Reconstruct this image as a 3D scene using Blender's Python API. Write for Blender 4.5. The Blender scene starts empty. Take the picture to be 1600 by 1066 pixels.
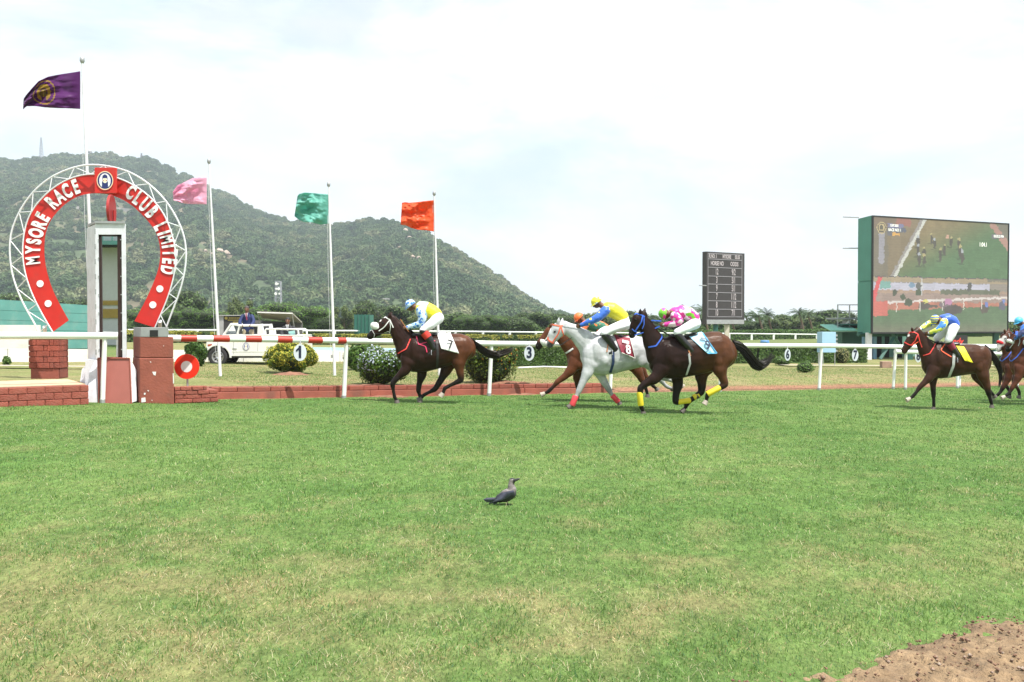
import bpy, bmesh, math, random
import numpy as np
from mathutils import Vector, Matrix
from mathutils.bvhtree import BVHTree

random.seed(7); RNG = np.random.default_rng(7)
S = bpy.context.scene
COL = S.collection
R = math.radians

# ------------------------------------------------------------------ camera
F = 1500.0            # focal length in pixels of a 1600 pixel wide frame
CAMH = 1.78
PITCH = math.atan(28.0 / F)
cd = bpy.data.cameras.new('camera'); cam = bpy.data.objects.new('camera', cd); COL.objects.link(cam)
cam.location = (0, 0, CAMH); cam.rotation_euler = (R(90) - PITCH, 0, 0)
cd.sensor_width = 36; cd.sensor_fit = 'HORIZONTAL'; cd.lens = 36 * F / 1600
cd.clip_start = 0.1; cd.clip_end = 9000
S.camera = cam

# ------------------------------------------------------------------ world, sun, exposure
SUN_DIR = Vector((0.30, -0.30, 0.91)).normalized()      # towards the sun
SUN_EL = math.asin(SUN_DIR.z); SUN_AZ = math.atan2(SUN_DIR.x, SUN_DIR.y)
W = bpy.data.worlds.new('World'); S.world = W; W.use_nodes = True
wn, wl = W.node_tree.nodes, W.node_tree.links
wn.clear()
def WN(t, **kw):
    n = wn.new(t)
    for k, v in kw.items(): setattr(n, k, v)
    return n
w_out = WN('ShaderNodeOutputWorld')
sky = WN('ShaderNodeTexSky', sky_type='NISHITA', sun_disc=False)
sky.sun_elevation = SUN_EL; sky.sun_rotation = SUN_AZ; sky.air_density = 1.0; sky.dust_density = 1.5
bg_sky = WN('ShaderNodeBackground'); bg_sky.inputs[1].default_value = 0.10
bg_cl = WN('ShaderNodeBackground'); bg_cl.inputs[1].default_value = 0.82
wl.new(sky.outputs[0], bg_sky.inputs[0])
tc = WN('ShaderNodeTexCoord'); mp = WN('ShaderNodeMapping'); mp.inputs['Scale'].default_value = (1, 1, 2.7)
mp.inputs['Location'].default_value = (.35, .2, 0.1)
wl.new(tc.outputs['Generated'], mp.inputs['Vector'])
n1 = WN('ShaderNodeTexNoise'); n1.inputs['Scale'].default_value = 2.6; n1.inputs['Detail'].default_value = 9; n1.inputs['Roughness'].default_value = .58
n1.inputs['Distortion'].default_value = .35
wl.new(mp.outputs[0], n1.inputs['Vector'])
cr = WN('ShaderNodeMapRange'); cr.interpolation_type = 'SMOOTHSTEP'
cr.inputs['From Min'].default_value = .36; cr.inputs['From Max'].default_value = .56
cr.inputs['To Min'].default_value = .62; cr.inputs['To Max'].default_value = 1.0
wl.new(n1.outputs[0], cr.inputs['Value'])
n2 = WN('ShaderNodeTexNoise'); n2.inputs['Scale'].default_value = 7; n2.inputs['Detail'].default_value = 8
wl.new(mp.outputs[0], n2.inputs['Vector'])
ramp = WN('ShaderNodeValToRGB')
ramp.color_ramp.elements[0].position = .36; ramp.color_ramp.elements[0].color = (.82, .935, 1.0, 1)
ramp.color_ramp.elements[1].position = .62; ramp.color_ramp.elements[1].color = (1, 1, 1, 1)
wl.new(n2.outputs[0], ramp.inputs[0]); wl.new(ramp.outputs[0], bg_cl.inputs[0])
mix = WN('ShaderNodeMixShader')
wl.new(cr.outputs[0], mix.inputs[0]); wl.new(bg_sky.outputs[0], mix.inputs[1]); wl.new(bg_cl.outputs[0], mix.inputs[2])
wl.new(mix.outputs[0], w_out.inputs['Surface'])

sl = bpy.data.lights.new('sun', 'SUN'); so = bpy.data.objects.new('sun', sl); COL.objects.link(so)
sl.energy = 5.0; sl.angle = R(0.6); sl.color = (1.0, .955, .88)
so.rotation_euler = SUN_DIR.to_track_quat('Z', 'Y').to_euler(); so.location = (0, 0, 60)

vs = S.view_settings
vs.view_transform = 'Standard'; vs.look = 'None'; vs.gamma = 1; vs.use_curve_mapping = False
vs.exposure = 0.66
S.cycles.use_denoising = True
S.cycles.max_bounces = 8; S.cycles.diffuse_bounces = 3; S.cycles.glossy_bounces = 4
S.cycles.transmission_bounces = 4; S.cycles.transparent_max_bounces = 8; S.cycles.volume_bounces = 0

# ------------------------------------------------------------------ helpers: pixels, ground
CP, SP = math.cos(PITCH), math.sin(PITCH)
CAM = Vector((0, 0, CAMH))
def ray(px, py):
    a, b = (px - 800) / F, (533 - py) / F
    return Vector((a, CP + b * SP, -SP + b * CP))
def at(px, py, Y):                       # point of the ray through a photo pixel at world depth Y
    d = ray(px, py); t = Y / d.y
    return CAM + d * t
def sstep(a, b, x):
    t = np.clip((np.asarray(x, float) - a) / (b - a), 0, 1)
    return t * t * (3 - 2 * t)
RP0 = np.array([-6.9, 19.2]); RDIR = np.array([16.4, 10.3]); RDIR = RDIR / np.linalg.norm(RDIR)
RNRM = np.array([-RDIR[1], RDIR[0]])     # away from the turf, into the infield
def rail_d(x, y): return (np.asarray(x) - RP0[0]) * RNRM[0] + (np.asarray(y) - RP0[1]) * RNRM[1]
def rail_t(x, y): return (np.asarray(x) - RP0[0]) * RDIR[0] + (np.asarray(y) - RP0[1]) * RDIR[1]
KERB_END = 11.35                          # metres along the rail where the kerb stops
def gz(x, y):
    x = np.asarray(x, float); y = np.asarray(y, float)
    tilt = -.03 * 45 * np.tanh(x / 45)
    f = sstep(45, 115, y)
    z = tilt * (1 - f) + f * (-.6)
    d, t = rail_d(x, y), rail_t(x, y)
    k = 1 - sstep(KERB_END - .3, KERB_END + .8, t)
    r1 = sstep(.42, .50, d) * .23 * (1 - .85 * sstep(1.5, 9, d))
    r2 = sstep(.5, 3.0, d) * .20 * (1 - .9 * sstep(4, 14, d))
    return z + r1 * k + r2 * (1 - k)
def G(x, y): return float(gz(x, y))
def on_ground(px, py):
    d = ray(px, py); t = 2.0
    while t < 400:
        p = CAM + d * t
        if p.z < G(p.x, p.y): break
        t += .05 if t < 60 else .5
    lo, hi = t - .5, t
    for _ in range(20):
        m = (lo + hi) / 2; p = CAM + d * m
        if p.z < G(p.x, p.y): hi = m
        else: lo = m
    p = CAM + d * hi
    return Vector((p.x, p.y, G(p.x, p.y)))
def sc_at(Y): return F / Y               # pixels per metre

def hash2(ix, iy, seed):
    h = (ix.astype(np.int64) * 374761393 + iy.astype(np.int64) * 668265263 + seed * 1442695041) & 0xffffffff
    h = (h ^ (h >> 13)) * 1274126177 & 0xffffffff
    h = h ^ (h >> 16)
    return (h & 0xffff) / 65535.0
def vn(x, y, seed=0):
    x = np.asarray(x, float); y = np.asarray(y, float)
    ix, iy = np.floor(x), np.floor(y); fx, fy = x - ix, y - iy
    fx = fx * fx * (3 - 2 * fx); fy = fy * fy * (3 - 2 * fy)
    a = hash2(ix, iy, seed); b = hash2(ix + 1, iy, seed); c = hash2(ix, iy + 1, seed); d = hash2(ix + 1, iy + 1, seed)
    return (a * (1 - fx) + b * fx) * (1 - fy) + (c * (1 - fx) + d * fx) * fy
def fbm(x, y, seed=0, oct=4):
    s = 0; amp = .5; tot = 0
    for i in range(oct):
        s = s + vn(x * 2 ** i, y * 2 ** i, seed + i * 17) * amp; tot += amp; amp *= .5
    return s / tot

# ------------------------------------------------------------------ helpers: objects
def tag(o, label=None, cat=None, group=None, kind=None):
    if label: o['label'] = label
    if cat: o['category'] = cat
    if group: o['group'] = group
    if kind: o['kind'] = kind
    return o
def empty(name, loc=(0, 0, 0), label=None, cat=None, group=None):
    o = bpy.data.objects.new(name, None); o.empty_display_size = .2; COL.objects.link(o)
    o.location = loc
    return tag(o, label, cat, group)
def link(name, me, parent=None, world=True):
    o = bpy.data.objects.new(name, me); COL.objects.link(o)
    if parent is not None:
        o.parent = parent
        if world: o.matrix_parent_inverse = world_inv(parent)
    return o
def world_mat(o):
    m = Matrix.LocRotScale(o.location, o.rotation_euler, o.scale)
    if o.parent is not None: m = world_mat(o.parent) @ o.matrix_parent_inverse @ m
    return m
def world_inv(p): return world_mat(p).inverted()

class MB:
    def __init__(s): s.v = []; s.f = []; s.m = []; s.mi = 0
    def add(s, vs_, fs_):
        n = len(s.v); s.v += [tuple(p) for p in vs_]
        s.f += [tuple(i + n for i in f) for f in fs_]; s.m += [s.mi] * len(fs_)
    def box(s, lo, hi):
        x0, y0, z0 = lo; x1, y1, z1 = hi
        s.add([(x0, y0, z0), (x1, y0, z0), (x1, y1, z0), (x0, y1, z0), (x0, y0, z1), (x1, y0, z1), (x1, y1, z1), (x0, y1, z1)],
              [(0, 3, 2, 1), (4, 5, 6, 7), (0, 1, 5, 4), (1, 2, 6, 5), (2, 3, 7, 6), (3, 0, 4, 7)])
    def obox(s, c, ax, ay, az):          # centre and half axis vectors
        c = Vector(c); ax = Vector(ax); ay = Vector(ay); az = Vector(az)
        P = [c + i * ax + j * ay + k * az for k in (-1, 1) for (i, j) in ((-1, -1), (1, -1), (1, 1), (-1, 1))]
        s.add(P, [(0, 3, 2, 1), (4, 5, 6, 7), (0, 1, 5, 4), (1, 2, 6, 5), (2, 3, 7, 6), (3, 0, 4, 7)])
    def prism(s, poly, off):             # polygon of points extruded by vector
        poly = [Vector(p) for p in poly]; off = Vector(off); n = len(poly)
        s.add(poly + [p + off for p in poly],
              [tuple(range(n))[::-1], tuple(range(n, 2 * n))] + [(i, (i + 1) % n, n + (i + 1) % n, n + i) for i in range(n)])
    def tube(s, pts, r, seg=8, cap=True, flat=1.0, up=None):
        pts = [Vector(p) for p in pts]; n = len(pts)
        if not hasattr(r, '__len__'): r = [r] * n
        V = []; prev = None
        for i, p in enumerate(pts):
            t = (pts[min(i + 1, n - 1)] - pts[max(i - 1, 0)]).normalized()
            ref = Vector(up) if up is not None else (prev if prev is not None else (Vector((0, 0, 1)) if abs(t.z) < .9 else Vector((1, 0, 0))))
            a = ref - t * ref.dot(t)
            if a.length < 1e-5: a = t.orthogonal()
            a.normalize(); b = t.cross(a); prev = a
            for k in range(seg):
                th = 2 * math.pi * k / seg
                V.append(p + a * math.cos(th) * r[i] + b * math.sin(th) * r[i] * flat)
        Fc = [(i * seg + k, i * seg + (k + 1) % seg, (i + 1) * seg + (k + 1) % seg, (i + 1) * seg + k) for i in range(n - 1) for k in range(seg)]
        if cap: Fc += [tuple(range(seg))[::-1], tuple(range((n - 1) * seg, n * seg))]
        s.add(V, Fc)
    def ellipsoid(s, c, rx, ry, rz, ax=None, nu=12, nv=8):
        c = Vector(c)
        if ax is None: ax = (Vector((1, 0, 0)), Vector((0, 1, 0)), Vector((0, 0, 1)))
        V = []
        for j in range(nv + 1):
            ph = -math.pi / 2 + math.pi * j / nv
            for i in range(nu):
                th = 2 * math.pi * i / nu
                V.append(c + ax[0] * rx * math.cos(ph) * math.cos(th) + ax[1] * ry * math.cos(ph) * math.sin(th) + ax[2] * rz * math.sin(ph))
        s.add(V, [(j * nu + i, j * nu + (i + 1) % nu, (j + 1) * nu + (i + 1) % nu, (j + 1) * nu + i) for j in range(nv) for i in range(nu)])
    def mesh(s, name, mats, smooth=False):
        me = bpy.data.meshes.new(name); me.from_pydata(s.v, [], s.f)
        if not isinstance(mats, (list, tuple)): mats = [mats]
        for m in mats: me.materials.append(m)
        if len(mats) > 1: me.polygons.foreach_set('material_index', s.m)
        if smooth: me.polygons.foreach_set('use_smooth', [True] * len(me.polygons))
        me.update()
        if smooth: me.set_sharp_from_angle(angle=R(50))
        return me
    def build(s, name, mats, parent=None, smooth=False, bevel=0):
        me = s.mesh(name, mats, smooth)
        o = link(name, me, parent)
        if bevel:
            b = o.modifiers.new('bevel', 'BEVEL'); b.width = bevel; b.segments = 2; b.limit_method = 'ANGLE'
        return o

def np_mesh(name, V, Fa, mat, colors=None, smooth=False):
    """V (n,3); Fa (m,k) all faces with k corners; colors (n,3)"""
    me = bpy.data.meshes.new(name); V = np.asarray(V, np.float32); Fa = np.asarray(Fa, np.int32)
    n, m, k = len(V), len(Fa), Fa.shape[1]
    me.vertices.add(n); me.vertices.foreach_set('co', V.ravel())
    me.loops.add(m * k); me.loops.foreach_set('vertex_index', Fa.ravel())
    me.polygons.add(m); me.polygons.foreach_set('loop_start', np.arange(0, m * k, k, dtype=np.int32))
    me.polygons.foreach_set('loop_total', np.full(m, k, np.int32))
    if smooth: me.polygons.foreach_set('use_smooth', np.ones(m, bool))
    me.update(calc_edges=True); me.validate()
    if colors is not None: set_col(me, colors)
    me.materials.append(mat)
    return me
def set_col(me, colors, domain='POINT'):
    ca = me.color_attributes.new('Col', 'FLOAT_COLOR', domain)
    c = np.ones((len(colors), 4), np.float32); c[:, :3] = colors
    ca.data.foreach_set('color', c.ravel())

# ------------------------------------------------------------------ helpers: materials
MATS = {}
def mat(name, col, rough=.6, metal=0, var=.12, scale=6, bump=0, bscale=40, spec=.5, attr=False, emit=0, objrand=0, sheen=0, dirt=None, transl=0, sss=0):
    if name in MATS: return MATS[name]
    m = bpy.data.materials.new(name); m.use_nodes = True; nt = m.node_tree; N, L = nt.nodes, nt.links
    b = N['Principled BSDF']; b.inputs['Roughness'].default_value = rough; b.inputs['Metallic'].default_value = metal
    b.inputs['Specular IOR Level'].default_value = spec
    if sheen: b.inputs['Sheen Weight'].default_value = sheen
    geo = N.new('ShaderNodeTexCoord')
    if attr:
        a = N.new('ShaderNodeAttribute'); a.attribute_name = 'Col'; src = a.outputs['Color']
    else:
        c = N.new('ShaderNodeRGB'); c.outputs[0].default_value = (*col, 1); src = c.outputs[0]
    if dirt:
        nd = N.new('ShaderNodeTexNoise'); nd.inputs['Scale'].default_value = dirt[1]; nd.inputs['Detail'].default_value = 8; nd.inputs['Roughness'].default_value = .65
        L.new(geo.outputs['Object'], nd.inputs['Vector'])
        rd = N.new('ShaderNodeMapRange'); rd.inputs['From Min'].default_value = .5; rd.inputs['From Max'].default_value = .75
        rd.inputs['To Max'].default_value = dirt[2]
        L.new(nd.outputs[0], rd.inputs['Value'])
        mx = N.new('ShaderNodeMix'); mx.data_type = 'RGBA'; mx.inputs['B'].default_value = (*dirt[0], 1)
        L.new(rd.outputs[0], mx.inputs['Factor']); L.new(src, mx.inputs['A']); src = mx.outputs['Result']
    if var or objrand:
        no = N.new('ShaderNodeTexNoise'); no.inputs['Scale'].default_value = scale; no.inputs['Detail'].default_value = 6
        L.new(geo.outputs['Object'], no.inputs['Vector'])
        mr = N.new('ShaderNodeMapRange'); mr.inputs['From Min'].default_value = .25; mr.inputs['From Max'].default_value = .75
        mr.inputs['To Min'].default_value = 1 - var; mr.inputs['To Max'].default_value = 1 + var
        L.new(no.outputs[0], mr.inputs['Value']); val = mr.outputs[0]
        if objrand:
            oi = N.new('ShaderNodeObjectInfo'); m2 = N.new('ShaderNodeMapRange')
            m2.inputs['To Min'].default_value = 1 - objrand; m2.inputs['To Max'].default_value = 1 + objrand
            L.new(oi.outputs['Random'], m2.inputs['Value'])
            mm = N.new('ShaderNodeMath'); mm.operation = 'MULTIPLY'; L.new(val, mm.inputs[0]); L.new(m2.outputs[0], mm.inputs[1]); val = mm.outputs[0]
        vm = N.new('ShaderNodeVectorMath'); vm.operation = 'SCALE'; L.new(src, vm.inputs[0]); L.new(val, vm.inputs['Scale']); src = vm.outputs[0]
    L.new(src, b.inputs['Base Color'])
    if emit:
        L.new(src, b.inputs['Emission Color']); b.inputs['Emission Strength'].default_value = emit
    if bump:
        nb = N.new('ShaderNodeTexNoise'); nb.inputs['Scale'].default_value = bscale; nb.inputs['Detail'].default_value = 5
        L.new(geo.outputs['Object'], nb.inputs['Vector'])
        bp = N.new('ShaderNodeBump'); bp.inputs['Strength'].default_value = bump; bp.inputs['Distance'].default_value = .02
        L.new(nb.outputs[0], bp.inputs['Height']); L.new(bp.outputs[0], b.inputs['Normal'])
    if transl:
        tr = N.new('ShaderNodeBsdfTranslucent'); L.new(src, tr.inputs['Color'])
        ms = N.new('ShaderNodeMixShader'); ms.inputs[0].default_value = transl
        L.new(b.outputs[0], ms.inputs[1]); L.new(tr.outputs[0], ms.inputs[2]); L.new(ms.outputs[0], N['Material Output'].inputs['Surface'])
    MATS[name] = m; return m

M_white = mat('white_paint', (.80, .80, .78), .35, var=.05, scale=3, bump=.08, bscale=60)
M_railwhite = mat('rail_plastic', (.78, .80, .78), .3, var=.05, scale=2)
M_railred = mat('rail_red', (.42, .035, .02), .4, var=.1)
M_steelwhite = mat('galvanised_white', (.68, .69, .72), .45, metal=0, var=.1, scale=8)
M_red = mat('sign_red', (.56, .022, .016), .45, var=.09, scale=4, dirt=((.35, .05, .035), 3, .5))
M_brick = mat('painted_brick', (.29, .070, .046), .8, var=.26, scale=7, bump=.6, bscale=35, objrand=.12, dirt=((.16, .07, .055), 2.2, .75))
M_mortar = mat('mortar_red', (.23, .068, .048), .9, var=.2, scale=8, bump=.5, bscale=30)
M_plaster = mat('red_plaster', (.30, .085, .058), .8, var=.2, scale=3, bump=.4, bscale=25, dirt=((.16, .075, .06), 2.0, .8))
M_dot = mat('dot_white', (.82, .82, .82), .4, var=.03)
M_letter = mat('letter_white', (.84, .84, .84), .4, var=.03)
M_black = mat('black_paint', (.02, .02, .022), .45, var=.1)
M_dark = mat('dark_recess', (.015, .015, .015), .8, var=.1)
M_grey = mat('grey_metal', (.36, .37, .38), .45, metal=.3, var=.12)
M_teal = mat('teal_paint', (.13, .36, .33), .6, var=.12, scale=2, bump=.1, dirt=((.30, .42, .38), 3, .5))
M_green = mat('board_green', (.07, .24, .19), .5, var=.1, scale=1)
M_dgreen = mat('steel_green', (.03, .11, .09), .5, var=.15)
M_bark = mat('bark', (.13, .09, .06), .9, var=.3, scale=4, bump=.6, bscale=10)
M_soil = mat('red_soil', (.22, .105, .065), .95, var=.3, scale=5, bump=.9, bscale=20)
M_chrome = mat('wheel_steel', (.6, .6, .62), .3, metal=.8, var=.1)
M_rubber = mat('rubber', (.025, .025, .027), .75, var=.2)
M_leather = mat('black_leather', (.012, .011, .012), .28, var=.1, spec=.6)
def leafmat(name, rough=.5, tr=.25, var=.25, scale=2, objrand=.15):
    return mat(name, (0, 0, 0), rough, attr=True, var=var, scale=scale, objrand=objrand, transl=tr, spec=.35)

# text as mesh
def text_mesh(body, size=1.0, offset=0.0, extrude=0.0, m=None, shear=0, sx=1.0):
    cu = bpy.data.curves.new('text_tmp', 'FONT'); cu.body = body; cu.size = size; cu.offset = offset; cu.extrude = extrude
    cu.align_x = 'CENTER'; cu.align_y = 'CENTER'; cu.shear = shear; cu.resolution_u = 4
    o = bpy.data.objects.new('text_tmp', cu); COL.objects.link(o)
    dg = bpy.context.evaluated_depsgraph_get(); me = bpy.data.meshes.new_from_object(o.evaluated_get(dg))
    bpy.data.objects.remove(o); bpy.data.curves.remove(cu)
    me.transform(Matrix.Diagonal((sx, 1, 1, 1)))
    me.materials.clear(); me.materials.append(m or M_letter)
    return me
def place_text(me, name, origin, right, up, parent):
    right = Vector(right).normalized(); up = Vector(up).normalized(); nz = right.cross(up)
    M = Matrix.Translation(origin) @ Matrix((right, up, nz)).transposed().to_4x4()
    me.transform(M); me.name = name
    return link(name, me, parent)
# grid painted face by face
def painted_grid(name, P, nu, nv, colf, m, parent=None, smooth=False):
    """P(u,v)->point, v up; colf(U,V)->rgb arrays"""
    us = np.linspace(0, 1, nu + 1); vs_ = np.linspace(0, 1, nv + 1)
    V = np.array([P(u, v) for v in vs_ for u in us], np.float32)
    i = np.arange(nu); j = np.arange(nv); I, J = np.meshgrid(i, j)
    a = (J * (nu + 1) + I).ravel(); Fa = np.stack([a, a + 1, a + nu + 2, a + nu + 1], 1)
    me = np_mesh(name, V, Fa, m, smooth=smooth)
    U = ((I + .5) / nu).ravel(); Vv = ((J + .5) / nv).ravel()
    c = colf(U, Vv)
    ca = me.color_attributes.new('Col', 'FLOAT_COLOR', 'CORNER')
    cc = np.ones((len(U) * 4, 4), np.float32); cc[:, :3] = np.repeat(c, 4, axis=0)
    ca.data.foreach_set('color', cc.ravel())
    return link(name, me, parent)
# ================================================================== GROUND
def straw(x, y):
    a = fbm(x * .7 + 3, y * .7 + 9, 5, 4); b = fbm(x * 3.6, y * 3.4, 31, 4)
    near = 1 - sstep(5.2, 10.5, y)
    mid = .20 + .16 * (1 - sstep(10, 17, y)) + .13 * sstep(-2, 3, x) * (1 - sstep(9, 15, y))
    s = sstep(.44, .78, a * .38 + b * .62 + near * .15) * (.22 + .40 * near) + near * .22 + mid * sstep(.5, .8, b) * .6
    s = s * (1 - .8 * sstep(-1.2, -.2, dirt_edge(x, y) ))
    return np.clip(s, 0, .92)
DE0 = on_ground(1165, 1072); DE1 = on_ground(1620, 968)
DED = np.array([DE1.x - DE0.x, DE1.y - DE0.y]); DEL = np.linalg.norm(DED); DED = DED / DEL; DEN = np.array([DED[1], -DED[0]])
def dirt_edge(x, y):     # >0 inside the dirt (towards the camera, right)
    x = np.asarray(x, float); y = np.asarray(y, float)
    w = (fbm(x * 1.7, y * 1.7, 77, 4) - .5) * .55 + (fbm(x * 7, y * 7, 78, 3) - .5) * .22
    return (x - DE0.x) * DEN[0] + (y - DE0.y) * DEN[1] + w
C_turf = np.array([.082, .160, .038]); C_turf2 = np.array([.112, .188, .050]); C_straw = np.array([.23, .20, .095])
C_soil = np.array([.26, .135, .085]); C_dry = np.array([.245, .215, .105]); C_ing = np.array([.16, .185, .065])
def mixc(a, b, t): return a * (1 - t[:, None]) + b * t[:, None]
def ground_col(x, y):
    d, t = rail_d(x, y), rail_t(x, y)
    n = fbm(x * .35, y * .35, 3, 4); n2 = fbm(x * 1.6, y * 1.6, 8, 4)
    c = mixc(np.tile(C_turf, (len(x), 1)), np.tile(C_turf2, (len(x), 1)), sstep(.35, .65, n))
    st = straw(x, y)
    c = mixc(c, np.tile(C_straw, (len(x), 1)), st * .8)
    # infield
    dry = np.clip(sstep(.34, .62, n2) * .8 + .15, 0, 1) * (1 - .45 * sstep(.5, .62, n))
    ci = mixc(np.tile(C_ing, (len(x), 1)), np.tile(C_dry, (len(x), 1)), dry)
    w = (n2 - .5) * .5
    right = sstep(KERB_END - .6, KERB_END + .4, t)
    soil = (1 - sstep(.9, 1.25, d + w)) * (1 - right) + right * sstep(.05, .25, d + w * .7) * (1 - sstep(1.0, 1.7, d + w))
    soil = np.clip(soil + .8 * sstep(.62, .72, n2) * (1 - sstep(1.5, 3.5, d)), 0, 1)
    ci = mixc(ci, np.tile(C_soil, (len(x), 1)), soil)
    inf = sstep(.15, .40, d + w * .35 * right) 
    c = mixc(c, ci, inf)
    far = sstep(60, 120, y)
    c = mixc(c, np.tile(np.array([.13, .16, .06]), (len(x), 1)), far)
    return c
def axis(parts):
    out = []
    for a, b, s in parts: out += list(np.arange(a, b, s))
    return np.array(out)
gx = axis([(-2400, -400, 250), (-400, -80, 40), (-80, -24, 4), (-24, 27, .21), (27, 80, 4), (80, 400, 40), (400, 2401, 250)])
gy = axis([(-60, 0, 10), (0, 3.4, .8), (3.4, 37, .21), (37, 60, 1), (60, 160, 5), (160, 600, 40), (600, 2601, 250)])
GX, GY = np.meshgrid(gx, gy); X, Y = GX.ravel(), GY.ravel()
Z = gz(X, Y)
nearm = (1 - sstep(20, 40, Y))
Z = Z + (fbm(X * 1.2, Y * 1.2, 21, 4) - .5) * .05 * nearm
nx, ny = len(gx), len(gy)
a = (np.arange(ny - 1)[:, None] * nx + np.arange(nx - 1)[None]).ravel()
Fa = np.stack([a, a + 1, a + nx + 1, a + nx], 1)
def ground_material():
    m = bpy.data.materials.new('turf_ground'); m.use_nodes = True; N, L = m.node_tree.nodes, m.node_tree.links
    b = N['Principled BSDF']; b.inputs['Roughness'].default_value = .95; b.inputs['Specular IOR Level'].default_value = .15
    at_ = N.new('ShaderNodeAttribute'); at_.attribute_name = 'Col'
    g = N.new('ShaderNodeNewGeometry')
    mpn = N.new('ShaderNodeMapping'); mpn.inputs['Scale'].default_value = (1, .45, 1); L.new(g.outputs['Position'], mpn.inputs['Vector'])
    val = None
    for sc_, lo, hi in ((1.3, .86, 1.14), (14, .62, 1.38), (60, .6, 1.4)):
        n = N.new('ShaderNodeTexNoise'); n.inputs['Scale'].default_value = sc_; n.inputs['Detail'].default_value = 5; n.inputs['Roughness'].default_value = .7
        L.new(mpn.outputs[0] if sc_ > 5 else g.outputs['Position'], n.inputs['Vector'])
        r = N.new('ShaderNodeMapRange'); r.inputs['From Min'].default_value = .3; r.inputs['From Max'].default_value = .7
        r.inputs['To Min'].default_value = lo; r.inputs['To Max'].default_value = hi; L.new(n.outputs[0], r.inputs['Value'])
        if val is None: val = r.outputs[0]
        else:
            mm = N.new('ShaderNodeMath'); mm.operation = 'MULTIPLY'; L.new(val, mm.inputs[0]); L.new(r.outputs[0], mm.inputs[1]); val = mm.outputs[0]
        last = n
    vm = N.new('ShaderNodeVectorMath'); vm.operation = 'SCALE'; L.new(at_.outputs['Color'], vm.inputs[0]); L.new(val, vm.inputs['Scale'])
    # straw specks
    n = N.new('ShaderNodeTexNoise'); n.inputs['Scale'].default_value = 24; n.inputs['Detail'].default_value = 6; L.new(mpn.outputs[0], n.inputs['Vector'])
    r = N.new('ShaderNodeMapRange'); r.inputs['From Min'].default_value = .58; r.inputs['From Max'].default_value = .74; r.inputs['To Max'].default_value = .45; L.new(n.outputs[0], r.inputs['Value'])
    mx = N.new('ShaderNodeMix'); mx.data_type = 'RGBA'; mx.inputs['B'].default_value = (.30, .27, .12, 1)
    L.new(r.outputs[0], mx.inputs['Factor']); L.new(vm.outputs[0], mx.inputs['A']); L.new(mx.outputs['Result'], b.inputs['Base Color'])
    bp = N.new('ShaderNodeBump'); bp.inputs['Strength'].default_value = .7; bp.inputs['Distance'].default_value = .03
    L.new(last.outputs[0], bp.inputs['Height']); L.new(bp.outputs[0], b.inputs['Normal'])
    return m
gme = np_mesh('ground', np.stack([X, Y, Z], 1), Fa, ground_material(), ground_col(X, Y), smooth=True)
tag(link('ground', gme), kind='structure')

# ---- dirt track, bottom right
px_ = np.arange(.6, 5.2, .02); py_ = np.arange(3.6, 7.6, .02)
GX, GY = np.meshgrid(px_, py_); X, Y = GX.ravel(), GY.ravel()
de = dirt_edge(X, Y)
clod = fbm(X * 6, Y * 6, 91, 5); rut = np.sin((X * DEN[0] + Y * DEN[1]) * 11 + fbm(X, Y, 4, 3) * 5)
Z = gz(X, Y) + .022 + (clod - .5) * .075 + rut * .012 * sstep(.1, .5, de) - .05 * sstep(.12, -.12, de) + (vn(X * 20, Y * 20, 5) - .5) * .035
nx, ny = len(px_), len(py_); a = (np.arange(ny - 1)[:, None] * nx + np.arange(nx - 1)[None]).ravel()
Fa = np.stack([a, a + 1, a + nx + 1, a + nx], 1); keep = (de[Fa].min(axis=1) > -.1); Fa = Fa[keep]
cd_ = mixc(np.tile(np.array([.16, .105, .060]), (len(X), 1)), np.tile(np.array([.27, .185, .105]), (len(X), 1)), sstep(.3, .65, fbm(X * 2.5, Y * 2.5, 6, 5)) * .55 + .45 * sstep(.3, .7, fbm(X * 14, Y * 14, 16, 4)))
M_dirt = mat('track_dirt', (0, 0, 0), .95, attr=True, var=.35, scale=26, bump=1.0, bscale=70)
tag(link('dirt_track', np_mesh('dirt_track', np.stack([X, Y, Z], 1), Fa, M_dirt, cd_, smooth=True)), kind='structure')
# clods and pebbles on it
V = []; Fc = []; Cc = []
for i in range(2600):
    x = random.uniform(.9, 4.4); y = random.uniform(4.0, 7.0)
    if dirt_edge(x, y) < .0: continue
    r = random.choice((.005, .007, .009, .013)) * random.uniform(.7, 1.3)
    z = G(x, y) + .035 + (float(fbm(x * 6, y * 6, 91, 5)) - .5) * .1
    n = len(V); 
    for dxx, dyy, dzz in ((1, 0, 0), (-1, 0, 0), (0, 1, 0), (0, -1, 0), (0, 0, .8), (0, 0, -.8)):
        V.append((x + dxx * r * random.uniform(.7, 1.3), y + dyy * r * random.uniform(.7, 1.3), z + dzz * r))
        Cc.append((.21, .12, .08) if r < .012 or random.random() < .8 else (.36, .30, .24))
    Fc += [(n + a_, n + b_, n + c_) for a_, b_, c_ in ((0, 2, 4), (2, 1, 4), (1, 3, 4), (3, 0, 4), (2, 0, 5), (1, 2, 5), (3, 1, 5), (0, 3, 5))]
tag(link('gravel', np_mesh('gravel', V, Fc, M_dirt, Cc)), 'small brown clods and pebbles scattered on the dirt track', 'gravel', kind='stuff')

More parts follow.
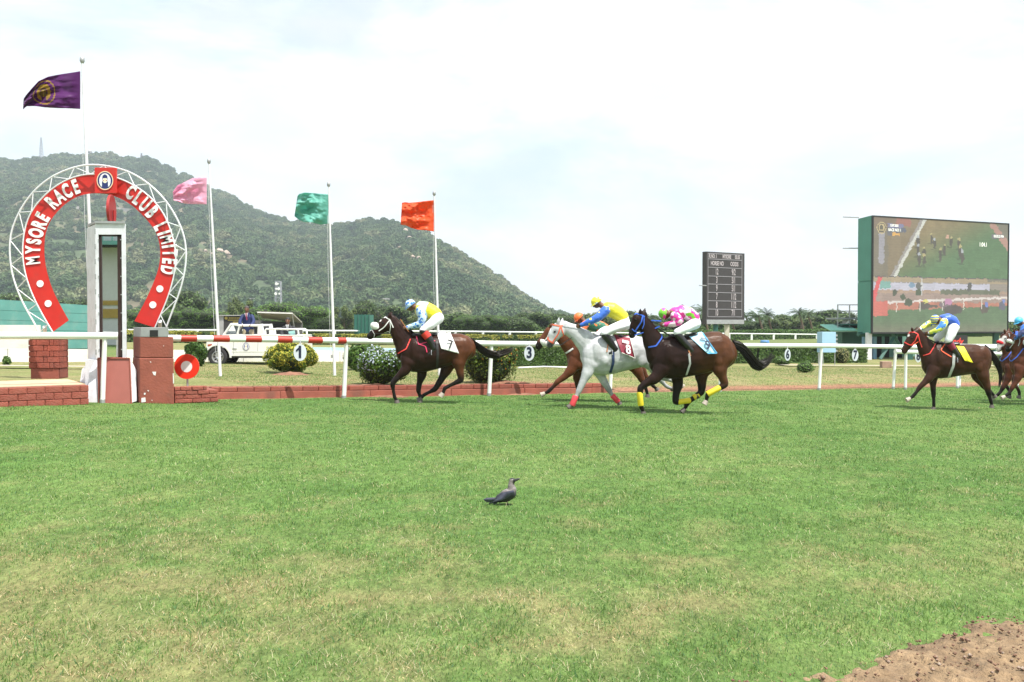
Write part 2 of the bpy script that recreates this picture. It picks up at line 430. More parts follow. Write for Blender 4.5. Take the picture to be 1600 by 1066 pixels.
# ---- grass blades on the turf and sparser on the infield
def blades(name, n_near, label):
    # sample depth by density ~ y^-1.2 inside the view wedge
    u = RNG.random(n_near); e = .8; a0, a1 = 4.1 ** e, 46.0 ** e
    y = (a0 + u * (a1 - a0)) ** (1 / e)
    x = (RNG.random(n_near) * 1.56 - .78) * y
    d, t = rail_d(x, y), rail_t(x, y)
    keep = (dirt_edge(x, y) < RNG.normal(.0, .14, n_near) + .35 * (fbm(x * 5, y * 5, 66, 3) - .5))
    onk = (d > .05) & (t < KERB_END) & (d < .75)
    keep &= ~onk
    right = (d > .1) & (t >= KERB_END) & (d < 1.3) & (RNG.random(n_near) < .85)
    keep &= ~right
    keep &= ~((d > .3) & (t < 1.9))
    x, y, d = x[keep], y[keep], d[keep]; n = len(x)
    z = gz(x, y) + (fbm(x * 1.2, y * 1.2, 21, 4) - .5) * .05 * (1 - sstep(20, 40, y)) - .004
    st = straw(x, y); infd = sstep(.3, .6, d)
    tuft = fbm(x * 3.2, y * 3.2, 55, 3)
    st = np.clip(st + infd * (.72 + .5 * (fbm(x * 1.6, y * 1.6, 8, 4) - .5)) - .5 * infd * st, 0, 1)
    isst = RNG.random(n) < st * .72 + .02
    h = (.014 + .026 * RNG.random(n) ** 1.4) * (.75 + .5 * sstep(.35, .75, tuft)); h = np.where(isst, h * .8, h)
    w = (.0016 + .0012 * RNG.random(n)) * np.clip((y / 6) ** .85, 1, 4)
    th = RNG.random(n) * 2 * np.pi; lean = np.abs(RNG.normal(0, .55, n)) + np.where(isst, .5, 0)
    la = RNG.random(n) * 2 * np.pi
    bx, by = np.cos(th) * w, np.sin(th) * w
    tx, ty = np.cos(la) * np.sin(lean) * h, np.sin(la) * np.sin(lean) * h; tz = np.cos(lean) * h
    mx_, my_, mz_ = tx * .35, ty * .35, tz * .62
    P0 = np.stack([x - bx, y - by, z], 1); P1 = np.stack([x + bx, y + by, z], 1)
    P2 = np.stack([x + mx_ + bx * .75, y + my_ + by * .75, z + mz_], 1); P3 = np.stack([x + tx, y + ty, z + tz], 1)
    V = np.stack([P0, P1, P2, P3], 1).reshape(-1, 3)
    i = np.arange(n) * 4; Fa = np.stack([np.stack([i, i + 1, i + 2], 1), np.stack([i, i + 2, i + 3], 1)], 1).reshape(-1, 3)
    g1, g2, g3 = np.array([.105, .205, .044]), np.array([.195, .305, .080]), np.array([.125, .240, .10])
    q = np.clip(RNG.random(n) * .7 + .5 * (fbm(x * .35, y * .35, 3, 4) - .2), 0, 1)
    c = mixc(np.tile(g1, (n, 1)), np.tile(g2, (n, 1)), q)
    c = np.where((RNG.random(n) < .25)[:, None], g3, c)
    cs = mixc(np.tile(np.array([.34, .26, .12]), (n, 1)), np.tile(np.array([.58, .48, .27]), (n, 1)), RNG.random(n))
    c = np.where(isst[:, None], cs, c)
    c = c * (.72 + .55 * RNG.random(n))[:, None]
    me = np_mesh(name, V, Fa, leafmat('grass_blade', .5, .35, .05, 2, 0), np.repeat(c, 4, axis=0))
    tag(link(name, me), label, 'grass', kind='stuff')
blades('grass', 960000, 'short mown green grass with dry straw patches covering the race track')

# longer straw stems and ranker tufts scattered in the near turf
def stems(n):
    y = 4.2 + 11 * RNG.random(n) ** 1.5; x = (RNG.random(n) * 1.2 - .6) * y
    k = (dirt_edge(x, y) < .02) & (fbm(x * 2.1, y * 2.1, 14, 3) > .47); x, y = x[k], y[k]; n = len(x)
    z = gz(x, y) + (fbm(x * 1.2, y * 1.2, 21, 4) - .5) * .05 - .003
    isst = RNG.random(n) < .45 + .3 * straw(x, y)
    L = np.where(isst, .03 + .06 * RNG.random(n) ** 2, .03 + .035 * RNG.random(n)); w = np.where(isst, .0011, .0018) * np.clip(y / 6, 1, 2)
    la = RNG.random(n) * 2 * np.pi; lean = np.where(isst, .9 + .5 * RNG.random(n), .3 + .6 * RNG.random(n))
    d = np.stack([np.cos(la) * np.sin(lean), np.sin(la) * np.sin(lean), np.cos(lean)], 1) * L[:, None]; sd = np.stack([-np.sin(la), np.cos(la), 0 * la], 1) * w[:, None]
    P = np.stack([x, y, z], 1); M = P + d * .55 + np.array([0, 0, .2]) * L[:, None] * .5; E = P + d
    V = np.stack([P - sd, P + sd, M + sd * .8, M - sd * .8, E], 1).reshape(-1, 3); i = np.arange(n) * 5
    Fa = np.stack([np.stack([i, i + 1, i + 2], 1), np.stack([i, i + 2, i + 3], 1), np.stack([i + 3, i + 2, i + 4], 1)], 1).reshape(-1, 3)
    c = np.where(isst[:, None], np.array([.58, .52, .34]), np.array([.15, .27, .07])) * (.75 + .5 * RNG.random(n))[:, None]
    tag(link('straw_stems', np_mesh('straw_stems', V, Fa, leafmat('grass_blade'), np.repeat(c, 5, axis=0))), 'longer pale straw stems and green sprigs standing out of the near turf', 'grass', kind='stuff')
stems(26000)

# ================================================================== HILL
SIL = [(-1500, 420), (-900, 330), (-400, 262), (-150, 250), (0, 249), (60, 247), (110, 242), (150, 240), (200, 244), (235, 248), (260, 260), (300, 275), (330, 293), (370, 311), (400, 327), (440, 342),
       (480, 349), (520, 353), (560, 349), (600, 348), (640, 354), (660, 364), (700, 388), (740, 413), (780, 436), (820, 467), (860, 489), (900, 500), (1000, 505), (1100, 507)]
SX = np.array([p[0] for p in SIL], float); SY = np.array([p[1] for p in SIL], float)
def rp_of(px): return 1450 - 450 * sstep(250, 900, px) + 60 * np.sin(px / 130.)
def hill_z(px, r):
    px = np.asarray(px, float); r = np.asarray(r, float)
    sy = np.interp(px, SX, SY) + 5 + (fbm(px / 22, px * 0 + 3.3, 19, 3) - .5) * 9
    Rp = rp_of(px)
    zr = CAMH + Rp * (505 - sy) / F * 1.0
    r0 = 520.
    t = np.clip((r - r0) / (Rp - r0), 0, 1)
    prof = t ** 1.15 * (1 - .10 * t) / .90
    back = np.clip((r - Rp) / 500, 0, 1)
    x = (px - 800) / F * r
    gul = (fbm(x / 95 + r / 300, r / 260, 41, 4) - .5) * 60 * t * (1 - t) * 2.0
    bump_ = (fbm(x / 30, r / 30, 44, 3) - .5) * 7 * t
    z = zr * prof - back * zr * .55 + gul * (zr / 240.) + bump_ * np.clip(zr / 60, 0, 1)
    return z - 1.5 * (1 - t)
cols = np.arange(-1300, 1101, 6.); rows = np.arange(500, 1800, 9.)
PX, RR = np.meshgrid(cols, rows)
Xh = (PX - 800) / F * RR; Zh = hill_z(PX, RR)
nx, ny = len(cols), len(rows); a = (np.arange(ny - 1)[:, None] * nx + np.arange(nx - 1)[None]).ravel()
Fa = np.stack([a, a + 1, a + nx + 1, a + nx], 1)
xx, rr = Xh.ravel(), RR.ravel()
hc = mixc(np.tile(np.array([.055, .085, .032]), (len(xx), 1)), np.tile(np.array([.13, .105, .065]), (len(xx), 1)), sstep(.45, .72, fbm(xx / 40, rr / 40, 12, 4)))
M_hill = mat('hill_scrub', (0, 0, 0), .95, attr=True, var=.4, scale=.08, bump=.0)
tag(link('hill', np_mesh('hill', np.stack([xx, rr, Zh.ravel()], 1), Fa, M_hill, hc, smooth=True)), kind='structure')
def hill_pt(px, py, lift=0.0):
    for r in np.arange(540, 1600, 3.):
        z = float(hill_z(px, r)); w = at(px, py, r)
        if w.z < z: return Vector((w.x, r, z + lift))
    r = float(rp_of(px)); return Vector(((px - 800) / F * r, r, float(hill_z(px, r)) + lift))

def crown_material(name, c1, c2, c3):
    m = bpy.data.materials.new(name); m.use_nodes = True; N, L = m.node_tree.nodes, m.node_tree.links
    b = N['Principled BSDF']; b.inputs['Roughness'].default_value = .7; b.inputs['Specular IOR Level'].default_value = .2
    oi = N.new('ShaderNodeObjectInfo'); rp = N.new('ShaderNodeValToRGB'); rp.color_ramp.interpolation = 'LINEAR'
    rp.color_ramp.elements[0].color = (*c1, 1); rp.color_ramp.elements[1].color = (*c3, 1); e = rp.color_ramp.elements.new(.6); e.color = (*c2, 1)
    g = N.new('ShaderNodeNewGeometry'); n = N.new('ShaderNodeTexNoise'); n.inputs['Scale'].default_value = .012; n.inputs['Detail'].default_value = 4
    L.new(g.outputs['Position'], n.inputs['Vector'])
    ad = N.new('ShaderNodeMath'); ad.operation = 'MULTIPLY_ADD'; ad.inputs[1].default_value = .6; L.new(oi.outputs['Random'], ad.inputs[0])
    ms = N.new('ShaderNodeMath'); ms.operation = 'MULTIPLY_ADD'; ms.inputs[1].default_value = 2.6; ms.inputs[2].default_value = -1.1; L.new(n.outputs[0], ms.inputs[0]); L.new(ms.outputs[0], ad.inputs[2])
    L.new(ad.outputs[0], rp.inputs[0])
    n3 = N.new('ShaderNodeTexNoise'); n3.inputs['Scale'].default_value = .9; L.new(g.outputs['Position'], n3.inputs['Vector'])
    mr = N.new('ShaderNodeMapRange'); mr.inputs['To Min'].default_value = .4; mr.inputs['To Max'].default_value = 1.6; L.new(n3.outputs[0], mr.inputs['Value'])
    vm = N.new('ShaderNodeVectorMath'); vm.operation = 'SCALE'; L.new(rp.outputs[0], vm.inputs[0]); L.new(mr.outputs[0], vm.inputs['Scale'])
    L.new(vm.outputs[0], b.inputs['Base Color'])
    return m

def scatter_gn(name, pts, scales, m, seed_n=5, leaf=.9, radius=1.0, nleaf=260):
    me = bpy.data.meshes.new(name); P = np.asarray(pts, np.float32)
    me.vertices.add(len(P)); me.vertices.foreach_set('co', P.ravel())
    A = me.attributes.new('sc', 'FLOAT', 'POINT'); A.data.foreach_set('value', np.asarray(scales, np.float32))
    me.materials.append(m)
    o = link(name, me)
    ng = bpy.data.node_groups.new(name, 'GeometryNodeTree')
    ng.interface.new_socket('Geometry', in_out='INPUT', socket_type='NodeSocketGeometry')
    ng.interface.new_socket('Geometry', in_out='OUTPUT', socket_type='NodeSocketGeometry')
    N, L = ng.nodes, ng.links
    gi = N.new('NodeGroupInput'); go = N.new('NodeGroupOutput')
    ji = N.new('GeometryNodeJoinGeometry')
    for k in range(seed_n):
        ico = N.new('GeometryNodeMeshIcoSphere'); ico.inputs['Subdivisions'].default_value = 4; ico.inputs['Radius'].default_value = radius
        nz = N.new('ShaderNodeTexNoise'); nz.noise_dimensions = '4D'; nz.inputs['W'].default_value = k * 7.3; nz.inputs['Scale'].default_value = 1.5; nz.inputs['Detail'].default_value = 3
        sub = N.new('ShaderNodeVectorMath'); sub.operation = 'SUBTRACT'; sub.inputs[1].default_value = (.5, .5, .5); L.new(nz.outputs['Color'], sub.inputs[0])
        sc = N.new('ShaderNodeVectorMath'); sc.operation = 'SCALE'; sc.inputs['Scale'].default_value = 1.5; L.new(sub.outputs[0], sc.inputs[0])
        sp = N.new('GeometryNodeSetPosition'); L.new(ico.outputs[0], sp.inputs['Geometry']); L.new(sc.outputs[0], sp.inputs['Offset'])
        dp = N.new('GeometryNodeDistributePointsOnFaces'); dp.inputs['Density'].default_value = nleaf / 12.; dp.inputs['Seed'].default_value = k
        L.new(sp.outputs[0], dp.inputs['Mesh'])
        gr = N.new('GeometryNodeMeshGrid'); gr.inputs['Size X'].default_value = .3 * leaf; gr.inputs['Size Y'].default_value = .22 * leaf; gr.inputs['Vertices X'].default_value = 2; gr.inputs['Vertices Y'].default_value = 2
        rv = N.new('FunctionNodeRandomValue'); rv.data_type = 'FLOAT_VECTOR'; rv.inputs[0].default_value = (0, 0, 0); rv.inputs[1].default_value = (6.28, 6.28, 6.28); rv.inputs['Seed'].default_value = k
        io = N.new('GeometryNodeInstanceOnPoints'); L.new(dp.outputs['Points'], io.inputs['Points']); L.new(gr.outputs[0], io.inputs['Instance']); L.new(rv.outputs[0], io.inputs['Rotation'])
        re = N.new('GeometryNodeRealizeInstances'); L.new(io.outputs[0], re.inputs[0])
        # darker core
        ico2 = N.new('GeometryNodeMeshIcoSphere'); ico2.inputs['Subdivisions'].default_value = 3; ico2.inputs['Radius'].default_value = radius * .86
        sp2 = N.new('GeometryNodeSetPosition'); L.new(ico2.outputs[0], sp2.inputs['Geometry'])
        sc2 = N.new('ShaderNodeVectorMath'); sc2.operation = 'SCALE'; sc2.inputs['Scale'].default_value = 1.25; L.new(sub.outputs[0], sc2.inputs[0]); L.new(sc2.outputs[0], sp2.inputs['Offset'])
        jj = N.new('GeometryNodeJoinGeometry'); L.new(re.outputs[0], jj.inputs[0]); L.new(sp2.outputs[0], jj.inputs[0])
        gti = N.new('GeometryNodeGeometryToInstance'); L.new(jj.outputs[0], gti.inputs[0]); L.new(gti.outputs[0], ji.inputs[0])
    iop = N.new('GeometryNodeInstanceOnPoints'); iop.inputs['Pick Instance'].default_value = True
    L.new(gi.outputs[0], iop.inputs['Points']); L.new(ji.outputs[0], iop.inputs['Instance'])
    na = N.new('GeometryNodeInputNamedAttribute'); na.data_type = 'FLOAT'; na.inputs['Name'].default_value = 'sc'
    cx = N.new('ShaderNodeCombineXYZ'); 
    for i in range(2): L.new(na.outputs[0], cx.inputs[i])
    mz = N.new('ShaderNodeMath'); mz.operation = 'MULTIPLY'; mz.inputs[1].default_value = .75; L.new(na.outputs[0], mz.inputs[0]); L.new(mz.outputs[0], cx.inputs[2])
    L.new(cx.outputs[0], iop.inputs['Scale'])
    ri = N.new('FunctionNodeRandomValue'); ri.data_type = 'INT'; ri.inputs[4].default_value = 0; ri.inputs[5].default_value = seed_n - 1; ri.inputs['Seed'].default_value = 3
    L.new(ri.outputs[2], iop.inputs['Instance Index'])
    rr_ = N.new('FunctionNodeRandomValue'); rr_.data_type = 'FLOAT_VECTOR'; rr_.inputs[1].default_value = (.3, .3, 6.28); L.new(rr_.outputs[0], iop.inputs['Rotation'])
    sm = N.new('GeometryNodeSetMaterial'); sm.inputs['Material'].default_value = m
    L.new(iop.outputs[0], sm.inputs[0]); L.new(sm.outputs[0], go.inputs[0])
    md = o.modifiers.new('scatter', 'NODES'); md.node_group = ng
    return o
M_scrub = crown_material('scrub_leaf', (.032, .075, .024), (.085, .135, .050), (.19, .20, .10))
n = 19000
u = RNG.random(n); spx = RNG.random(n) * 1500 - 420
rmax = rp_of(spx) + 25
r = np.sqrt(560 ** 2 + u * (rmax ** 2 - 560 ** 2)); x = (spx - 800) / F * r
dens = fbm(x / 55, r / 55, 71, 4); bare = sstep(.38, .55, dens + .12)
rk = np.exp(-((spx - 650) / 60) ** 2) * .6
keep = RNG.random(n) < .70 + .30 * bare - rk * (fbm(x / 30, r / 30, 7, 3) > .45)
spx, r, x = spx[keep], r[keep], x[keep]
z = hill_z(spx, r); s = 1.3 + 5.6 * RNG.random(len(r)) ** 2.6
ok = z > 2; 
o = scatter_gn('hill_woodland', np.stack([x, r, z + s * .35], 1)[ok], s[ok], M_scrub)
tag(o, 'dense green scrub woodland covering the hillside', 'woodland', kind='stuff')
# ridge line trees
spx = np.concatenate([RNG.random(260) * 900 - 60]); rr2 = rp_of(spx) - RNG.random(len(spx)) * 25
keep = (vn(spx / 14, spx * 0, 9) > .42); spx, rr2 = spx[keep], rr2[keep]
s = 2.3 + RNG.random(len(spx)) * 2.6; z = hill_z(spx, rr2)
o = scatter_gn('ridge_trees', np.stack([(spx - 800) / F * rr2, rr2, z + s * .8], 1), s, M_scrub)
tag(o, 'uneven row of small trees along the hill skyline', 'woodland', kind='stuff')

# hillside road with retaining wall
M_conc = mat('pale_concrete', (.33, .31, .29), .9, var=.2, scale=.3)
rd = [(70, 325), (110, 327), (150, 326), (190, 329), (225, 332), (262, 338), (290, 345), (318, 352)]
mb = MB(); P = [hill_pt(px, py) for px, py in rd]
for i in range(len(P) - 1):
    p, q = P[i], P[i + 1]; d = (q - p).normalized(); nn = Vector((d.y, -d.x, 0)).normalized()
    if nn.y > 0: nn = -nn
    a_ = p + nn * 2; b_ = q + nn * 2
    mb.add([a_ + Vector((0, 0, -3)), b_ + Vector((0, 0, -3)), b_ + Vector((0, 0, 2.6)), a_ + Vector((0, 0, 2.6)), p - nn * 6 + Vector((0, 0, 2.6)), q - nn * 6 + Vector((0, 0, 2.6))],
           [(0, 1, 2, 3), (3, 2, 5, 4)])
tag(mb.build('hill_road', M_conc), kind='structure')

# boulders on the hill
M_rock = mat('granite', (.42, .33, .27), .9, var=.3, scale=.6, bump=.4, bscale=1, objrand=.15)
rocks = [(314, 436, 8), (318, 441, 6), (322, 433, 4), (303, 440, 4), (345, 398, 8), (356, 401, 8), (332, 402, 5), (322, 396, 4), (628, 360, 4), (634, 364, 6), (640, 375, 5), (650, 377, 4), (655, 382, 4), (602, 391, 4), (620, 378, 4), (625, 391, 5), (600, 405, 4),
         (645, 405, 5), (655, 408, 6), (661, 412, 4), (650, 427, 4), (596, 462, 7), (590, 466, 5), (655, 447, 5), (500, 372, 4), (545, 374, 5), (544, 463, 4), (720, 442, 4), (700, 420, 4), (741, 428, 3), (503, 424, 3), (750, 443, 3), (640, 388, 4), (571, 432, 3), (673, 425, 4), (690, 448, 3), (820, 452, 3), (792, 440, 3), (606, 420, 3), (360, 395, 4)]
rm = []
for k in range(4):
    bm = bmesh.new(); bmesh.ops.create_icosphere(bm, subdivisions=2, radius=1)
    for v in bm.verts:
        f_ = 1 + .45 * (float(vn(v.co.x * 2 + k * 9, v.co.y * 2 + v.co.z * 3, k)) - .5); v.co = Vector((v.co.x * f_ * 1.2, v.co.y * f_, v.co.z * f_ * .75))
    me = bpy.data.meshes.new('boulder'); bm.to_mesh(me); bm.free(); me.materials.append(M_rock); rm.append(me)
for i, (px, py, w) in enumerate(rocks):
    p = hill_pt(px, py); o = link('boulder', rm[i % 4]); s = w / 2 / (F / p.y) * 1.25
    o.location = p + Vector((0, -s * 1.2, s * .55 + 1.0)); o.scale = (s, s, s * random.uniform(.8, 1.2)); o.rotation_euler = (random.uniform(-.3, .3), random.uniform(-.3, .3), random.uniform(0, 6))
    tag(o, ('pale granite boulder on the hill slope ' + ('between the pink and green flags' if px < 420 else 'between the green flagpole and the lead jockey' if px < 612 else 'below the orange flag' if px < 672 else 'right of the orange flagpole'))[:120], 'boulder', 'boulders on the hill slope')

# masts and towers on the hill
def lattice(name, base, h, w, label, cat, m, n=8, dishes=0, top_w=.5):
    e = empty(name, base, label, cat)
    legs = []
    for sx in (-1, 1):
        for sy in (-1, 1):
            mb = MB(); mb.tube([base + Vector((sx * w / 2, sy * w / 2, 0)), base + Vector((sx * w / 2 * top_w, sy * w / 2 * top_w, h))], w * .045 + .05, 5); mb.build('leg', m, e)
    mb = MB()
    for i in range(n):
        t0, t1 = i / n, (i + 1) / n
        for ax in (0, 1):
            for sg in (-1, 1):
                def P(t, s_):
                    k = w / 2 * (1 - (1 - top_w) * t); v = Vector((s_ * k, sg * k, h * t)) if ax == 0 else Vector((sg * k, s_ * k, h * t)); return base + v
                mb.tube([P(t0, -1), P(t1, 1)], w * .03 + .03, 4); mb.tube([P(t1, -1), P(t1, 1)], w * .03 + .03, 4)
    mb.build('bracing', m, e)
    for i in range(dishes):
        mb = MB(); a_ = random.uniform(0, 6.28); c = base + Vector((math.cos(a_) * w * .45, -abs(math.sin(a_)) * w * .5, h * (1 - .1 * (i // 2) - .05)))
        mb.tube([c, c + Vector((0, -.3, 0))], .45 if i % 2 else .3, 10); mb.build('antenna', M_white, e)
    return e
M_mast = mat('mast_steel', (.30, .31, .35), .5, metal=.2, var=.1)
b0 = hill_pt(67, 246); s_ = b0.y / F
lattice('radio_mast', b0 - Vector((0, 0, 2)), 36 * s_ + 2, 5.5, 'tall slim lattice mast standing alone on the left hilltop', 'mast', M_mast, 9, 0, .25)
b1 = at(435, 480, 300); b1.z = -.6
lattice('phone_tower', b1, at(435, 440, 300).z + .6, 1.9, 'white and grey telecom tower in front of the hill behind the standing man', 'tower', M_mast, 9, 6, .8)
# hilltop temple tower
def step_tower(px, py, w, h, label, name, colr):
    p = hill_pt(px, py); s_ = p.y / F; e = empty(name, p, label, 'tower'); hh = h * s_; ww = w * s_
    for i in range(5):
        k = 1 - i * .13; mb = MB(); mb.box((p.x - ww / 2 * k, p.y - ww / 2 * k, p.z - 3 + (hh + 3) * i / 5), (p.x + ww / 2 * k, p.y + ww / 2 * k, p.z - 3 + (hh + 3) * (i + .86) / 5)); mb.build('tier', colr, e)
    return e
M_stone = mat('tower_stone', (.42, .40, .40), .8, var=.15); M_stoned = mat('dark_stone', (.14, .13, .15), .8, var=.15)
p = hill_pt(142, 240); s_ = p.y / F
e = empty('hilltop_kiosk', p, 'small open domed kiosk on posts at the hilltop', 'kiosk')
for dx in (-1, 1):
    for dy in (-1, 1):
        mb = MB(); c = p + Vector((dx * 2.6, dy * 2.6, 0)); mb.tube([c - Vector((0, 0, 3)), c + Vector((0, 0, 8 ))], .45, 6); mb.build('post', M_stone, e)
mb = MB(); mb.box((p.x - 3.6, p.y - 3.6, p.z + 1.2), (p.x + 3.6, p.y + 3.6, p.z + 2.4)); mb.build('deck', M_stone, e)
mb = MB(); mb.ellipsoid(p + Vector((0, 0, 8)), 3.6, 3.6, 3.0); mb.build('dome', M_stone, e, True)
step_tower(223, 246, 4, 11, 'slender dark stone pillar tower on the hill shoulder', 'hilltop_pillar', M_stoned)
def hut(px, py, w, h, label, colr):
    p = hill_pt(px, py); s_ = p.y / F; e = empty('hillside_house', p, label, 'house'); ww, hh = w * s_, h * s_
    mb = MB(); mb.box((p.x - ww / 2, p.y - 8, p.z - 3), (p.x + ww / 2, p.y + 1, p.z + hh)); mb.build('wall', colr, e)
    mb = MB(); mb.box((p.x - ww / 2 - .5, p.y - 8.6, p.z + hh), (p.x + ww / 2 + .5, p.y + 1.5, p.z + hh + .6)); mb.build('roof', M_stone, e)
hut(777, 500, 13, 6, 'low white hillside house above the far tree belt right of the lead horse', M_white)
hut(605, 473, 6, 4, 'tiny white house on the lower hill above the lead jockey helmet', M_white)
hut(398, 476, 4, 7, 'tiny white block house beside the telecom tower', M_white)

# ================================================================== HAZE
hm = bpy.data.materials.new('haze_air'); hm.use_nodes = True; N, L = hm.node_tree.nodes, hm.node_tree.links
N.remove(N['Principled BSDF']); pv = N.new('ShaderNodeVolumePrincipled'); pv.inputs['Color'].default_value = (.80, .91, 1.0, 1)
pv.inputs['Density'].default_value = .00028; pv.inputs['Anisotropy'].default_value = .2
L.new(pv.outputs[0], N['Material Output'].inputs['Volume'])
mb = MB(); mb.box((-2500, -70, -6), (2500, 2700, 330)); hz = mb.build('haze', hm); tag(hz, kind='stuff')
tag(hz, 'thin pale blue haze filling the air', 'haze')
# ================================================================== FOLIAGE BUILDERS
def leaf_cloud(V, Fc, Cc, pts, nrm, size, c0, c1, aspect=1.6, curl=.25, shade=None):
    """adds one 2-triangle leaf for each point"""
    pts = np.asarray(pts, float); n = len(pts)
    nr = nrm + RNG.normal(0, .55, (n, 3)); nr /= np.linalg.norm(nr, axis=1)[:, None] + 1e-9
    t = RNG.normal(0, 1, (n, 3)); t -= (t * nr).sum(1)[:, None] * nr; t /= np.linalg.norm(t, axis=1)[:, None] + 1e-9
    b = np.cross(nr, t); s = (size * (.6 + .8 * RNG.random(n)))[:, None]
    A = pts - t * s * aspect / 2; B = pts + b * s / 2 - nr * s * curl * .3; C = pts + t * s * aspect / 2; D = pts - b * s / 2 - nr * s * curl * .3
    base = sum(len(v) for v in V)
    V.append(np.stack([A, B, C, D], 1).reshape(-1, 3))
    i = base + np.arange(n) * 4
    Fc.append(np.stack([np.stack([i, i + 1, i + 2], 1), np.stack([i, i + 2, i + 3], 1)], 1).reshape(-1, 3))
    q = RNG.random(n)[:, None]; c = np.asarray(c0) * (1 - q) + np.asarray(c1) * q
    if shade is not None: c = c * shade[:, None]
    Cc.append(np.repeat(c, 4, axis=0))
def finish_cloud(name, V, Fc, Cc, m): return np_mesh(name, np.concatenate(V), np.concatenate(Fc), m, np.concatenate(Cc))
M_leaf = leafmat('leaf', .45, .25, .12, 3, .12)
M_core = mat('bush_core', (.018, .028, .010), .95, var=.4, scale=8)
def lobes_points(lobes, n):
    """points near the surface of ellipsoid lobes (c, rx, ry, rz) facing outward, not inside other lobes"""
    P = []; Nn = []
    w = np.array([l[1] * l[2] + l[2] * l[3] + l[1] * l[3] for l in lobes]); w = w / w.sum()
    for (c, rx, ry, rz), k in zip(lobes, w):
        m = int(n * k * 1.3) + 4
        d = RNG.normal(0, 1, (m, 3)); d /= np.linalg.norm(d, axis=1)[:, None]
        jit = 1 + .30 * (fbm(d[:, 0] * 3 + c[0] * 5, d[:, 2] * 3 + d[:, 1] * 4 + c[2], int(abs(c[0]) * 10) % 97, 3) - .5)[:, None] * 2 - RNG.random((m, 1)) ** 2 * .18
        p = np.asarray(c) + d * np.array([rx, ry, rz]) * jit
        keep = np.ones(m, bool)
        for (c2, a, b, e) in lobes:
            if c2 is c: continue
            keep &= (((p - np.asarray(c2)) / np.array([a, b, e])) ** 2).sum(1) > .72
        nn = d / np.array([rx, ry, rz]); nn /= np.linalg.norm(nn, axis=1)[:, None]
        P.append(p[keep]); Nn.append(nn[keep])
    return np.concatenate(P), np.concatenate(Nn)
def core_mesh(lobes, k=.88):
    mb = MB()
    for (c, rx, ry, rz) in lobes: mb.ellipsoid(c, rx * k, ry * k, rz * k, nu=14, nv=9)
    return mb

def bush(name, px, w_px, top_py, base_py, depth_ratio, n, size, c0, c1, label, cat='bush', seed=0, nl=16, flowers=None, base=None, squash=1.0, group=None, round_=False):
    b = base or on_ground(px, base_py); s = F / b.y; w = w_px / s; h = (base_py - top_py) / s
    b = b + Vector((0, w * depth_ratio * .5, 0)); b.z = G(b.x, b.y)
    e = empty(name, b, label, cat, group); rnd = random.Random(seed)
    if round_:
        lobes = [((0, 0, h * .52), w * .5, w * .5 * depth_ratio, h * .49)]
    else:
        lobes = [((0, 0, h * .42), w * .40, w * .40 * depth_ratio, h * .46)]
        for k in range(nl):
            a = rnd.uniform(0, 6.28); q = rnd.uniform(.15, .8); r_ = w * rnd.uniform(.13, .2)
            x_, y_ = math.cos(a) * q * (w * .5 - r_ * .6), math.sin(a) * q * (w * .5 - r_ * .6) * depth_ratio
            zmax = h * math.sqrt(max(.05, 1 - (q * .8) ** 2)) - r_ * .8
            lobes.append(((x_, y_, max(r_ * .6, zmax * rnd.uniform(.65, 1.0))), r_, r_, r_ * rnd.uniform(.8, 1)))
    lobes = [((c[0] + b.x, c[1] + b.y, c[2] + b.z), rx, ry, rz) for c, rx, ry, rz in lobes]
    P, Nn = lobes_points(lobes, n); V, Fc, Cc = [], [], []
    g = (P[:, 2] > b.z + .02); P, Nn = P[g], Nn[g]
    sh = .75 + .5 * vn(P[:, 0] * 9, P[:, 2] * 9 + P[:, 1] * 5, 3)
    leaf_cloud(V, Fc, Cc, P, Nn, size, c0, c1, shade=sh)
    o = link('foliage', finish_cloud('foliage', V, Fc, Cc, M_leaf), e)
    o['kind'] = 'stuff'
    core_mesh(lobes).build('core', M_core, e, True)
    mb = MB()
    for k in range(5):
        a = k * 1.3; mb.tube([b + Vector((math.cos(a) * .03, math.sin(a) * .03, -.05)), b + Vector((math.cos(a) * w * .2, math.sin(a) * w * .15, h * .4))], [.02, .01], 5)
    mb.build('stem', M_bark, e)
    if flowers:
        nf, fs, f0, f1, fn = flowers
        P, Nn = lobes_points([(c, rx * 1.03, ry * 1.03, rz * 1.03) for c, rx, ry, rz in lobes], nf); keep = fn(P, b, w, h); P, Nn = P[keep], Nn[keep]
        V, Fc, Cc = [], [], []
        for q in range(4): leaf_cloud(V, Fc, Cc, P + RNG.normal(0, fs * .5, P.shape), Nn, fs, f0, f1, 1.0)
        o = link('blossom', finish_cloud('blossom', V, Fc, Cc, M_leaf), e); o['kind'] = 'stuff'
    return e

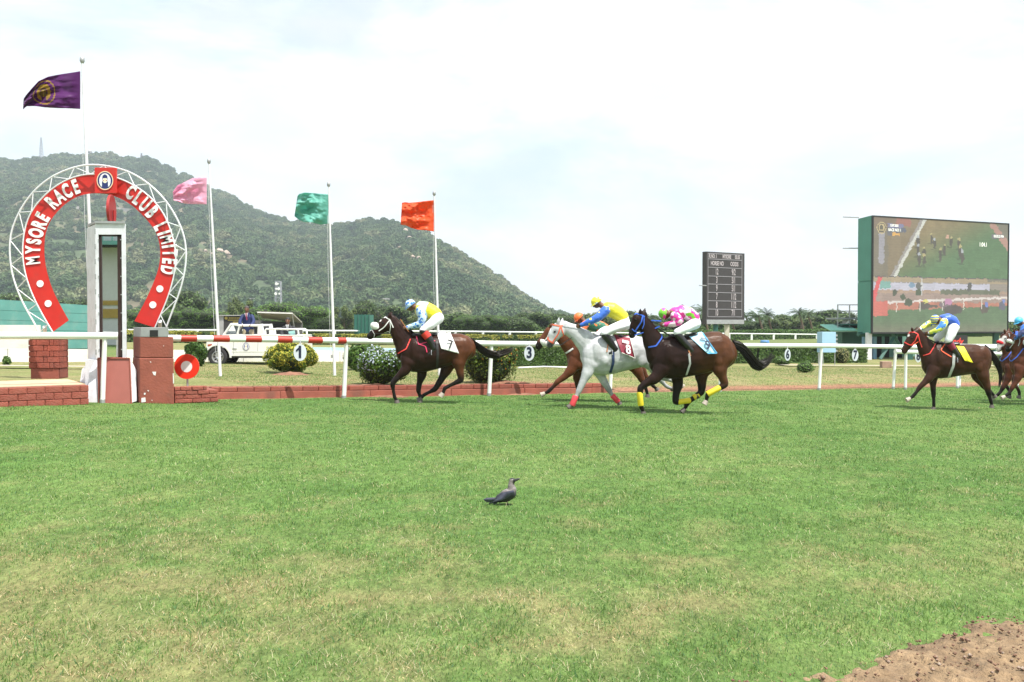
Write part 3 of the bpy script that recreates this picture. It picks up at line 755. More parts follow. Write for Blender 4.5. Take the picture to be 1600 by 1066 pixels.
def hedge(name, p0, p1, wid, h, n, size, c0, c1, label, top=None, jag=.12, cat='hedge'):
    p0, p1 = Vector(p0), Vector(p1); d = (p1 - p0); Ln = d.length; d.normalize(); nn = Vector((-d.y, d.x, 0)).normalized()
    e = empty(name, (p0 + p1) / 2, label, cat)
    t = RNG.random(n) * Ln; f = RNG.random(n)
    per = wid + 2 * h; q = f * per
    hh = h * (1 + (fbm(t / 1.3, t * 0 + 3, 5, 3) - .5) * jag * 2)
    lat = np.where(q < h, -wid / 2, np.where(q < h + wid, q - h - wid / 2, wid / 2)); zz = np.where(q < h, q / h * hh, np.where(q < h + wid, hh, (per - q) / h * hh))
    rr_ = (fbm(t * 2.2, q * 2.2, 15, 3) - .5) * .28
    onv = (q < h) | (q > h + wid)
    lat = lat * (1 + np.where(onv, rr_ * 1.2, 0)) ; zz = zz * (1 + np.where(onv, 0, rr_ * .4))
    x = p0.x + d.x * t + nn.x * lat; y = p0.y + d.y * t + nn.y * lat; z0 = gz(x, y)
    P = np.stack([x, y, z0 + zz], 1)
    up = np.where(onv, .25, 1.0); sg = np.where(q < h, -1, 1) * onv
    Nn = np.stack([nn.x * sg, nn.y * sg, up], 1); V, Fc, Cc = [], [], []
    if top is None: leaf_cloud(V, Fc, Cc, P, Nn, size, c0, c1, shade=.75 + .5 * vn(x * 2, zz * 4, 2))
    else:
        yl = (zz > hh * .62 + .1 * vn(x * 3, y, 8)) & (vn(x * .8, y * .8, 4) > .25)
        leaf_cloud(V, Fc, Cc, P[~yl], Nn[~yl], size, c0, c1); leaf_cloud(V, Fc, Cc, P[yl], Nn[yl], size, *top)
    o = link('foliage', finish_cloud('foliage', V, Fc, Cc, M_leaf), e); o['kind'] = 'stuff'
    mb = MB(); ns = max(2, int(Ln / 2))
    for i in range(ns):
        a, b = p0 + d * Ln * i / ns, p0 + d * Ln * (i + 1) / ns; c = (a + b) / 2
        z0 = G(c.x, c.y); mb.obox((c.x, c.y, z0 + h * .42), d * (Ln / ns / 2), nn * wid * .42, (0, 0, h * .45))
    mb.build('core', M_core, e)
    return e

# tree kinds: crown meshes shared between copies
def tree_mesh(kind, seed):
    rnd = random.Random(seed); lobes = []
    if kind == 'dome':      # wide umbrella crown, unit height 1, half width .95
        for k in range(26):
            a = rnd.uniform(0, 6.28); q = math.sqrt(rnd.random()) * .82
            z = .42 + .42 * math.sqrt(max(0, 1 - q * q)) * rnd.uniform(.85, 1)
            lobes.append(((math.cos(a) * q, math.sin(a) * q, z), .24, .24, .13))
        lobes.append(((0, 0, .5), .7, .7, .25))
        c0, c1 = (.07, .16, .022), (.15, .27, .045); n, sz = 10000, .018
    elif kind == 'round':
        for k in range(20):
            a = rnd.uniform(0, 6.28); q = rnd.uniform(.1, .48); z = rnd.uniform(.32, .82)
            q *= math.sqrt(max(.1, 1 - ((z - .5) / .5) ** 2)); r_ = rnd.uniform(.13, .21)
            lobes.append(((math.cos(a) * q, math.sin(a) * q, z), r_, r_, r_ * .8))
        lobes.append(((0, 0, .52), .34, .34, .36))
        c0, c1 = (.05, .10, .025), (.115, .175, .048); n, sz = 5000, .030
    else:                   # feathery light
        for k in range(22):
            a = rnd.uniform(0, 6.28); q = rnd.uniform(.1, .55); z = rnd.uniform(.2, .88)
            q *= math.sqrt(max(.1, 1 - ((z - .5) / .55) ** 2)); r_ = rnd.uniform(.09, .16)
            lobes.append(((math.cos(a) * q, math.sin(a) * q, z), r_, r_, r_ * .9))
        c0, c1 = (.10, .15, .04), (.19, .24, .08); n, sz = 3600, .030
    P, Nn = lobes_points(lobes, n); V, Fc, Cc = [], [], []
    sh = .65 + .7 * vn(P[:, 0] * 6, P[:, 2] * 8 + P[:, 1] * 5, seed)
    leaf_cloud(V, Fc, Cc, P, Nn, sz, c0, c1, 1.3, shade=sh)
    me = finish_cloud('crown', V, Fc, Cc, M_leaf)
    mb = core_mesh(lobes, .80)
    trk = MB(); trk.tube([(0, 0, -.05), (.01, 0, .2), (.03, .01, .45)], [.035, .028, .018], 7)
    for k in range(6):
        a = k * 1.05 + rnd.random(); trk.tube([(.01, 0, .22 + .03 * k), (math.cos(a) * .16, math.sin(a) * .16, .42 + .02 * k), (math.cos(a) * .36, math.sin(a) * .36, .6)], [.016, .011, .005], 5)
    return me, mb.mesh('core', M_core, True), trk.mesh('trunk', M_bark, True)
TM = {k: [tree_mesh(k, s_) for s_ in (1, 2, 3)] for k in ('dome', 'round', 'light')}
def tree(kind, px, top_py, w_px, Y, label, group=None, name=None, base_py=None):
    x = at(px, 500, Y).x; zb = G(x, Y); b = Vector((x, Y, zb)); top = at(px, top_py, Y).z; h = max(1.5, top - zb)
    wf = {'dome': 2.05, 'round': 1.15, 'light': 1.15}[kind]; w = w_px / (F / Y)
    e = empty(name or {'dome': 'rain_tree', 'round': 'round_tree', 'light': 'light_tree'}[kind], b, label, 'tree', group)
    v = random.randrange(3); sx = w / wf
    hk = {'dome': .97, 'round': 1.0, 'light': 1.02}[kind]
    rot = random.uniform(0, 6.28)
    for nm, me in zip(('crown', 'crown_core', 'trunk'), TM[kind][v]):
        o = bpy.data.objects.new(nm, me); COL.objects.link(o); o.parent = e
        o.scale = (sx, sx, h / hk); o.rotation_euler = (0, 0, rot)
        if nm != 'trunk': o['kind'] = 'stuff'
    return e

TREES = [  # kind, px, top, width px, depth, label
 ('round', 20, 455, 110, 200, 'dark round tree top showing above the teal wall at the far left'),
 ('round', 125, 462, 90, 205, 'dark round tree between the horseshoe band and the teal wall'),
 ('round', 285, 449, 95, 150, 'tall dark tree directly right of the horseshoe band'),
 ('dome', 240, 478, 110, 135, 'bright green spreading tree seen through the lower horseshoe opening'),
 ('dome', 305, 479, 120, 130, 'broad bright rain tree behind the pink flag pole foot'),
 ('light', 372, 462, 48, 150, 'yellowish feathery tree just behind the standing man'),
 ('dome', 452, 470, 142, 125, 'wide domed rain tree behind the open roofed equipment cabin'),
 ('dome', 400, 490, 90, 120, 'low spreading tree left of the wide domed rain tree'),
 ('light', 538, 476, 45, 150, 'pale feathery tree just right of the green flag pole'),
 ('round', 575, 466, 75, 170, 'dull green round tree left of the lead horse head'),
 ('round', 500, 486, 60, 140, 'small round tree at the right foot of the domed rain tree'),
 ('round', 615, 474, 80, 175, 'dull green round tree behind the lead jockey helmet'),
 ('light', 655, 490, 50, 150, 'pale low tree behind the lead jockey back'),
 ('round', 705, 486, 80, 160, 'low dark green tree just right of the orange flag pole'),
 ('dome', 750, 489, 90, 150, 'low spreading tree behind the lead horse tail'),
 ('round', 800, 491, 70, 150, 'low round tree above the third rail number plate'),
 ('round', 835, 485, 75, 170, 'round green tree left of the grey horse ears'),
 ('round', 880, 488, 60, 190, 'small round tree directly behind the grey horse head'),
 ('round', 915, 490, 60, 190, 'small dark tree behind the orange capped jockey'),
 ('light', 940, 480, 50, 170, 'pale tree behind the yellow capped jockey arm'),
 ('round', 975, 483, 75, 180, 'round tree behind the bay horse ears with blue bridle'),
 ('round', 1010, 486, 60, 180, 'green tree between the dark bay horse head and pink jockey cap'),
 ('round', 1050, 492, 60, 180, 'low green tree behind the pink and green jockey'),
 ('round', 1090, 489, 60, 175, 'green tree touching the left edge of the odds board'),
 ('round', 1170, 499, 70, 160, 'green tree touching the right edge of the odds board'),
 ('light', 1200, 492, 60, 175, 'pale tree behind the blue barrel'),
 ('round', 1228, 489, 60, 190, 'round dark tree left of the large spreading tree'),
 ('round', 1285, 481, 105, 190, 'large dark tree crown left of the stair platform'),
 ('light', 1250, 493, 60, 170, 'pale grey green tree in front of the large dark crown'),
 ('light', 1325, 492, 50, 190, 'sparse pale tree behind the platform railing'),
 ('round', 1590, 522, 60, 190, 'low tree just right of the big screen'),
 ('round', 1640, 518, 80, 190, 'low dark tree at the far right edge beyond the last jockey'),
 ('round', 1440, 530, 110, 190, 'low tree under the big screen seen between its legs'),
 ('round', -40, 452, 110, 200, 'round tree left of the picture beyond the teal wall'),
]
for k_, px, ty, w, Y, lb in TREES: tree(k_, px, ty, w, Y, lb, 'trees beyond the far rail')
# continuous lower scrub belt behind the far rail
bp_ = []; bs_ = []
for i in range(520):
    px = random.uniform(-120, 1720); Y = random.uniform(165, 215); s_ = random.uniform(.9, 1.9) if px > 850 else random.uniform(1.2, 2.6)
    x = at(px, 500, Y).x; bp_.append((x, Y, G(x, Y) + s_ * .45)); bs_.append(s_)
M_belt = crown_material('belt_leaf', (.035, .07, .02), (.07, .12, .03), (.12, .16, .05))
tag(scatter_gn('far_thicket', bp_, bs_, M_belt, 3, 1.0, 1.0, 300), 'low green thicket closing the gap under the far trees', 'thicket', kind='stuff')

def palm_mesh(seed):
    rnd = random.Random(seed); V = []; Fc = []; Cc = []
    for k in range(20):
        a = rnd.uniform(0, 6.28); el = rnd.uniform(-.3, 1.1); L_ = rnd.uniform(1.7, 2.2); pts = []
        for i in range(8):
            t = i / 7; r_ = L_ * t; z = math.sin(el) * r_ - .35 * r_ * r_ * .6
            pts.append(Vector((math.cos(a) * r_ * math.cos(el * .7), math.sin(a) * r_ * math.cos(el * .7), z)))
        sd = Vector((-math.sin(a), math.cos(a), 0))
        for i in range(1, 8):
            for sg in (-1, 1):
                for q in (0, .5):
                    p = pts[i - 1].lerp(pts[i], q) ; w = .42 * (1 - abs(i / 7 - .5) * 1.1)
                    n = len(V); V += [p, p + (pts[i] - pts[i - 1]) * .4, p + sd * sg * w + Vector((0, 0, -w * .6)) + (pts[i] - pts[i - 1]) * .5]
                    Fc.append((n, n + 1, n + 2)); c = rnd.uniform(.7, 1.2); Cc += [(.05 * c, .09 * c, .03 * c)] * 3
    return np_mesh('frond_crown', [tuple(v) for v in V], Fc, M_leaf, Cc)
PM = [palm_mesh(s_) for s_ in range(3)]
tm = MB(); tm.tube([(0, 0, -.3), (.1, 0, .3), (.05, 0, .7), (0, 0, 1)], [.03, .024, .02, .018], 7); PT = tm.mesh('trunk', M_bark, True)
for i, (px, py, sc_) in enumerate([(1072, 486, 1.1), (1098, 484, 1.3), (1165, 494, 1.2), (1184, 493, 1.1), (1198, 491, 1.2), (1248, 488, 1.0), (1140, 492, 1.2), (1262, 490, .8)]):
    Y = 150 + 6 * (i % 3); x = at(px, 500, Y).x; b = Vector((x, Y, G(x, Y))); h = at(px, py, Y).z - b.z
    lb = ['palm crown behind the raised back of the dark bay horse', 'palm crown just left of the odds board', 'palm with drooping fronds beside the right edge of the odds board', 'middle palm of the trio right of the odds board', 'tall palm right of the odds board trio', 'palm poking above the large dark tree',
          'palm hidden mostly behind the odds board', 'small palm left of the platform tree crown'][i]
    e = empty('palm_tree', b, lb, 'palm tree', 'palms beyond the far rail')
    o = bpy.data.objects.new('trunk', PT); COL.objects.link(o); o.parent = e; o.scale = (8, 8, h)
    o = bpy.data.objects.new('frond_crown', PM[i % 3]); COL.objects.link(o); o.parent = e; o.location = (0, 0, h); o.scale = (sc_,) * 3; o.rotation_euler = (0, 0, i)

# ================================================================== WALLS AND BEDS
def px_slab(name, x0, x1, yt, yb, Y0, Y1, th, m, parent, yt2=None, bevel=0):
    """upright slab whose front face spans photo columns x0..x1; depths Y0 (left), Y1 (right)"""
    a = at(x0, yt, Y0); b = at(x1, yt2 if yt2 is not None else yt, Y1); za = at(x0, yb, Y0).z; zb = at(x1, yb, Y1).z
    d = Vector((b.x - a.x, b.y - a.y, 0)).normalized(); nn = Vector((-d.y, d.x, 0)) * th
    mb = MB(); mb.prism([(a.x, a.y, za), (b.x, b.y, zb), (b.x, b.y, b.z), (a.x, a.y, a.z)], nn)
    o = mb.build(name, m, parent)
    if bevel: bv = o.modifiers.new('bevel', 'BEVEL'); bv.width = bevel; bv.segments = 2
    return o
M_wallw = mat('limewash', (.74, .74, .70), .9, var=.08, scale=1.2, dirt=((.50, .46, .38), 1.6, .5), bump=.3, bscale=12)
M_cyan = mat('pale_blue_paint', (.36, .60, .66), .6, var=.08)
# low white wall running behind the car
wl0 = on_ground(-60, 566); w1p = on_ground(622, 566)
e = empty('low_wall', (wl0 + w1p) / 2, 'long low whitewashed wall with pale blue top behind the white pickup', 'wall')
def wall_seg(nm, p, q, z0, h, th, m, par):
    p, q = Vector(p), Vector(q); d = (q - p); d.z = 0; d.normalize(); nn = Vector((-d.y, d.x, 0)) * th; mb = MB()
    mb.prism([(p.x, p.y, p.z + z0), (q.x, q.y, q.z + z0), (q.x, q.y, q.z + z0 + h), (p.x, p.y, p.z + z0 + h)], nn); return mb.build(nm, m, par)
for i in range(12):
    p, q = wl0.lerp(w1p, i / 12 + .0006), wl0.lerp(w1p, (i + 1) / 12 - .0006)
    wall_seg('panel', p, q, -.15, .15 + .44, .12, M_wallw, e)
pp = wl0.lerp(w1p, .74); wall_seg('blue_coping', pp + Vector((0, .13, 0)), w1p + Vector((0, .13, 0)), .30, .27, .25, M_cyan, e)
# tall white block at far left
e = empty('white_block', at(20, 560, 34), 'tall white rendered wall block at the far left edge', 'wall')
px_slab('block', -40, 52.5, 508, 566, 33.0, 33.0, .5, M_wallw, e)
# teal board wall
e = empty('board_wall', at(70, 560, 36), 'teal painted wall of wide horizontal boards behind the horseshoe', 'wall')
for i in range(5):
    f0, f1 = i / 5, (i + 1) / 5
    a0, a1 = 468 + (546 - 468) * f0, 468 + (546 - 468) * f1; b0_, b1_ = 477 + (545 - 477) * f0, 477 + (545 - 477) * f1
    A = at(-40, a0 - 2.3 if i == 0 else a0, 36.5); B = at(135.5, b0_, 36.0); A2 = at(-40, a1 - .45, 36.5); B2 = at(135.5, b1_ - .45, 36.0)
    mb = MB(); mb.prism([A2, B2, B, A], Vector((.0, .05 + .01 * (i % 2), 0))); mb.build('board', M_teal, e)
px_slab('backing', -40, 135, 471, 546, 36.6, 36.1, .06, M_dgreen, e, 479)
px_slab('post', 132, 136, 477, 566, 36.2, 36.2, .12, M_dgreen, e)
px_slab('post', 40, 44, 474, 566, 36.4, 36.4, .12, M_dgreen, e)
# narrow paths
def strip(name, A, B, w, lift, m):
    A, B = Vector(A), Vector(B); n_ = 40; d = (B - A).normalized(); nn = Vector((-d.y, d.x, 0)); mb = MB(); V = []
    for i in range(n_ + 1):
        c = A.lerp(B, i / n_)
        for s_ in (-.5, .5):
            p = c + nn * w * s_; V.append((p.x, p.y, G(p.x, p.y) + lift))
    mb.add(V, [(2 * i, 2 * i + 2, 2 * i + 3, 2 * i + 1) for i in range(n_)]); return tag(mb.build(name, m), kind='structure')
M_path = mat('path_concrete', (.42, .37, .31), .9, var=.2, scale=3, bump=.3)
strip('path', on_ground(1225, 573), on_ground(1650, 573), .9, .09, M_path)
strip('footpath', on_ground(-60, 575), on_ground(205, 578), .45, .09, M_path)

# ---- brick helper: one shared brick mesh
def brick_mesh(l, w, h, nm='brick'):
    bm = bmesh.new(); bmesh.ops.create_cube(bm, size=1)
    for v in bm.verts: v.co = Vector((v.co.x * l, v.co.y * w, v.co.z * h))
    bmesh.ops.bevel(bm, geom=bm.edges[:], offset=.006, segments=1, affect='EDGES')
    me = bpy.data.meshes.new(nm); bm.to_mesh(me); bm.free(); me.materials.append(M_brick); return me
def course(parent, p0, d, L_, z, l, h, w, jitter=.006, off=0.0, me=None, name='brick'):
    """bricks of length l along d from p0 (2D front line) at height z"""
    me = me or brick_mesh(l - .012, w, h - .012); d = Vector(d).normalized(); nn = Vector((-d.y, d.x, 0))
    t = -off * l
    while t < L_ - .02:
        a, b_ = max(t, 0), min(t + l, L_)
        if b_ - a > .03:
            c = Vector(p0) + d * ((a + b_) / 2) + nn * (w / 2 + random.uniform(-jitter, jitter)); c.z = z + h / 2
            o = link(name, me, parent); o.location = parent.matrix_basis.inverted() @ c if False else c
            o.matrix_parent_inverse = world_inv(parent)
            o.rotation_euler = (0, random.uniform(-.006, .006), math.atan2(d.y, d.x) + random.uniform(-.008, .008)); o.scale = ((b_ - a) / l, 1, 1)
        t += l
# long kerb
def railpt(t, d): 
    x = RP0[0] + RDIR[0] * t + RNRM[0] * d; y = RP0[1] + RDIR[1] * t + RNRM[1] * d; return Vector((x, y, 0))
def zt(t, d): p = railpt(t, d); return float(-.03 * 45 * math.tanh(p.x / 45))
kb = empty('brick_kerb', railpt(6, .45), 'long low red painted brick kerb between the turf and the flower bed', 'kerb')
tk0, tk1 = .95, KERB_END
tiltr = math.atan2(zt(tk1, .4) - zt(tk0, .4), tk1 - tk0)
def kerb_course(z, h, l, m, w, dd, nm, gap=.01, off=0, jz=.004):
    bm = bmesh.new(); bmesh.ops.create_cube(bm, size=1)
    for v in bm.verts: v.co = Vector((v.co.x * (l - gap), v.co.y * w, v.co.z * (h - gap * .8)))
    bmesh.ops.bevel(bm, geom=bm.edges[:], offset=.008, segments=1, affect='EDGES'); me = bpy.data.meshes.new(nm); bm.to_mesh(me); bm.free(); me.materials.append(m)
    t = tk0 - off * l
    while t < tk1:
        a, b_ = max(t, tk0), min(t + l, tk1); c_ = railpt((a + b_) / 2, dd + w / 2 + random.uniform(-.006, .006)); c_.z = zt((a + b_) / 2, .4) + z + h / 2 + random.uniform(-jz, jz)
        if b_ - a > .04:
            o = link(nm, me, kb); o.location = c_; o.matrix_parent_inverse = world_inv(kb)
            o.rotation_euler = (0, -tiltr + random.uniform(-.008, .008), math.atan2(RDIR[1], RDIR[0]) + random.uniform(-.006, .006)); o.scale = ((b_ - a) / l, 1, 1)
        t += l
kerb_course(-.10, .25, 2.1, M_plaster, .24, .30, 'plinth_block', gap=.006, off=.3)
kerb_course(.15, .105, .36, M_brick, .22, .315, 'brick', off=.5)
bf = MB(); A, B = railpt(tk0 + .02, .36), railpt(tk1 - .05, .36); za, zb = zt(tk0, .4), zt(tk1, .4)
nn = Vector((RNRM[0], RNRM[1], 0)) * .14
bf.prism([(A.x, A.y, za - .1), (B.x, B.y, zb - .1), (B.x, B.y, zb + .235), (A.x, A.y, za + .235)], nn); bf.build('mortar_bed', M_mortar, kb)

# left platform of brick courses with a sandy top
pf0, pf1 = on_ground(-70, 637), on_ground(139, 632.5); d = (pf1 - pf0).normalized(); L_ = (pf1 - pf0).length
ph = .37
pl = empty('brick_platform', (pf0 + pf1) / 2, 'low brick platform with sandy top left of the finish post', 'platform')
for c_ in range(3):
    hh = ph / 3; z = pf1.z + .10
    course(pl, pf0 + Vector((0, 0, 0)), d, L_, pf1.z + .0 + c_ * hh, .30, hh, .15, off=.5 * (c_ % 2) + .2, jitter=.009)
nn2 = Vector((-d.y, d.x, 0)); mb = MB()
a, b = pf0 + nn2 * .02 + Vector((0, 0, 0)), pf1 + nn2 * .02 - d * .02
mb.prism([(a.x, a.y, pf1.z - .15), (b.x, b.y, pf1.z - .15), (b.x, b.y, pf1.z + ph - .004), (a.x, a.y, pf1.z + ph - .004)], nn2 * 2.2); mb.build('mortar_core', M_mortar, pl)
M_sand = mat('sandy_render', (.52, .36, .24), .95, var=.2, scale=3, bump=.5, bscale=30)
mb = MB(); a = pf0 + nn2 * .155; b = pf1 + nn2 * .155 - d * .03
mb.prism([(a.x, a.y, pf1.z + ph), (b.x, b.y, pf1.z + ph), (b.x, b.y, pf1.z + ph + .012), (a.x, a.y, pf1.z + ph + .012)], nn2 * 2.05); mb.build('sandy_top', M_sand, pl)

# left brick pillar (carries the left end of the horseshoe)
YP = 20.3; pz = pf1.z + ph + .012
x0, x1 = at(44.6, 560, YP).x, at(91.8, 560, YP).x; zt_ = at(60, 522, YP).z; zm = at(60, 575.7, YP).z
bp = empty('brick_pillar', ((x0 + x1) / 2, YP, pz), 'square red brick pillar on the sandy platform under the left horseshoe end', 'pillar')
sd = Vector((.62, .78, 0)).normalized(); sdl = (at(102.5, 560, YP + .42).x - x1)
wside = .5
def quadprism(xa, xb, y0, za_, zb_, shrink=0, dep=.5):
    A = Vector((xa + shrink, y0 + shrink, 0)); B = Vector((xb - shrink, y0 + shrink, 0)); C = Vector((xb - shrink, y0 + dep, 0)); D = Vector((xa + shrink, y0 + dep, 0))
    sh = sdl + .03
    C.x += sh; D.x += sh
    m_ = MB(); m_.prism([(p.x, p.y, za_) for p in (A, B, C, D)], (0, 0, zb_ - za_)); return m_
quadprism(x0, x1, YP, zm, zt_, .02).build('mortar_core', M_mortar, bp)
quadprism(x0 + .04, x1 - .02, YP + .01, pz - .02, zm - .004, 0).build('plinth', M_plaster, bp)
nrow = 6; rh = (zt_ - zm) / nrow
for r_ in range(nrow):
    z = zm + r_ * rh; Lx = x1 - x0; cuts = [0, .26, .70, .84, 1] if r_ % 2 == 0 else [0, .50, .62, 1]
    for a_, b_ in zip(cuts[:-1], cuts[1:]):
        mb = MB(); j = random.uniform(-.006, .006)
        mb.box((x0 + Lx * a_ + .006, YP - .012 + j, z + .006), (x0 + Lx * b_ - .006, YP + .10, z + rh - .006)); mb.build('brick', M_brick, bp, bevel=.006)
    # side bricks
    A = Vector((x1 - .008, YP + .03, 0)); B = Vector((x1 + sdl + .02, YP + .48, 0)); dd = (B - A); ln = dd.length; dd.normalize(); nn = Vector((dd.y, -dd.x, 0))
    for a_, b_ in (((0, .5), (.5, 1)) if r_ % 2 else ((0, .25), (.25, 1))):
        mb = MB(); p, q = A + dd * (ln * a_ + .006), A + dd * (ln * b_ - .006)
        mb.prism([(p.x, p.y, z + .006), (q.x, q.y, z + .006), (q.x, q.y, z + rh - .006), (p.x, p.y, z + rh - .006)], nn * .012); mb.build('brick', M_brick, bp)
# recessed square at the plinth side
mb = MB(); p, q = A + dd * .03, A + dd * (ln - .01); mb.prism([(p.x, p.y, pz), (q.x, q.y, pz), (q.x, q.y, zm - .01), (p.x, p.y, zm - .01)], nn * -.004)
mb.build('plinth_recess', M_mortar, bp)

# right red pillar with steel cap box
YQ = 18.75
e = empty('rendered_pillar', at(246, 628, YQ), 'square red rendered pillar with chipped paint and grey steel cap box', 'pillar')
xa, xb = at(219, 560, YQ).x, at(271, 560, YQ).x; zb_, zt2 = G((xa + xb) / 2, YQ) - .05, at(240, 526.5, YQ).z
zmid = at(240, 559, YQ).z; dl = .26
def lp(xa, xb, y, z0, z1, grow=0, dep=.62):
    m_ = MB(); A = [(xa - grow, y - grow), (xb + grow, y - grow), (xb + grow - .32, y + dep), (xa - grow - .38, y + dep)]
    m_.prism([(p[0], p[1], z0) for p in A], (0, 0, z1 - z0)); return m_
lp(xa, xb, YQ, zb_, zmid - .012, .01).build('lower_block', M_plaster, e, bevel=.015)
lp(xa, xb, YQ, zmid, zt2, 0).build('upper_block', M_plaster, e, bevel=.015)
lp(xa + .01, xb - .01, YQ + .01, zmid - .014, zmid, 0).build('joint', M_mortar, e)
xc0, xc1 = at(210.5, 520, YQ).x, at(263.5, 520, YQ).x; zc = at(240, 511.8, YQ).z
lp(xc0 + .12, xc1, YQ - .005, zt2, zc, 0, .6).build('cap_box', M_grey, e, bevel=.004)
def front_patch(name, pts, y, m, parent, th=.006):
    mb = MB(); P = [Vector((at(p[0], p[1], y).x, y, at(p[0], p[1], y).z)) for p in pts][::-1]; mb.prism(P, Vector((0, -th, 0))); return mb.build(name, m, parent)
front_patch('cap_opening', [(234, 516), (247, 516), (247, 526), (234, 526)], YQ - .006, M_dark, e, .004)
for pts in ([(238, 581), (244, 581), (243, 587), (240, 586)], [(234, 565), (236, 565), (236, 567)], [(230, 610), (233, 610), (232, 612)], [(225, 614), (228, 614), (227, 617), (225, 617)],
            [(221, 622), (227, 621), (228, 628), (221, 629)], [(271, 583), (270, 584), (270.6, 600), (272, 598)], [(236.6, 625), (238, 625), (238, 627)], [(255, 540), (256, 540), (256, 541.5)]):
    front_patch('paint_chip', pts, YQ - .012, M_dot, e, .003)
# brick steps right of the pillar
e = empty('brick_step', at(305, 628, 19.3), 'short red brick step right of the rendered pillar beside the kerb start', 'step')
s0, s1 = on_ground(273, 630.5), on_ground(341, 629.5); d = (s1 - s0).normalized(); L_ = (s1 - s0).length
for c_ in range(4):
    hgt = .082
    course(e, s0, d, L_ - (.0 if c_ < 3 else .22), s1.z + .02 + c_ * hgt, .22 if c_ > 1 else .34, hgt, .14, off=.5 * (c_ % 2), jitter=.012)
nn2 = Vector((-d.y, d.x, 0)); a, b = s0 + nn2 * .02, s1 + nn2 * .02 - d * .02; mb = MB()
mb.prism([(a.x, a.y, s1.z - .1), (b.x, b.y, s1.z - .1), (b.x, b.y, s1.z + .262), (a.x, a.y, s1.z + .262)], nn2 * .9); mb.build('mortar_core', M_mortar, e)

# ================================================================== HORSESHOE
YH = 19.7
hs = empty('horseshoe_arch', at(153, 512, YH), 'giant red horseshoe arch sign with white lettering and white tubular truss', 'arch')
OUT = [(82.5, 519), (72, 502), (54, 469), (42, 439), (35.4, 409), (35, 379), (41, 345), (52.5, 324), (68, 306), (87, 290), (105, 280), (126, 273), (147, 271), (181, 276), (210, 289), (236, 308), (257, 334), (270, 368), (276, 400), (272, 433), (261, 469), (249, 496), (242, 512)]
INN = [(107.5, 500.6), (93, 475), (81, 451), (72, 421), (68.5, 394), (70.5, 364), (76, 348), (87, 333), (98, 321.5), (110, 312), (126, 304.5), (140, 302), (155, 301.5), (181, 306), (205, 319), (226, 339), (242, 358), (248, 372), (251.5, 391), (249, 418), (240, 442), (228, 469), (210, 502)]
TRO = [(61.5, 520), (52.5, 502), (39, 481), (27, 454), (18, 427), (14.4, 394), (16, 362), (33, 324), (55, 295), (84, 273), (121, 259), (142, 256.5), (163, 258), (200, 266.5), (231, 285), (259, 312), (278, 343), (289, 370), (292, 400), (288, 430), (281, 457), (270, 484), (260, 511)]
def resample(P, n):
    P = np.array(P, float); d = np.r_[0, np.cumsum(np.linalg.norm(np.diff(P, axis=0), axis=1))]; d /= d[-1]; t = np.linspace(0, 1, n)
    X_ = np.interp(t, d, P[:, 0]); Y_ = np.interp(t, d, P[:, 1])
    for _ in range(6):
        X_[1:-1] = (X_[:-2] + 2 * X_[1:-1] + X_[2:]) / 4; Y_[1:-1] = (Y_[:-2] + 2 * Y_[1:-1] + Y_[2:]) / 4
    return np.stack([X_, Y_], 1)
NB = 90
O_, I_, T_ = resample(OUT, NB), resample(INN, NB), resample(TRO, NB)
def hp(p, dy=0): return at(p[0], p[1], YH + dy)
mb = MB(); V = []
for i in range(NB): V += [hp(O_[i]), hp(I_[i]), hp(I_[i], .035), hp(O_[i], .035)]
Fc = []
for i in range(NB - 1):
    a = 4 * i
    for k in range(4): Fc.append((a + k, a + (k + 1) % 4, a + 4 + (k + 1) % 4, a + 4 + k))
Fc += [(0, 3, 2, 1), (4 * NB - 4, 4 * NB - 3, 4 * NB - 2, 4 * NB - 1)]
mb.add(V, Fc); mb.build('band', M_red, hs, bevel=0)
for nm, A_, dy, rr_ in (('outer_tube', T_, -.06, .018), ('inner_tube', O_, -.10, .014), ('inner_tube', O_, .06, .014)):
    mb = MB(); mb.tube([hp(p, dy) for p in A_], rr_, 7); mb.build(nm, M_steelwhite, hs, True)
nseg = 34
for i in range(nseg):
    a = int(i * (NB - 1) / nseg); b = int((i + 1) * (NB - 1) / nseg)
    mb = MB(); p, q = (hp(T_[a], -.06), hp(O_[b], -.10)) if i % 2 == 0 else (hp(O_[a], -.10), hp(T_[b], -.06)); mb.tube([p, q], .010, 5); mb.build('truss_brace', M_steelwhite, hs, True)
    if i % 2 == 0: mb = MB(); mb.tube([hp(T_[a], -.06), hp(O_[b], .06)], .009, 5); mb.build('truss_brace', M_steelwhite, hs, True)
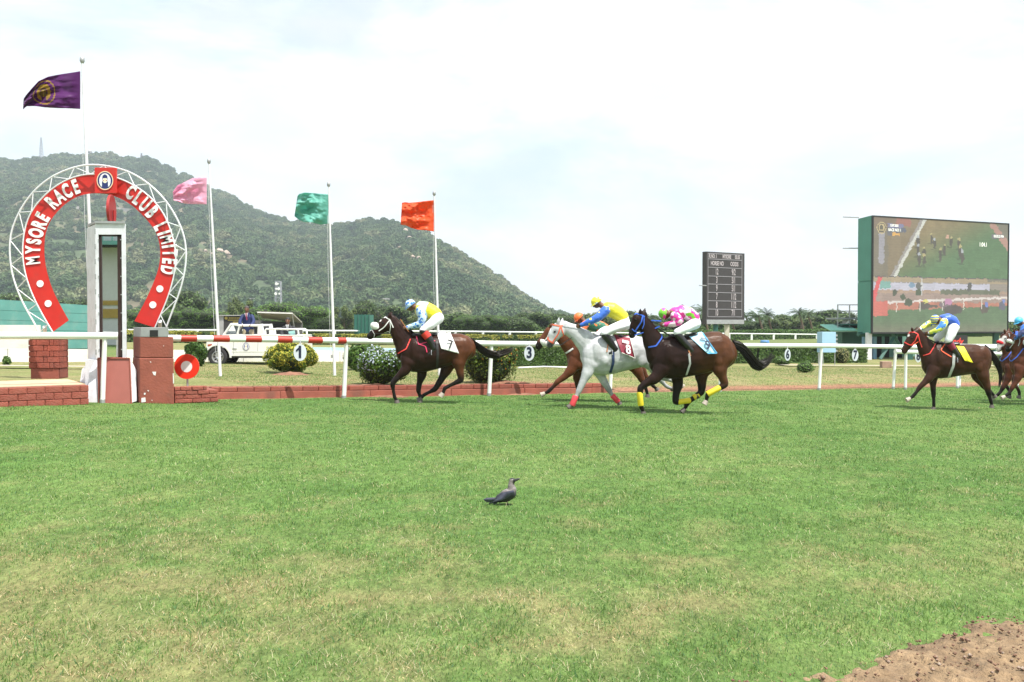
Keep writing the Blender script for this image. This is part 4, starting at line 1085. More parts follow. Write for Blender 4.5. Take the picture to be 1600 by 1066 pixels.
# letters
C_ = (O_ + I_) / 2
cl = np.r_[0, np.cumsum(np.linalg.norm(np.diff(C_, axis=0), axis=1))]
LET = [('M', 52.5, 407, 0), ('Y', 52.5, 390.5, 0), ('S', 54, 377.5, 0), ('O', 57.5, 364.5, 0), ('R', 62, 351.5, 0), ('E', 67.5, 340, 0),
       ('R', 81, 317.5, 0), ('A', 93, 307.5, 0), ('C', 105, 299.5, 0), ('E', 118.5, 293, 0),
       ('C', 204, 301, 0), ('L', 215, 310, 0), ('U', 226, 320.5, 0), ('B', 236.5, 332, 0),
       ('L', 250.5, 353.5, 0), ('I', 256, 364, 0), ('M', 260.5, 374, 0), ('I', 263.3, 385, 0), ('T', 264.5, 395.5, 0), ('E', 264, 408, 0), ('D', 261.5, 422, 0)]
for ch, px, py, ang in LET:
    j = int(np.argmin(np.linalg.norm(C_ - np.array([px, py]), axis=1))); c = np.array([px, py])
    tg = C_[min(j + 3, NB - 1)] - C_[max(j - 3, 0)]; tg = tg / np.linalg.norm(tg)
    t3 = Vector((tg[0], 0, -tg[1])).normalized(); u3 = Vector((-t3.z, 0, t3.x)); 
    me = text_mesh(ch, .40, .010 if ch == 'M' else .018, .006, M_letter, sx=.56 if ch not in 'MI' else (.56 if ch == 'M' else .65))
    place_text(me, 'letter', hp(c, -.012), t3, u3, hs)
for px, py in ((63, 443.5), (75.5, 474.5), (250, 451.5), (239, 476.5)):
    mb = MB(); q_ = hp((px, py)); mb.tube([q_ + Vector((0, -.002, 0)), q_ + Vector((0, -.012, 0))], 5.4 / (F / YH), 28); mb.build('dot', M_dot, hs)
# crest box
def crest_rgb(U, Vv, bg, ringc, in1, in2):
    x = (U - .5) * 2; y = (Vv - .5) * 2; r = np.hypot(x, y); c = np.tile(np.array(bg, float), (len(U), 1))
    def P(mask, col): c[mask] = col
    P(r < .97, ringc); P(r < .88, in1)
    hx = x / .72; hy = (y + .05) / .86; rr_ = np.hypot(hx, hy)
    P((rr_ < .92) & (r < .86) & (y > -.62), in2); 
    P((np.abs(x) < .30 + .12 * (y < -.1)) & (np.hypot(x / .40, (y - .10) / .52) < 1.0) , in1)
    P((np.abs(x) < .36) & (y < -.15) & (r < .86), in1)
    P((np.hypot(x / .27, (y - .02) / .30) < 1), (.75, .72, .62)); P((np.abs(x) < .24) & (np.abs(y + .02) < .05), (.45, .10, .06)); P((np.hypot(x / .09, (y - .02) / .26) < 1), (.80, .74, .45)); P((np.abs(x) < .3) & (np.abs(y - .28) < .04) , in1)
    return c
M_print = mat('printed_sign', (0, 0, 0), .45, attr=True, var=.04)
a_, b_ = at(147.5, 262, YH - .15), at(182, 302, YH - .15); mb = MB(); mb.box((a_.x, YH - .15, b_.z), (b_.x, YH - .10, a_.z)); mb.build('crest_box', M_red, hs, bevel=.006)
def disc(name, c, r, right, up, nrm, colf, parent, n=30, ry=None, thick=.01):
    """printed round plate: polar painted disc"""
    ry = ry or r; c = Vector(c); right = Vector(right); up = Vector(up); nrm = Vector(nrm); nr, na = n, n * 2
    V = []; UU = []; 
    for i in range(nr + 1):
        for k in range(na):
            q = i / nr; th = 2 * math.pi * k / na; V.append(c + right * (r * q * math.cos(th)) + up * (ry * q * math.sin(th)) + nrm * thick)
    Fq = []; uu = []; vv = []
    for i in range(nr):
        for k in range(na):
            Fq.append((i * na + k, (i + 1) * na + k, (i + 1) * na + (k + 1) % na, i * na + (k + 1) % na))
            q = (i + .5) / nr; th = 2 * math.pi * (k + .5) / na; uu.append(.5 + .5 * q * math.cos(th)); vv.append(.5 + .5 * q * math.sin(th))
    me = np_mesh(name, V, Fq, M_print); cc = colf(np.array(uu), np.array(vv)); ca = me.color_attributes.new('Col', 'FLOAT_COLOR', 'CORNER')
    nl = len(me.loops); c4 = np.ones((nl, 4), np.float32); pl_ = np.zeros(nl, int)
    for p in me.polygons:
        for li in p.loop_indices: pl_[li] = p.index
    if len(me.polygons) == len(cc): c4[:, :3] = cc[pl_]
    ca.data.foreach_set('color', c4.ravel()); return link(name, me, parent)
navy = (.02, .03, .14)
cc_ = at(164.3, 282.3, YH - .155); cc_.y = YH - .155; disc('crest', cc_, 13.2 / (F / YH), (1, 0, 0), (0, 0, 1), (0, -1, 0), lambda U, Vv: crest_rgb(U, Vv, (.6, .03, .02), (.75, .62, .42), navy, (.78, .78, .80)), hs, ry=15 / (F / YH))
# feet of the arch
for (px0, py0), (px1, py1) in (((70, 519), (70, 526)), ((250, 510), (250, 514))):
    mb = MB(); mb.tube([hp((px0, py0 - 8), .05), hp((px1, py1), .3)], .04, 8); mb.build('foot', M_steelwhite, hs)

# ================================================================== FINISH POST WITH MIRROR
YM = 18.9
fp = empty('finish_post', at(176, 629, YM), 'tall white finish mirror post with red base panel and red disc on top', 'post')
M_mirror = bpy.data.materials.new('mirror_glass'); M_mirror.use_nodes = True; b_ = M_mirror.node_tree.nodes['Principled BSDF']
b_.inputs['Metallic'].default_value = 1; b_.inputs['Roughness'].default_value = .015; b_.inputs['Base Color'].default_value = (.82, .85, .84, 1)
M_fp = mat('chalky_white_steel', (.66, .67, .72), .5, var=.1, scale=6, dirt=((.45, .42, .42), 9, .5))
def wx(px, Y): return at(px, 533, Y).x
def wz(py, Y): return at(800, py, Y).z
zb0 = wz(562, YM); ztop = wz(350, YM); xl, xm, xr = wx(151, YM), wx(137, YM), wx(198, YM)
back = 0.42
# side face (left) as slab, front frame members, top, back, right
bx = wx(136.8, YM + back)
mb = MB(); mb.prism([(xl, YM, zb0), (bx, YM + back, zb0), (bx, YM + back, ztop - .05), (xl, YM, ztop)], (.03, .0, 0)); mb.build('side_panel', M_fp, fp)
mb = MB(); mb.prism([(xr - .03, YM, zb0), (xr - .24, YM + back, zb0), (xr - .24, YM + back, ztop), (xr - .03, YM, ztop)], (.03, 0, 0)); mb.build('side_panel', M_fp, fp)
mb = MB(); mb.box((bx + .02, YM + back, zb0), (xr - .23, YM + back + .03, ztop - .05)); mb.build('back_panel', M_fp, fp)
fx0, fx1, fz1 = wx(155.8, YM), wx(192, YM), wz(367, YM)
for (xa, xb, za_, zb_) in ((xl, fx0, zb0, ztop), (fx1, xr, zb0, ztop), (fx0, fx1, fz1, ztop)):
    mb = MB(); mb.box((xa, YM - .03, za_), (xb, YM - .003, zb_)); mb.build('frame', M_fp, fp, bevel=.003)
M_maroon = mat('dark_frame', (.035, .016, .014), .4, var=.1)
for (xa, xb) in ((fx0, fx0 + .045), (fx1 - .10, fx1)):
    mb = MB(); mb.box((xa, YM + .012, zb0), (xb, YM + .10, fz1)); mb.build('inner_frame', M_maroon, fp)
mb = MB(); mb.box((fx0, YM + .012, fz1 - .03), (fx1, YM + .10, fz1)); mb.build('inner_frame', M_maroon, fp)
mx0, mx1 = fx0 + .045, fx1 - .10
mb = MB(); mb.box((mx0, YM + .03, zb0 + .01), (mx1, YM + .05, fz1 - .03)); mb.build('mirror', M_mirror, fp)
for i in range(7):
    for xx_ in (fx0 + .008, fx1 - .012):
        z = zb0 + .2 + i * (fz1 - zb0 - .3) / 6; mb = MB(); mb.tube([(xx_, YM - .03, z), (xx_, YM - .045, z)], .012, 8); mb.build('bolt', M_grey, fp)
for i in range(9):
    z = zb0 + .15 + i * (ztop - zb0 - .3) / 8; mb = MB(); mb.box((xl - .012, YM - .036, z - .05), (xl + .012, YM - .02, z + .05)); mb.build('hinge', M_grey, fp)
mb = MB(); mb.prism([(wx(152, YM) - .0, YM - .06, wz(349.5, YM)), (xr + .01, YM - .06, wz(350, YM)), (xr - .22, YM + back + .05, wz(350, YM)), (bx - .02, YM + back + .05, wz(351, YM))], (0, 0, .045)); mb.build('cap', M_grey, fp)
# red disc seen edge on, on a stub
zc = wz(327, YM); mb = MB(); cx_ = wx(169, YM)
nd = Vector((1, .16, 0)).normalized(); mb.tube([Vector((cx_, YM + .2, zc)) - nd * .025, Vector((cx_, YM + .2, zc)) + nd * .025], .31, 36); mb.build('disc', mat('deep_red', (.33, .02, .02), .5, var=.1), fp, bevel=.004)
mb = MB(); mb.tube([(cx_ + .06, YM + .2, zc), (cx_ + .06, YM + .2, ztop)], .03, 8); mb.build('disc_stub', MATS['deep_red'], fp)
# base: red panel and flared white wings
zg = G(xl, YM) - .05
p = [(152.5, 561), (203, 561), (206, 631), (155.5, 631)]
def P3(px, py, Y): v = at(px, py, Y); return Vector((v.x, Y, v.z))
mb = MB(); mb.prism([P3(154.5, 631.5, YM - .30), P3(205.5, 631.5, YM - .30), P3(202.5, 561, YM - .13), P3(152.8, 561, YM - .13)], (0, .02, 0)); mb.build('base_panel', mat('dull_red_panel', (.33, .105, .085), .55, var=.06), fp)
mb = MB()
A, B, C, D = P3(154.5, 631.5, YM - .31), P3(205.5, 631.5, YM - .31), P3(202.5, 560, YM - .14), P3(152.8, 560, YM - .14)
for u, v in ((A, D), (D, C), (B, C)): mb.tube([u, v], .014, 4)
mb.build('panel_trim', M_plaster, fp)
mb = MB(); mb.prism([P3(137, 630, YM - .24), P3(156, 630.5, YM - .27), P3(153, 562, YM - .02), P3(149, 562, YM - .02), P3(139, 583, YM - .1)], (0, .03, 0)); mb.build('left_wing', M_fp, fp)
mb = MB(); mb.prism([P3(203, 630, YM - .26), P3(213, 627, YM - .1), P3(213, 580, YM + .02), P3(204, 563, YM - .02), P3(200, 562, YM - .02)], (0, .03, 0)); mb.build('right_wing', M_fp, fp)
mb = MB(); mb.prism([P3(125, 597, YM + .35), P3(135, 600, YM + .05), P3(138.5, 583, YM + .0), P3(149, 562, YM + .05), P3(142, 563, YM + .4), P3(128, 577, YM + .4)], (0, .02, .0)); mb.build('left_flap', M_fp, fp)
mb = MB(); mb.prism([(bx + .12, YM + .0, zg), (xr - .02, YM + .0, zg), (xr - .02, YM + .0, zb0), (bx + .14, YM + .0, zb0)], (-.10, back, 0)); mb.build('plinth', M_fp, fp)

# ---- red target disc beside the pillar
c = at(291.5, 573, 19.6); e = empty('target_disc', (c.x, c.y, G(c.x, c.y)), 'bright red round marker with a white centre on a short stake by the rendered pillar', 'marker')
M_redb = mat('bright_red', (.80, .035, .012), .4, var=.05)
mb = MB(); mb.tube([c, c + Vector((0, .03, 0))], 19.5 / (F / 19.6), 40); mb.build('disc', M_redb, e, bevel=.003)
mb = MB(); mb.tube([c + Vector((0, -.004, 0)), c + Vector((0, .001, 0))], 8.8 / (F / 19.6), 32); mb.build('centre_spot', M_dot, e)
mb = MB(); mb.tube([c + Vector((0, .05, .1)), (c.x, c.y + .05, G(c.x, c.y) - .05)], .02, 8); mb.build('stake', M_grey, e)

# ================================================================== RAILS
RAILY = {}
def rail_depth(px):       # depth of the rail line under a photo column
    # solve x/y = (px-800)/F on the line RP0 + t RDIR
    k = (px - 800) / F; t = (k * RP0[1] - RP0[0]) / (RDIR[0] - k * RDIR[1]); return RP0[1] + t * RDIR[1], t
def rail_pt(px, py): Yd, t = rail_depth(px); return at(px, py, Yd)
def make_rail(name, label, ctrl, posts, rad_px0, stripes=(), off=Vector((0, 0, 0)), arm=True):
    pts = [rail_pt(px, py) + off for px, py in ctrl]; mid = pts[len(pts) // 2]
    e = empty(name, (mid.x, mid.y, G(mid.x, mid.y)), label, 'railing')
    r = .066; mb = MB(); mb.tube(pts, r, 14); o = mb.build('rail_bar', M_railwhite, e, True)
    def interp(px):
        for (a, b), (pa, pb) in zip(zip(ctrl[:-1], ctrl[1:]), zip(pts[:-1], pts[1:])):
            if a[0] <= px <= b[0]:
                py = a[1] + (b[1] - a[1]) * (px - a[0]) / (b[0] - a[0]); return rail_pt(px, py) + off
        return pts[-1]
    for a, b in stripes:
        mb = MB(); mb.tube([interp(a), interp(b)], r + .003, 14); mb.build('red_stripe', M_railred, e, True)
    for px, bpx in posts:
        p = interp(px); q = on_ground(bpx, 0) if False else None
        Yd, t = rail_depth(bpx); bx_ = at(bpx, 560, Yd).x; b = Vector((bx_, Yd, G(bx_, Yd) - .05)) + off * 1.0; b.z = G(b.x, b.y) - .05
        mb = MB(); top = p + Vector((0, .0, -.03)); kn = Vector((p.x * .95 + b.x * .05, p.y + .02, p.z - .12))
        mb.tube([top, kn, b.lerp(kn, .5), b], [.040, .046, .048, .048], 10); mb.build('post', M_railwhite, e, True)
        mb = MB(); mb.tube([b + Vector((0, 0, .05)), b + Vector((0, 0, .12))], .054, 10); mb.build('post_shoe', M_grey, e)
    return e, interp
make_rail('running_rail', 'plain white running rail ending in front of the finish post', [(-80, 525), (60, 524.5), (183, 525)], [(163, 159.5), (-60, -64)], 6)
r1, RI = make_rail('running_rail', 'long white running rail with red stripes near its left end', [(257, 528.5), (400, 530), (540, 532.5), (768, 537), (1000, 539), (1283, 540.5), (1420, 542), (1541, 543), (1700, 546)],
    [(263, 265), (541, 537), (768, 764), (957, 953), (1127, 1125), (1284, 1280), (1400, 1396), (1502, 1499), (1590, 1587)], 6,
    [(282, 307), (332.5, 358), (383, 408), (433, 456), (480.5, 503), (527, 540)])
r2, RI2 = make_rail('second_running_rail', 'shorter lower white running rail starting left of the brown block at the right', [(1385, 549), (1500, 551.5), (1700, 555)], [(1402, 1401), (1483, 1482), (1579, 1575)], 5, off=Vector((.15, -.35, 0)))
M_plate = mat('number_plate', (.66, .70, .78), .4, var=.04); M_navy = mat('navy_numeral', (.012, .018, .05), .5, var=.05)
for ch, px, py, rx, ry, lb in (('1', 469, 551, 10, 13.2, 'oval white plate with numeral 1 hanging in front of the yellow green ball bush'), ('3', 827, 552, 8, 11.8, 'oval white plate with numeral 3 hanging left of the grey horse'),
                               ('6', 1230.5, 554.5, 4.6, 9.3, 'narrow oval plate with numeral 6 hanging left of the blue cabinet'), ('7', 1336, 555, 5, 9.3, 'narrow oval plate with numeral 7 hanging right of the blue cabinet'), ('8', 1434.5, 557, 5, 9.3, 'narrow oval plate with numeral 8 hanging by the right bay horse neck')):
    Yd, t = rail_depth(px); Yd -= .10; c = at(px, py, Yd); s_ = Yd / F; e = empty('number_plate', (c.x, c.y, c.z), lb, 'number plate', 'number plates hanging from the running rail')
    mb = MB(); n_ = 36; P = [Vector((c.x + math.cos(-2 * math.pi * k / n_) * rx * s_, Yd, c.z + math.sin(-2 * math.pi * k / n_) * ry * s_)) for k in range(n_)]
    mb.prism(P[::-1], (0, -.015, 0)); mb.build('plate', M_plate, e)
    me = text_mesh(ch, ry * s_ * 1.95, .012, .002, M_navy, sx=.95 * rx / ry * 1.25); place_text(me, 'numeral', (c.x, Yd - .019, c.z), (1, 0, 0), (0, 0, 1), e)
    if ch == '1': mb = MB(); mb.prism([(c.x - .02, Yd - .023, c.z + .12), (c.x - .085, Yd - .023, c.z + .055), (c.x - .085, Yd - .023, c.z + .015), (c.x - .02, Yd - .023, c.z + .06)], (0, .006, 0)); mb.build('numeral_flag', M_navy, e)
    mb = MB(); mb.tube([(c.x, Yd - .005, c.z + ry * s_ * .95), (c.x, Yd + .04, c.z + ry * s_ + .09)], .012, 6); mb.build('hanger', M_grey, e)

# far rail
def far_pt(px, py): 
    k = (px - 800) / F; A = np.array([-24., 88.]); D = np.array([60., 48.]); t = (k * A[1] - A[0]) / (D[0] - k * D[1]); Yd = A[1] + t * D[1]; return at(px, py, Yd)
fr = empty('far_rail', far_pt(760, 533), 'white post and rail fence on the far side of the course', 'fence')
fc = [(-80, 515), (142, 516), (300, 516), (500, 517), (700, 518), (900, 520), (1100, 521), (1300, 523), (1450, 526), (1700, 531)]
pts = [far_pt(*p) for p in fc]
for a, b in zip(pts[:-1], pts[1:]):
    mb = MB(); mb.tube([a, b], .085, 8); mb.build('rail_bar', M_railwhite, fr)
px = -60
while px < 1690:
    py = np.interp(px, [p[0] for p in fc], [p[1] for p in fc]); p = far_pt(px, py)
    mb = MB(); mb.box((p.x - .14, p.y - .07, G(p.x, p.y) - .1), (p.x + .14, p.y + .07, p.z + .02)); mb.build('post', M_railwhite, fr)
    px += np.interp(px, [0, 390, 780, 1200, 1700], [64, 54, 41, 34, 28])
# another white rail section at the right behind
e = empty('back_rail', at(1560, 530, 58), 'short white rail under the right half of the big screen', 'fence')
A, B = at(1500, 540, 52), at(1640, 541.5, 52)
mb = MB(); mb.tube([A, B], .09, 8); mb.build('rail_bar', M_railwhite, e)
for px in (1512, 1560, 1608):
    p = at(px, 541, 52); mb = MB(); mb.box((p.x - .08, p.y - .05, G(p.x, p.y)), (p.x + .08, p.y + .05, p.z)); mb.build('post', M_railwhite, e)

# ================================================================== HEDGES AND BUSHES
def gp(px, Y): x = at(px, 500, Y).x; return Vector((x, Y, G(x, Y)))
hg, hg2 = (.035, .085, .015), (.095, .17, .03)
hedge('clipped_hedge', gp(700, 37.5), gp(905, 42), .9, .85, 15000, .055, hg, hg2, 'dark green clipped hedge behind the third number plate')
hedge('clipped_hedge', gp(1175, 52), gp(1345, 57), 1.0, .95, 13000, .07, hg, hg2, 'dark green hedge behind the number 6 and 7 plates')
hedge('clipped_hedge', gp(905, 42.5), gp(1172, 51.5), .9, .8, 12000, .065, hg, hg2, 'green hedge stretch running behind the leading runners')
hedge('flowering_hedge', far_pt(-60, 530) + Vector((0, -3, 0)), far_pt(900, 530) + Vector((0, -3, 0)), 1.4, 1.0, 26000, .12, (.04, .09, .02), (.09, .15, .03), 'long low hedge with yellow green tips in front of the far rail', top=((.22, .24, .03), (.42, .40, .06)))
hedge('flowering_hedge', far_pt(905, 535) + Vector((0, 2, 0)), far_pt(1420, 535) + Vector((0, 2, 0)), 1.4, 1.35, 20000, .14, (.05, .12, .02), (.12, .21, .04), 'bright green trimmed hedge behind the far rail at the right')
hedge('flowering_hedge', far_pt(1440, 535) + Vector((0, 2, 0)), far_pt(1690, 535) + Vector((0, 2, 0)), 1.4, 1.2, 9000, .14, (.05, .12, .02), (.12, .21, .04), 'green hedge beyond the rail right of the big screen')
bush('ball_bush', 447, 74, 537, 585, .9, 9000, .036, (.07, .13, .02), (.16, .22, .03), 'round clipped bush speckled with yellow leaves behind plate number 1', seed=1, round_=True,
     flowers=(3200, .03, (.50, .47, .05), (.66, .60, .10), lambda P, b, w, h: (P[:, 2] > b.z + h * .25) & (RNG.random(len(P)) < .35 + .6 * (P[:, 2] - b.z) / h)))
bush('green_bush', 301, 38, 528, 573, .8, 5000, .05, (.025, .07, .012), (.085, .16, .03), 'leafy green bush between the rendered pillar and the pickup', seed=2, nl=12)
bush('plumbago_bush', 590, 98, 542, 607, .75, 13000, .034, (.03, .085, .012), (.14, .23, .035), 'large rounded bush covered with pale blue flowers at the lead horse nose', seed=3, nl=18,
     flowers=(4200, .028, (.52, .58, .80), (.72, .78, .90), lambda P, b, w, h: (RNG.random(len(P)) < np.clip(((P[:, 2] - b.z) / h - .25) * .9 - (P[:, 0] - b.x) / w * .3, 0, .9))))
bush('green_bush', 565, 76, 534, 580, .7, 7000, .05, (.035, .095, .015), (.13, .22, .035), 'taller bright green bush behind the pale blue flowering bush', seed=4, nl=12)
bush('ixora_bush', 762, 104, 534, 605, .75, 14000, .034, (.035, .08, .012), (.16, .21, .03), 'large bush with orange and yellow blossoms behind the lead horse tail', seed=5, nl=18,
     flowers=(2600, .026, (.65, .13, .03), (.60, .38, .04), lambda P, b, w, h: (RNG.random(len(P)) < np.clip(((P[:, 2] - b.z) / h - .4) * .9 + (P[:, 0] - b.x) / w * .5, 0, .8))))
bush('seedling', 7, 16, 556, 572, .8, 500, .04, (.05, .12, .02), (.12, .2, .04), 'tiny leafy seedling by the white block at the far left', seed=6, nl=5)
bush('weed_clump', 1262, 34, 563, 583, .8, 1500, .04, (.07, .15, .03), (.16, .26, .07), 'weedy light green clump below the blue cabinet', seed=7, nl=8)
bush('weed_clump', 1225, 30, 556, 572, .8, 1400, .045, (.06, .13, .03), (.14, .22, .05), 'weedy clump beside plate number 6', seed=8, nl=8)
bush('dry_weed', 1320, 26, 541, 568, .8, 900, .05, (.2, .22, .08), (.34, .32, .15), 'tall dry straw coloured weed in front of the green building', seed=9, nl=8)
bush('weed_clump', 1505, 60, 556, 575, .6, 1700, .05, (.09, .14, .04), (.18, .22, .08), 'dull green weeds behind the right bay horse', seed=10, nl=9)
bush('weed_clump', 1590, 70, 548, 580, .6, 2200, .05, (.08, .15, .04), (.16, .24, .07), 'green weeds at the right edge behind the last runners', seed=11, nl=9)
# mounds of soil under the bushes
def mound(px, py, w_px, h, label):
    p = on_ground(px, py); w = w_px / (F / p.y); mb = MB(); V = []; nr, na = 8, 24
    for i in range(nr + 1):
        for k in range(na):
            q = i / nr; th = 2 * math.pi * k / na; x, y = p.x + math.cos(th) * w / 2 * q, p.y + math.sin(th) * w / 2 * q * .7
            V.append((x, y, G(x, y) + h * (1 - q * q) * (.7 + .6 * float(vn(x * 7, y * 7, 3))) - .02))
    mb.add(V, [(i * na + k, (i + 1) * na + k, (i + 1) * na + (k + 1) % na, i * na + (k + 1) % na) for i in range(nr) for k in range(na)])
    o = mb.build('soil_mound', M_soil, None, True); return tag(o, label, 'soil mound')
mound(455, 586, 70, .10, 'small heap of red soil under the round clipped bush')
mound(590, 604, 120, .06, 'bare soil bed under the pale blue flowering bush')
mound(790, 600, 110, .10, 'soil heap by the orange flowering bush')
# pale irrigation pipe
mb = MB(); mb.tube([on_ground(810, 577) + Vector((0, 0, .05)), on_ground(850, 576) + Vector((0, 0, .07)), on_ground(905, 577) + Vector((0, 0, .05))], .03, 8)
tag(mb.build('water_pipe', M_steelwhite, None, True), 'thin pale pipe lying along the foot of the hedge', 'pipe')

# ================================================================== FLAGS
def pole(top, bot, Yd, w_top, w_bot, label):
    """top and bottom in photo pixels"""
    a = at(bot[0], bot[1], Yd); zb_ = G(a.x, Yd); t = at(top[0], top[1], Yd)
    e = empty('flagpole', (a.x, Yd, zb_), label, 'flagpole')
    B = Vector((a.x, Yd, zb_ - .05)); s_ = Yd / F; H = t - B
    for f0, f1, k in ((0, .45, 1), (.45, .75, .8), (.75, 1, .62)):
        mb = MB(); r0 = w_bot * s_ / 2 * k; mb.tube([B + H * f0, B + H * f1], [r0, r0 * .86], 12); mb.build('pole_section', M_steelwhite, e, True)
    mb = MB(); mb.tube([t, t + Vector((0, 0, .05)), t + Vector((0, 0, .12)), t + Vector((0, 0, .15))], [.03, .055, .05, .01], 10); mb.build('finial', M_grey, e, True)
    mb = MB(); off = Vector((-w_bot * s_ * 1.1, 0, 0)); mb.tube([B + H * .95 + off * .5, B + H * .5 + off, B + H * .12 + off], .0045, 5); mb.build('halyard', M_steelwhite, e)
    mb = MB(); c = B + H * .10 + off; mb.box((c.x, c.y - .02, c.z), (c.x - off.x, c.y + .02, c.z + .1)); mb.build('cleat', M_grey, e)
    return e
FP = [((128.5, 99), (151, 606), 21.6, 3, 6.4, 'tallest flagpole with the purple flag standing behind the horseshoe'), ((326.5, 256), (344.5, 589), 26.5, 3, 5, 'flagpole with the pink flag in front of the pickup bonnet'),
      ((513.5, 292), (523, 588), 28.5, 3, 4.8, 'flagpole with the green flag left of the flowering bush'), ((678.5, 306), (686.5, 594), 30, 3, 4.4, 'flagpole with the orange flag behind the lead jockey')]
for f in FP: pole(*f)
M_fabric = lambda n: mat(n, (0, 0, 0), .45, attr=True, var=.05, sheen=.2, transl=.5)
def flag(name, hoist_t, hoist_b, topc, botc, Yd, colf, amp, label, seed, nu=64, nv=40):
    """topc, botc: photo pixel curves from hoist to fly"""
    T = np.array([hoist_t] + topc, float); B = np.array([hoist_b] + botc, float)
    def samp(P, u):
        d = np.r_[0, np.cumsum(np.linalg.norm(np.diff(P, axis=0), axis=1))]; d /= d[-1]; return np.array([np.interp(u, d, P[:, 0]), np.interp(u, d, P[:, 1])])
    def Pf(u, v):
        t, b = samp(T, u), samp(B, u); p = b * (1 - v) + t * v
        k = min(1, u * 2.2)
        dy = amp * k * (math.sin(u * 8 + v * 5 + seed) * .55 + math.sin(v * 11 + u * 4 + seed * 2) * .35 + (float(fbm(u * 4 + seed, v * 6, seed, 3)) - .5) * 2.2)
        return tuple(at(p[0], p[1] , Yd + dy))
    o = painted_grid(name, Pf, nu, nv, colf, M_fabric('flag_cloth'), None, True)
    bm = o.modifiers.new('thick', 'SOLIDIFY'); bm.thickness = .004
    return tag(o, label, 'flag', 'club flags flying on the poles')
def cflag(c): return lambda U, V: np.tile(np.array(c), (len(U), 1))
def purple(U, V):
    c = np.tile(np.array([.13, .012, .17]), (len(U), 1)); x = (U - .60) / .20; y = (V - .52) / .42; r = np.hypot(x, y)
    gold = np.array([.42, .27, .035]); c[(r < 1) & (r > .90)] = gold; rr_ = np.hypot(x / .62, (y - .02) / .72)
    c[(rr_ < 1) & (rr_ > .55) & ((np.abs(x) > .22) | (y > 0)) & (y > -.62)] = gold
    c[(np.hypot(x / .28, y / .35) < 1)] = gold * .45; c[(np.abs(x) < .06) & (np.abs(y + .05) < .3)] = gold
    return c
flag('purple_flag', (125.5, 111.5), (125.5, 170.5), [(110, 114), (90, 117), (75, 120), (60, 127), (48, 140), (37, 154)], [(108, 169.5), (90, 169), (70, 168), (55, 166), (42, 166), (36, 171)], 21.6, purple, .12, 'purple flag with a gold horseshoe crest on the tallest pole', 1)
flag('pink_flag', (323, 277.5), (323, 319.5), [(312, 277), (300, 279), (288, 285), (277, 290), (270, 300)], [(310, 319), (298, 319), (288, 318), (278, 315), (271, 313)], 26.5, cflag((.90, .54, .70)), .16, 'pink flag billowing on the second pole', 4)
flag('green_flag', (513, 304), (513, 350), [(500, 303), (486, 301.5), (476, 301), (468, 303), (465, 306)], [(500, 351), (488, 348), (474, 347), (466, 343), (460, 338)], 28.5, cflag((.20, .56, .48)), .20, 'dark green rippling flag on the third pole', 7)
flag('orange_flag', (678, 313), (678, 362), [(666, 314), (652, 316), (640, 317), (633, 316), (628, 317)], [(666, 360), (652, 359), (642, 356), (634, 352), (626, 351)], 30, cflag((.88, .14, .03)), .2, 'bright orange flag on the fourth pole above the lead jockey', 9)
# ================================================================== BUILDINGS BEHIND THE COURSE
# ---- big video screen
sA, sB, sD, sC = at(1363, 338, 62.5), at(1575, 354, 67.5), at(1342, 339, 64.5), at(1575.5, 354, 70)
zt0, zb0_ = sA.z, at(1363, 520, 62.5).z
e = empty('video_screen', (sA.x + 4, sA.y + 3, G(sA.x, sA.y)), 'giant outdoor video screen showing the race with a green side panel', 'screen')
def vquad(name, a, b, z0, z1, m, par, th=.1, inn=None):
    a, b = Vector((a.x, a.y, 0)), Vector((b.x, b.y, 0)); d = (b - a).normalized(); nn = Vector((-d.y, d.x, 0)) * th if inn is None else inn
    mb = MB(); mb.prism([(a.x, a.y, z0), (b.x, b.y, z0), (b.x, b.y, z1), (a.x, a.y, z1)], nn); return mb.build(name, m, par)
ins = Vector((.4, .5, 0))
d_ = Vector((sB.x - sA.x, sB.y - sA.y, 0)).normalized(); nF = Vector((-d_.y, d_.x, 0))
mb = MB(); mb.prism([(sA.x, sA.y + .06, zb0_), (sB.x, sB.y + .06, zb0_), (sC.x, sC.y, zb0_), (sD.x, sD.y, zb0_)], (0, 0, zt0 - zb0_)); mb.build('housing', M_green, e)
zmid_ = at(1342, 441, 64.5).z
for z0, z1 in ((zb0_ - .05, zmid_ - .03), (zmid_ + .03, zt0 + .05)):
    vquad('side_panel', sD, sA, z0, z1, M_green, e, -.05)
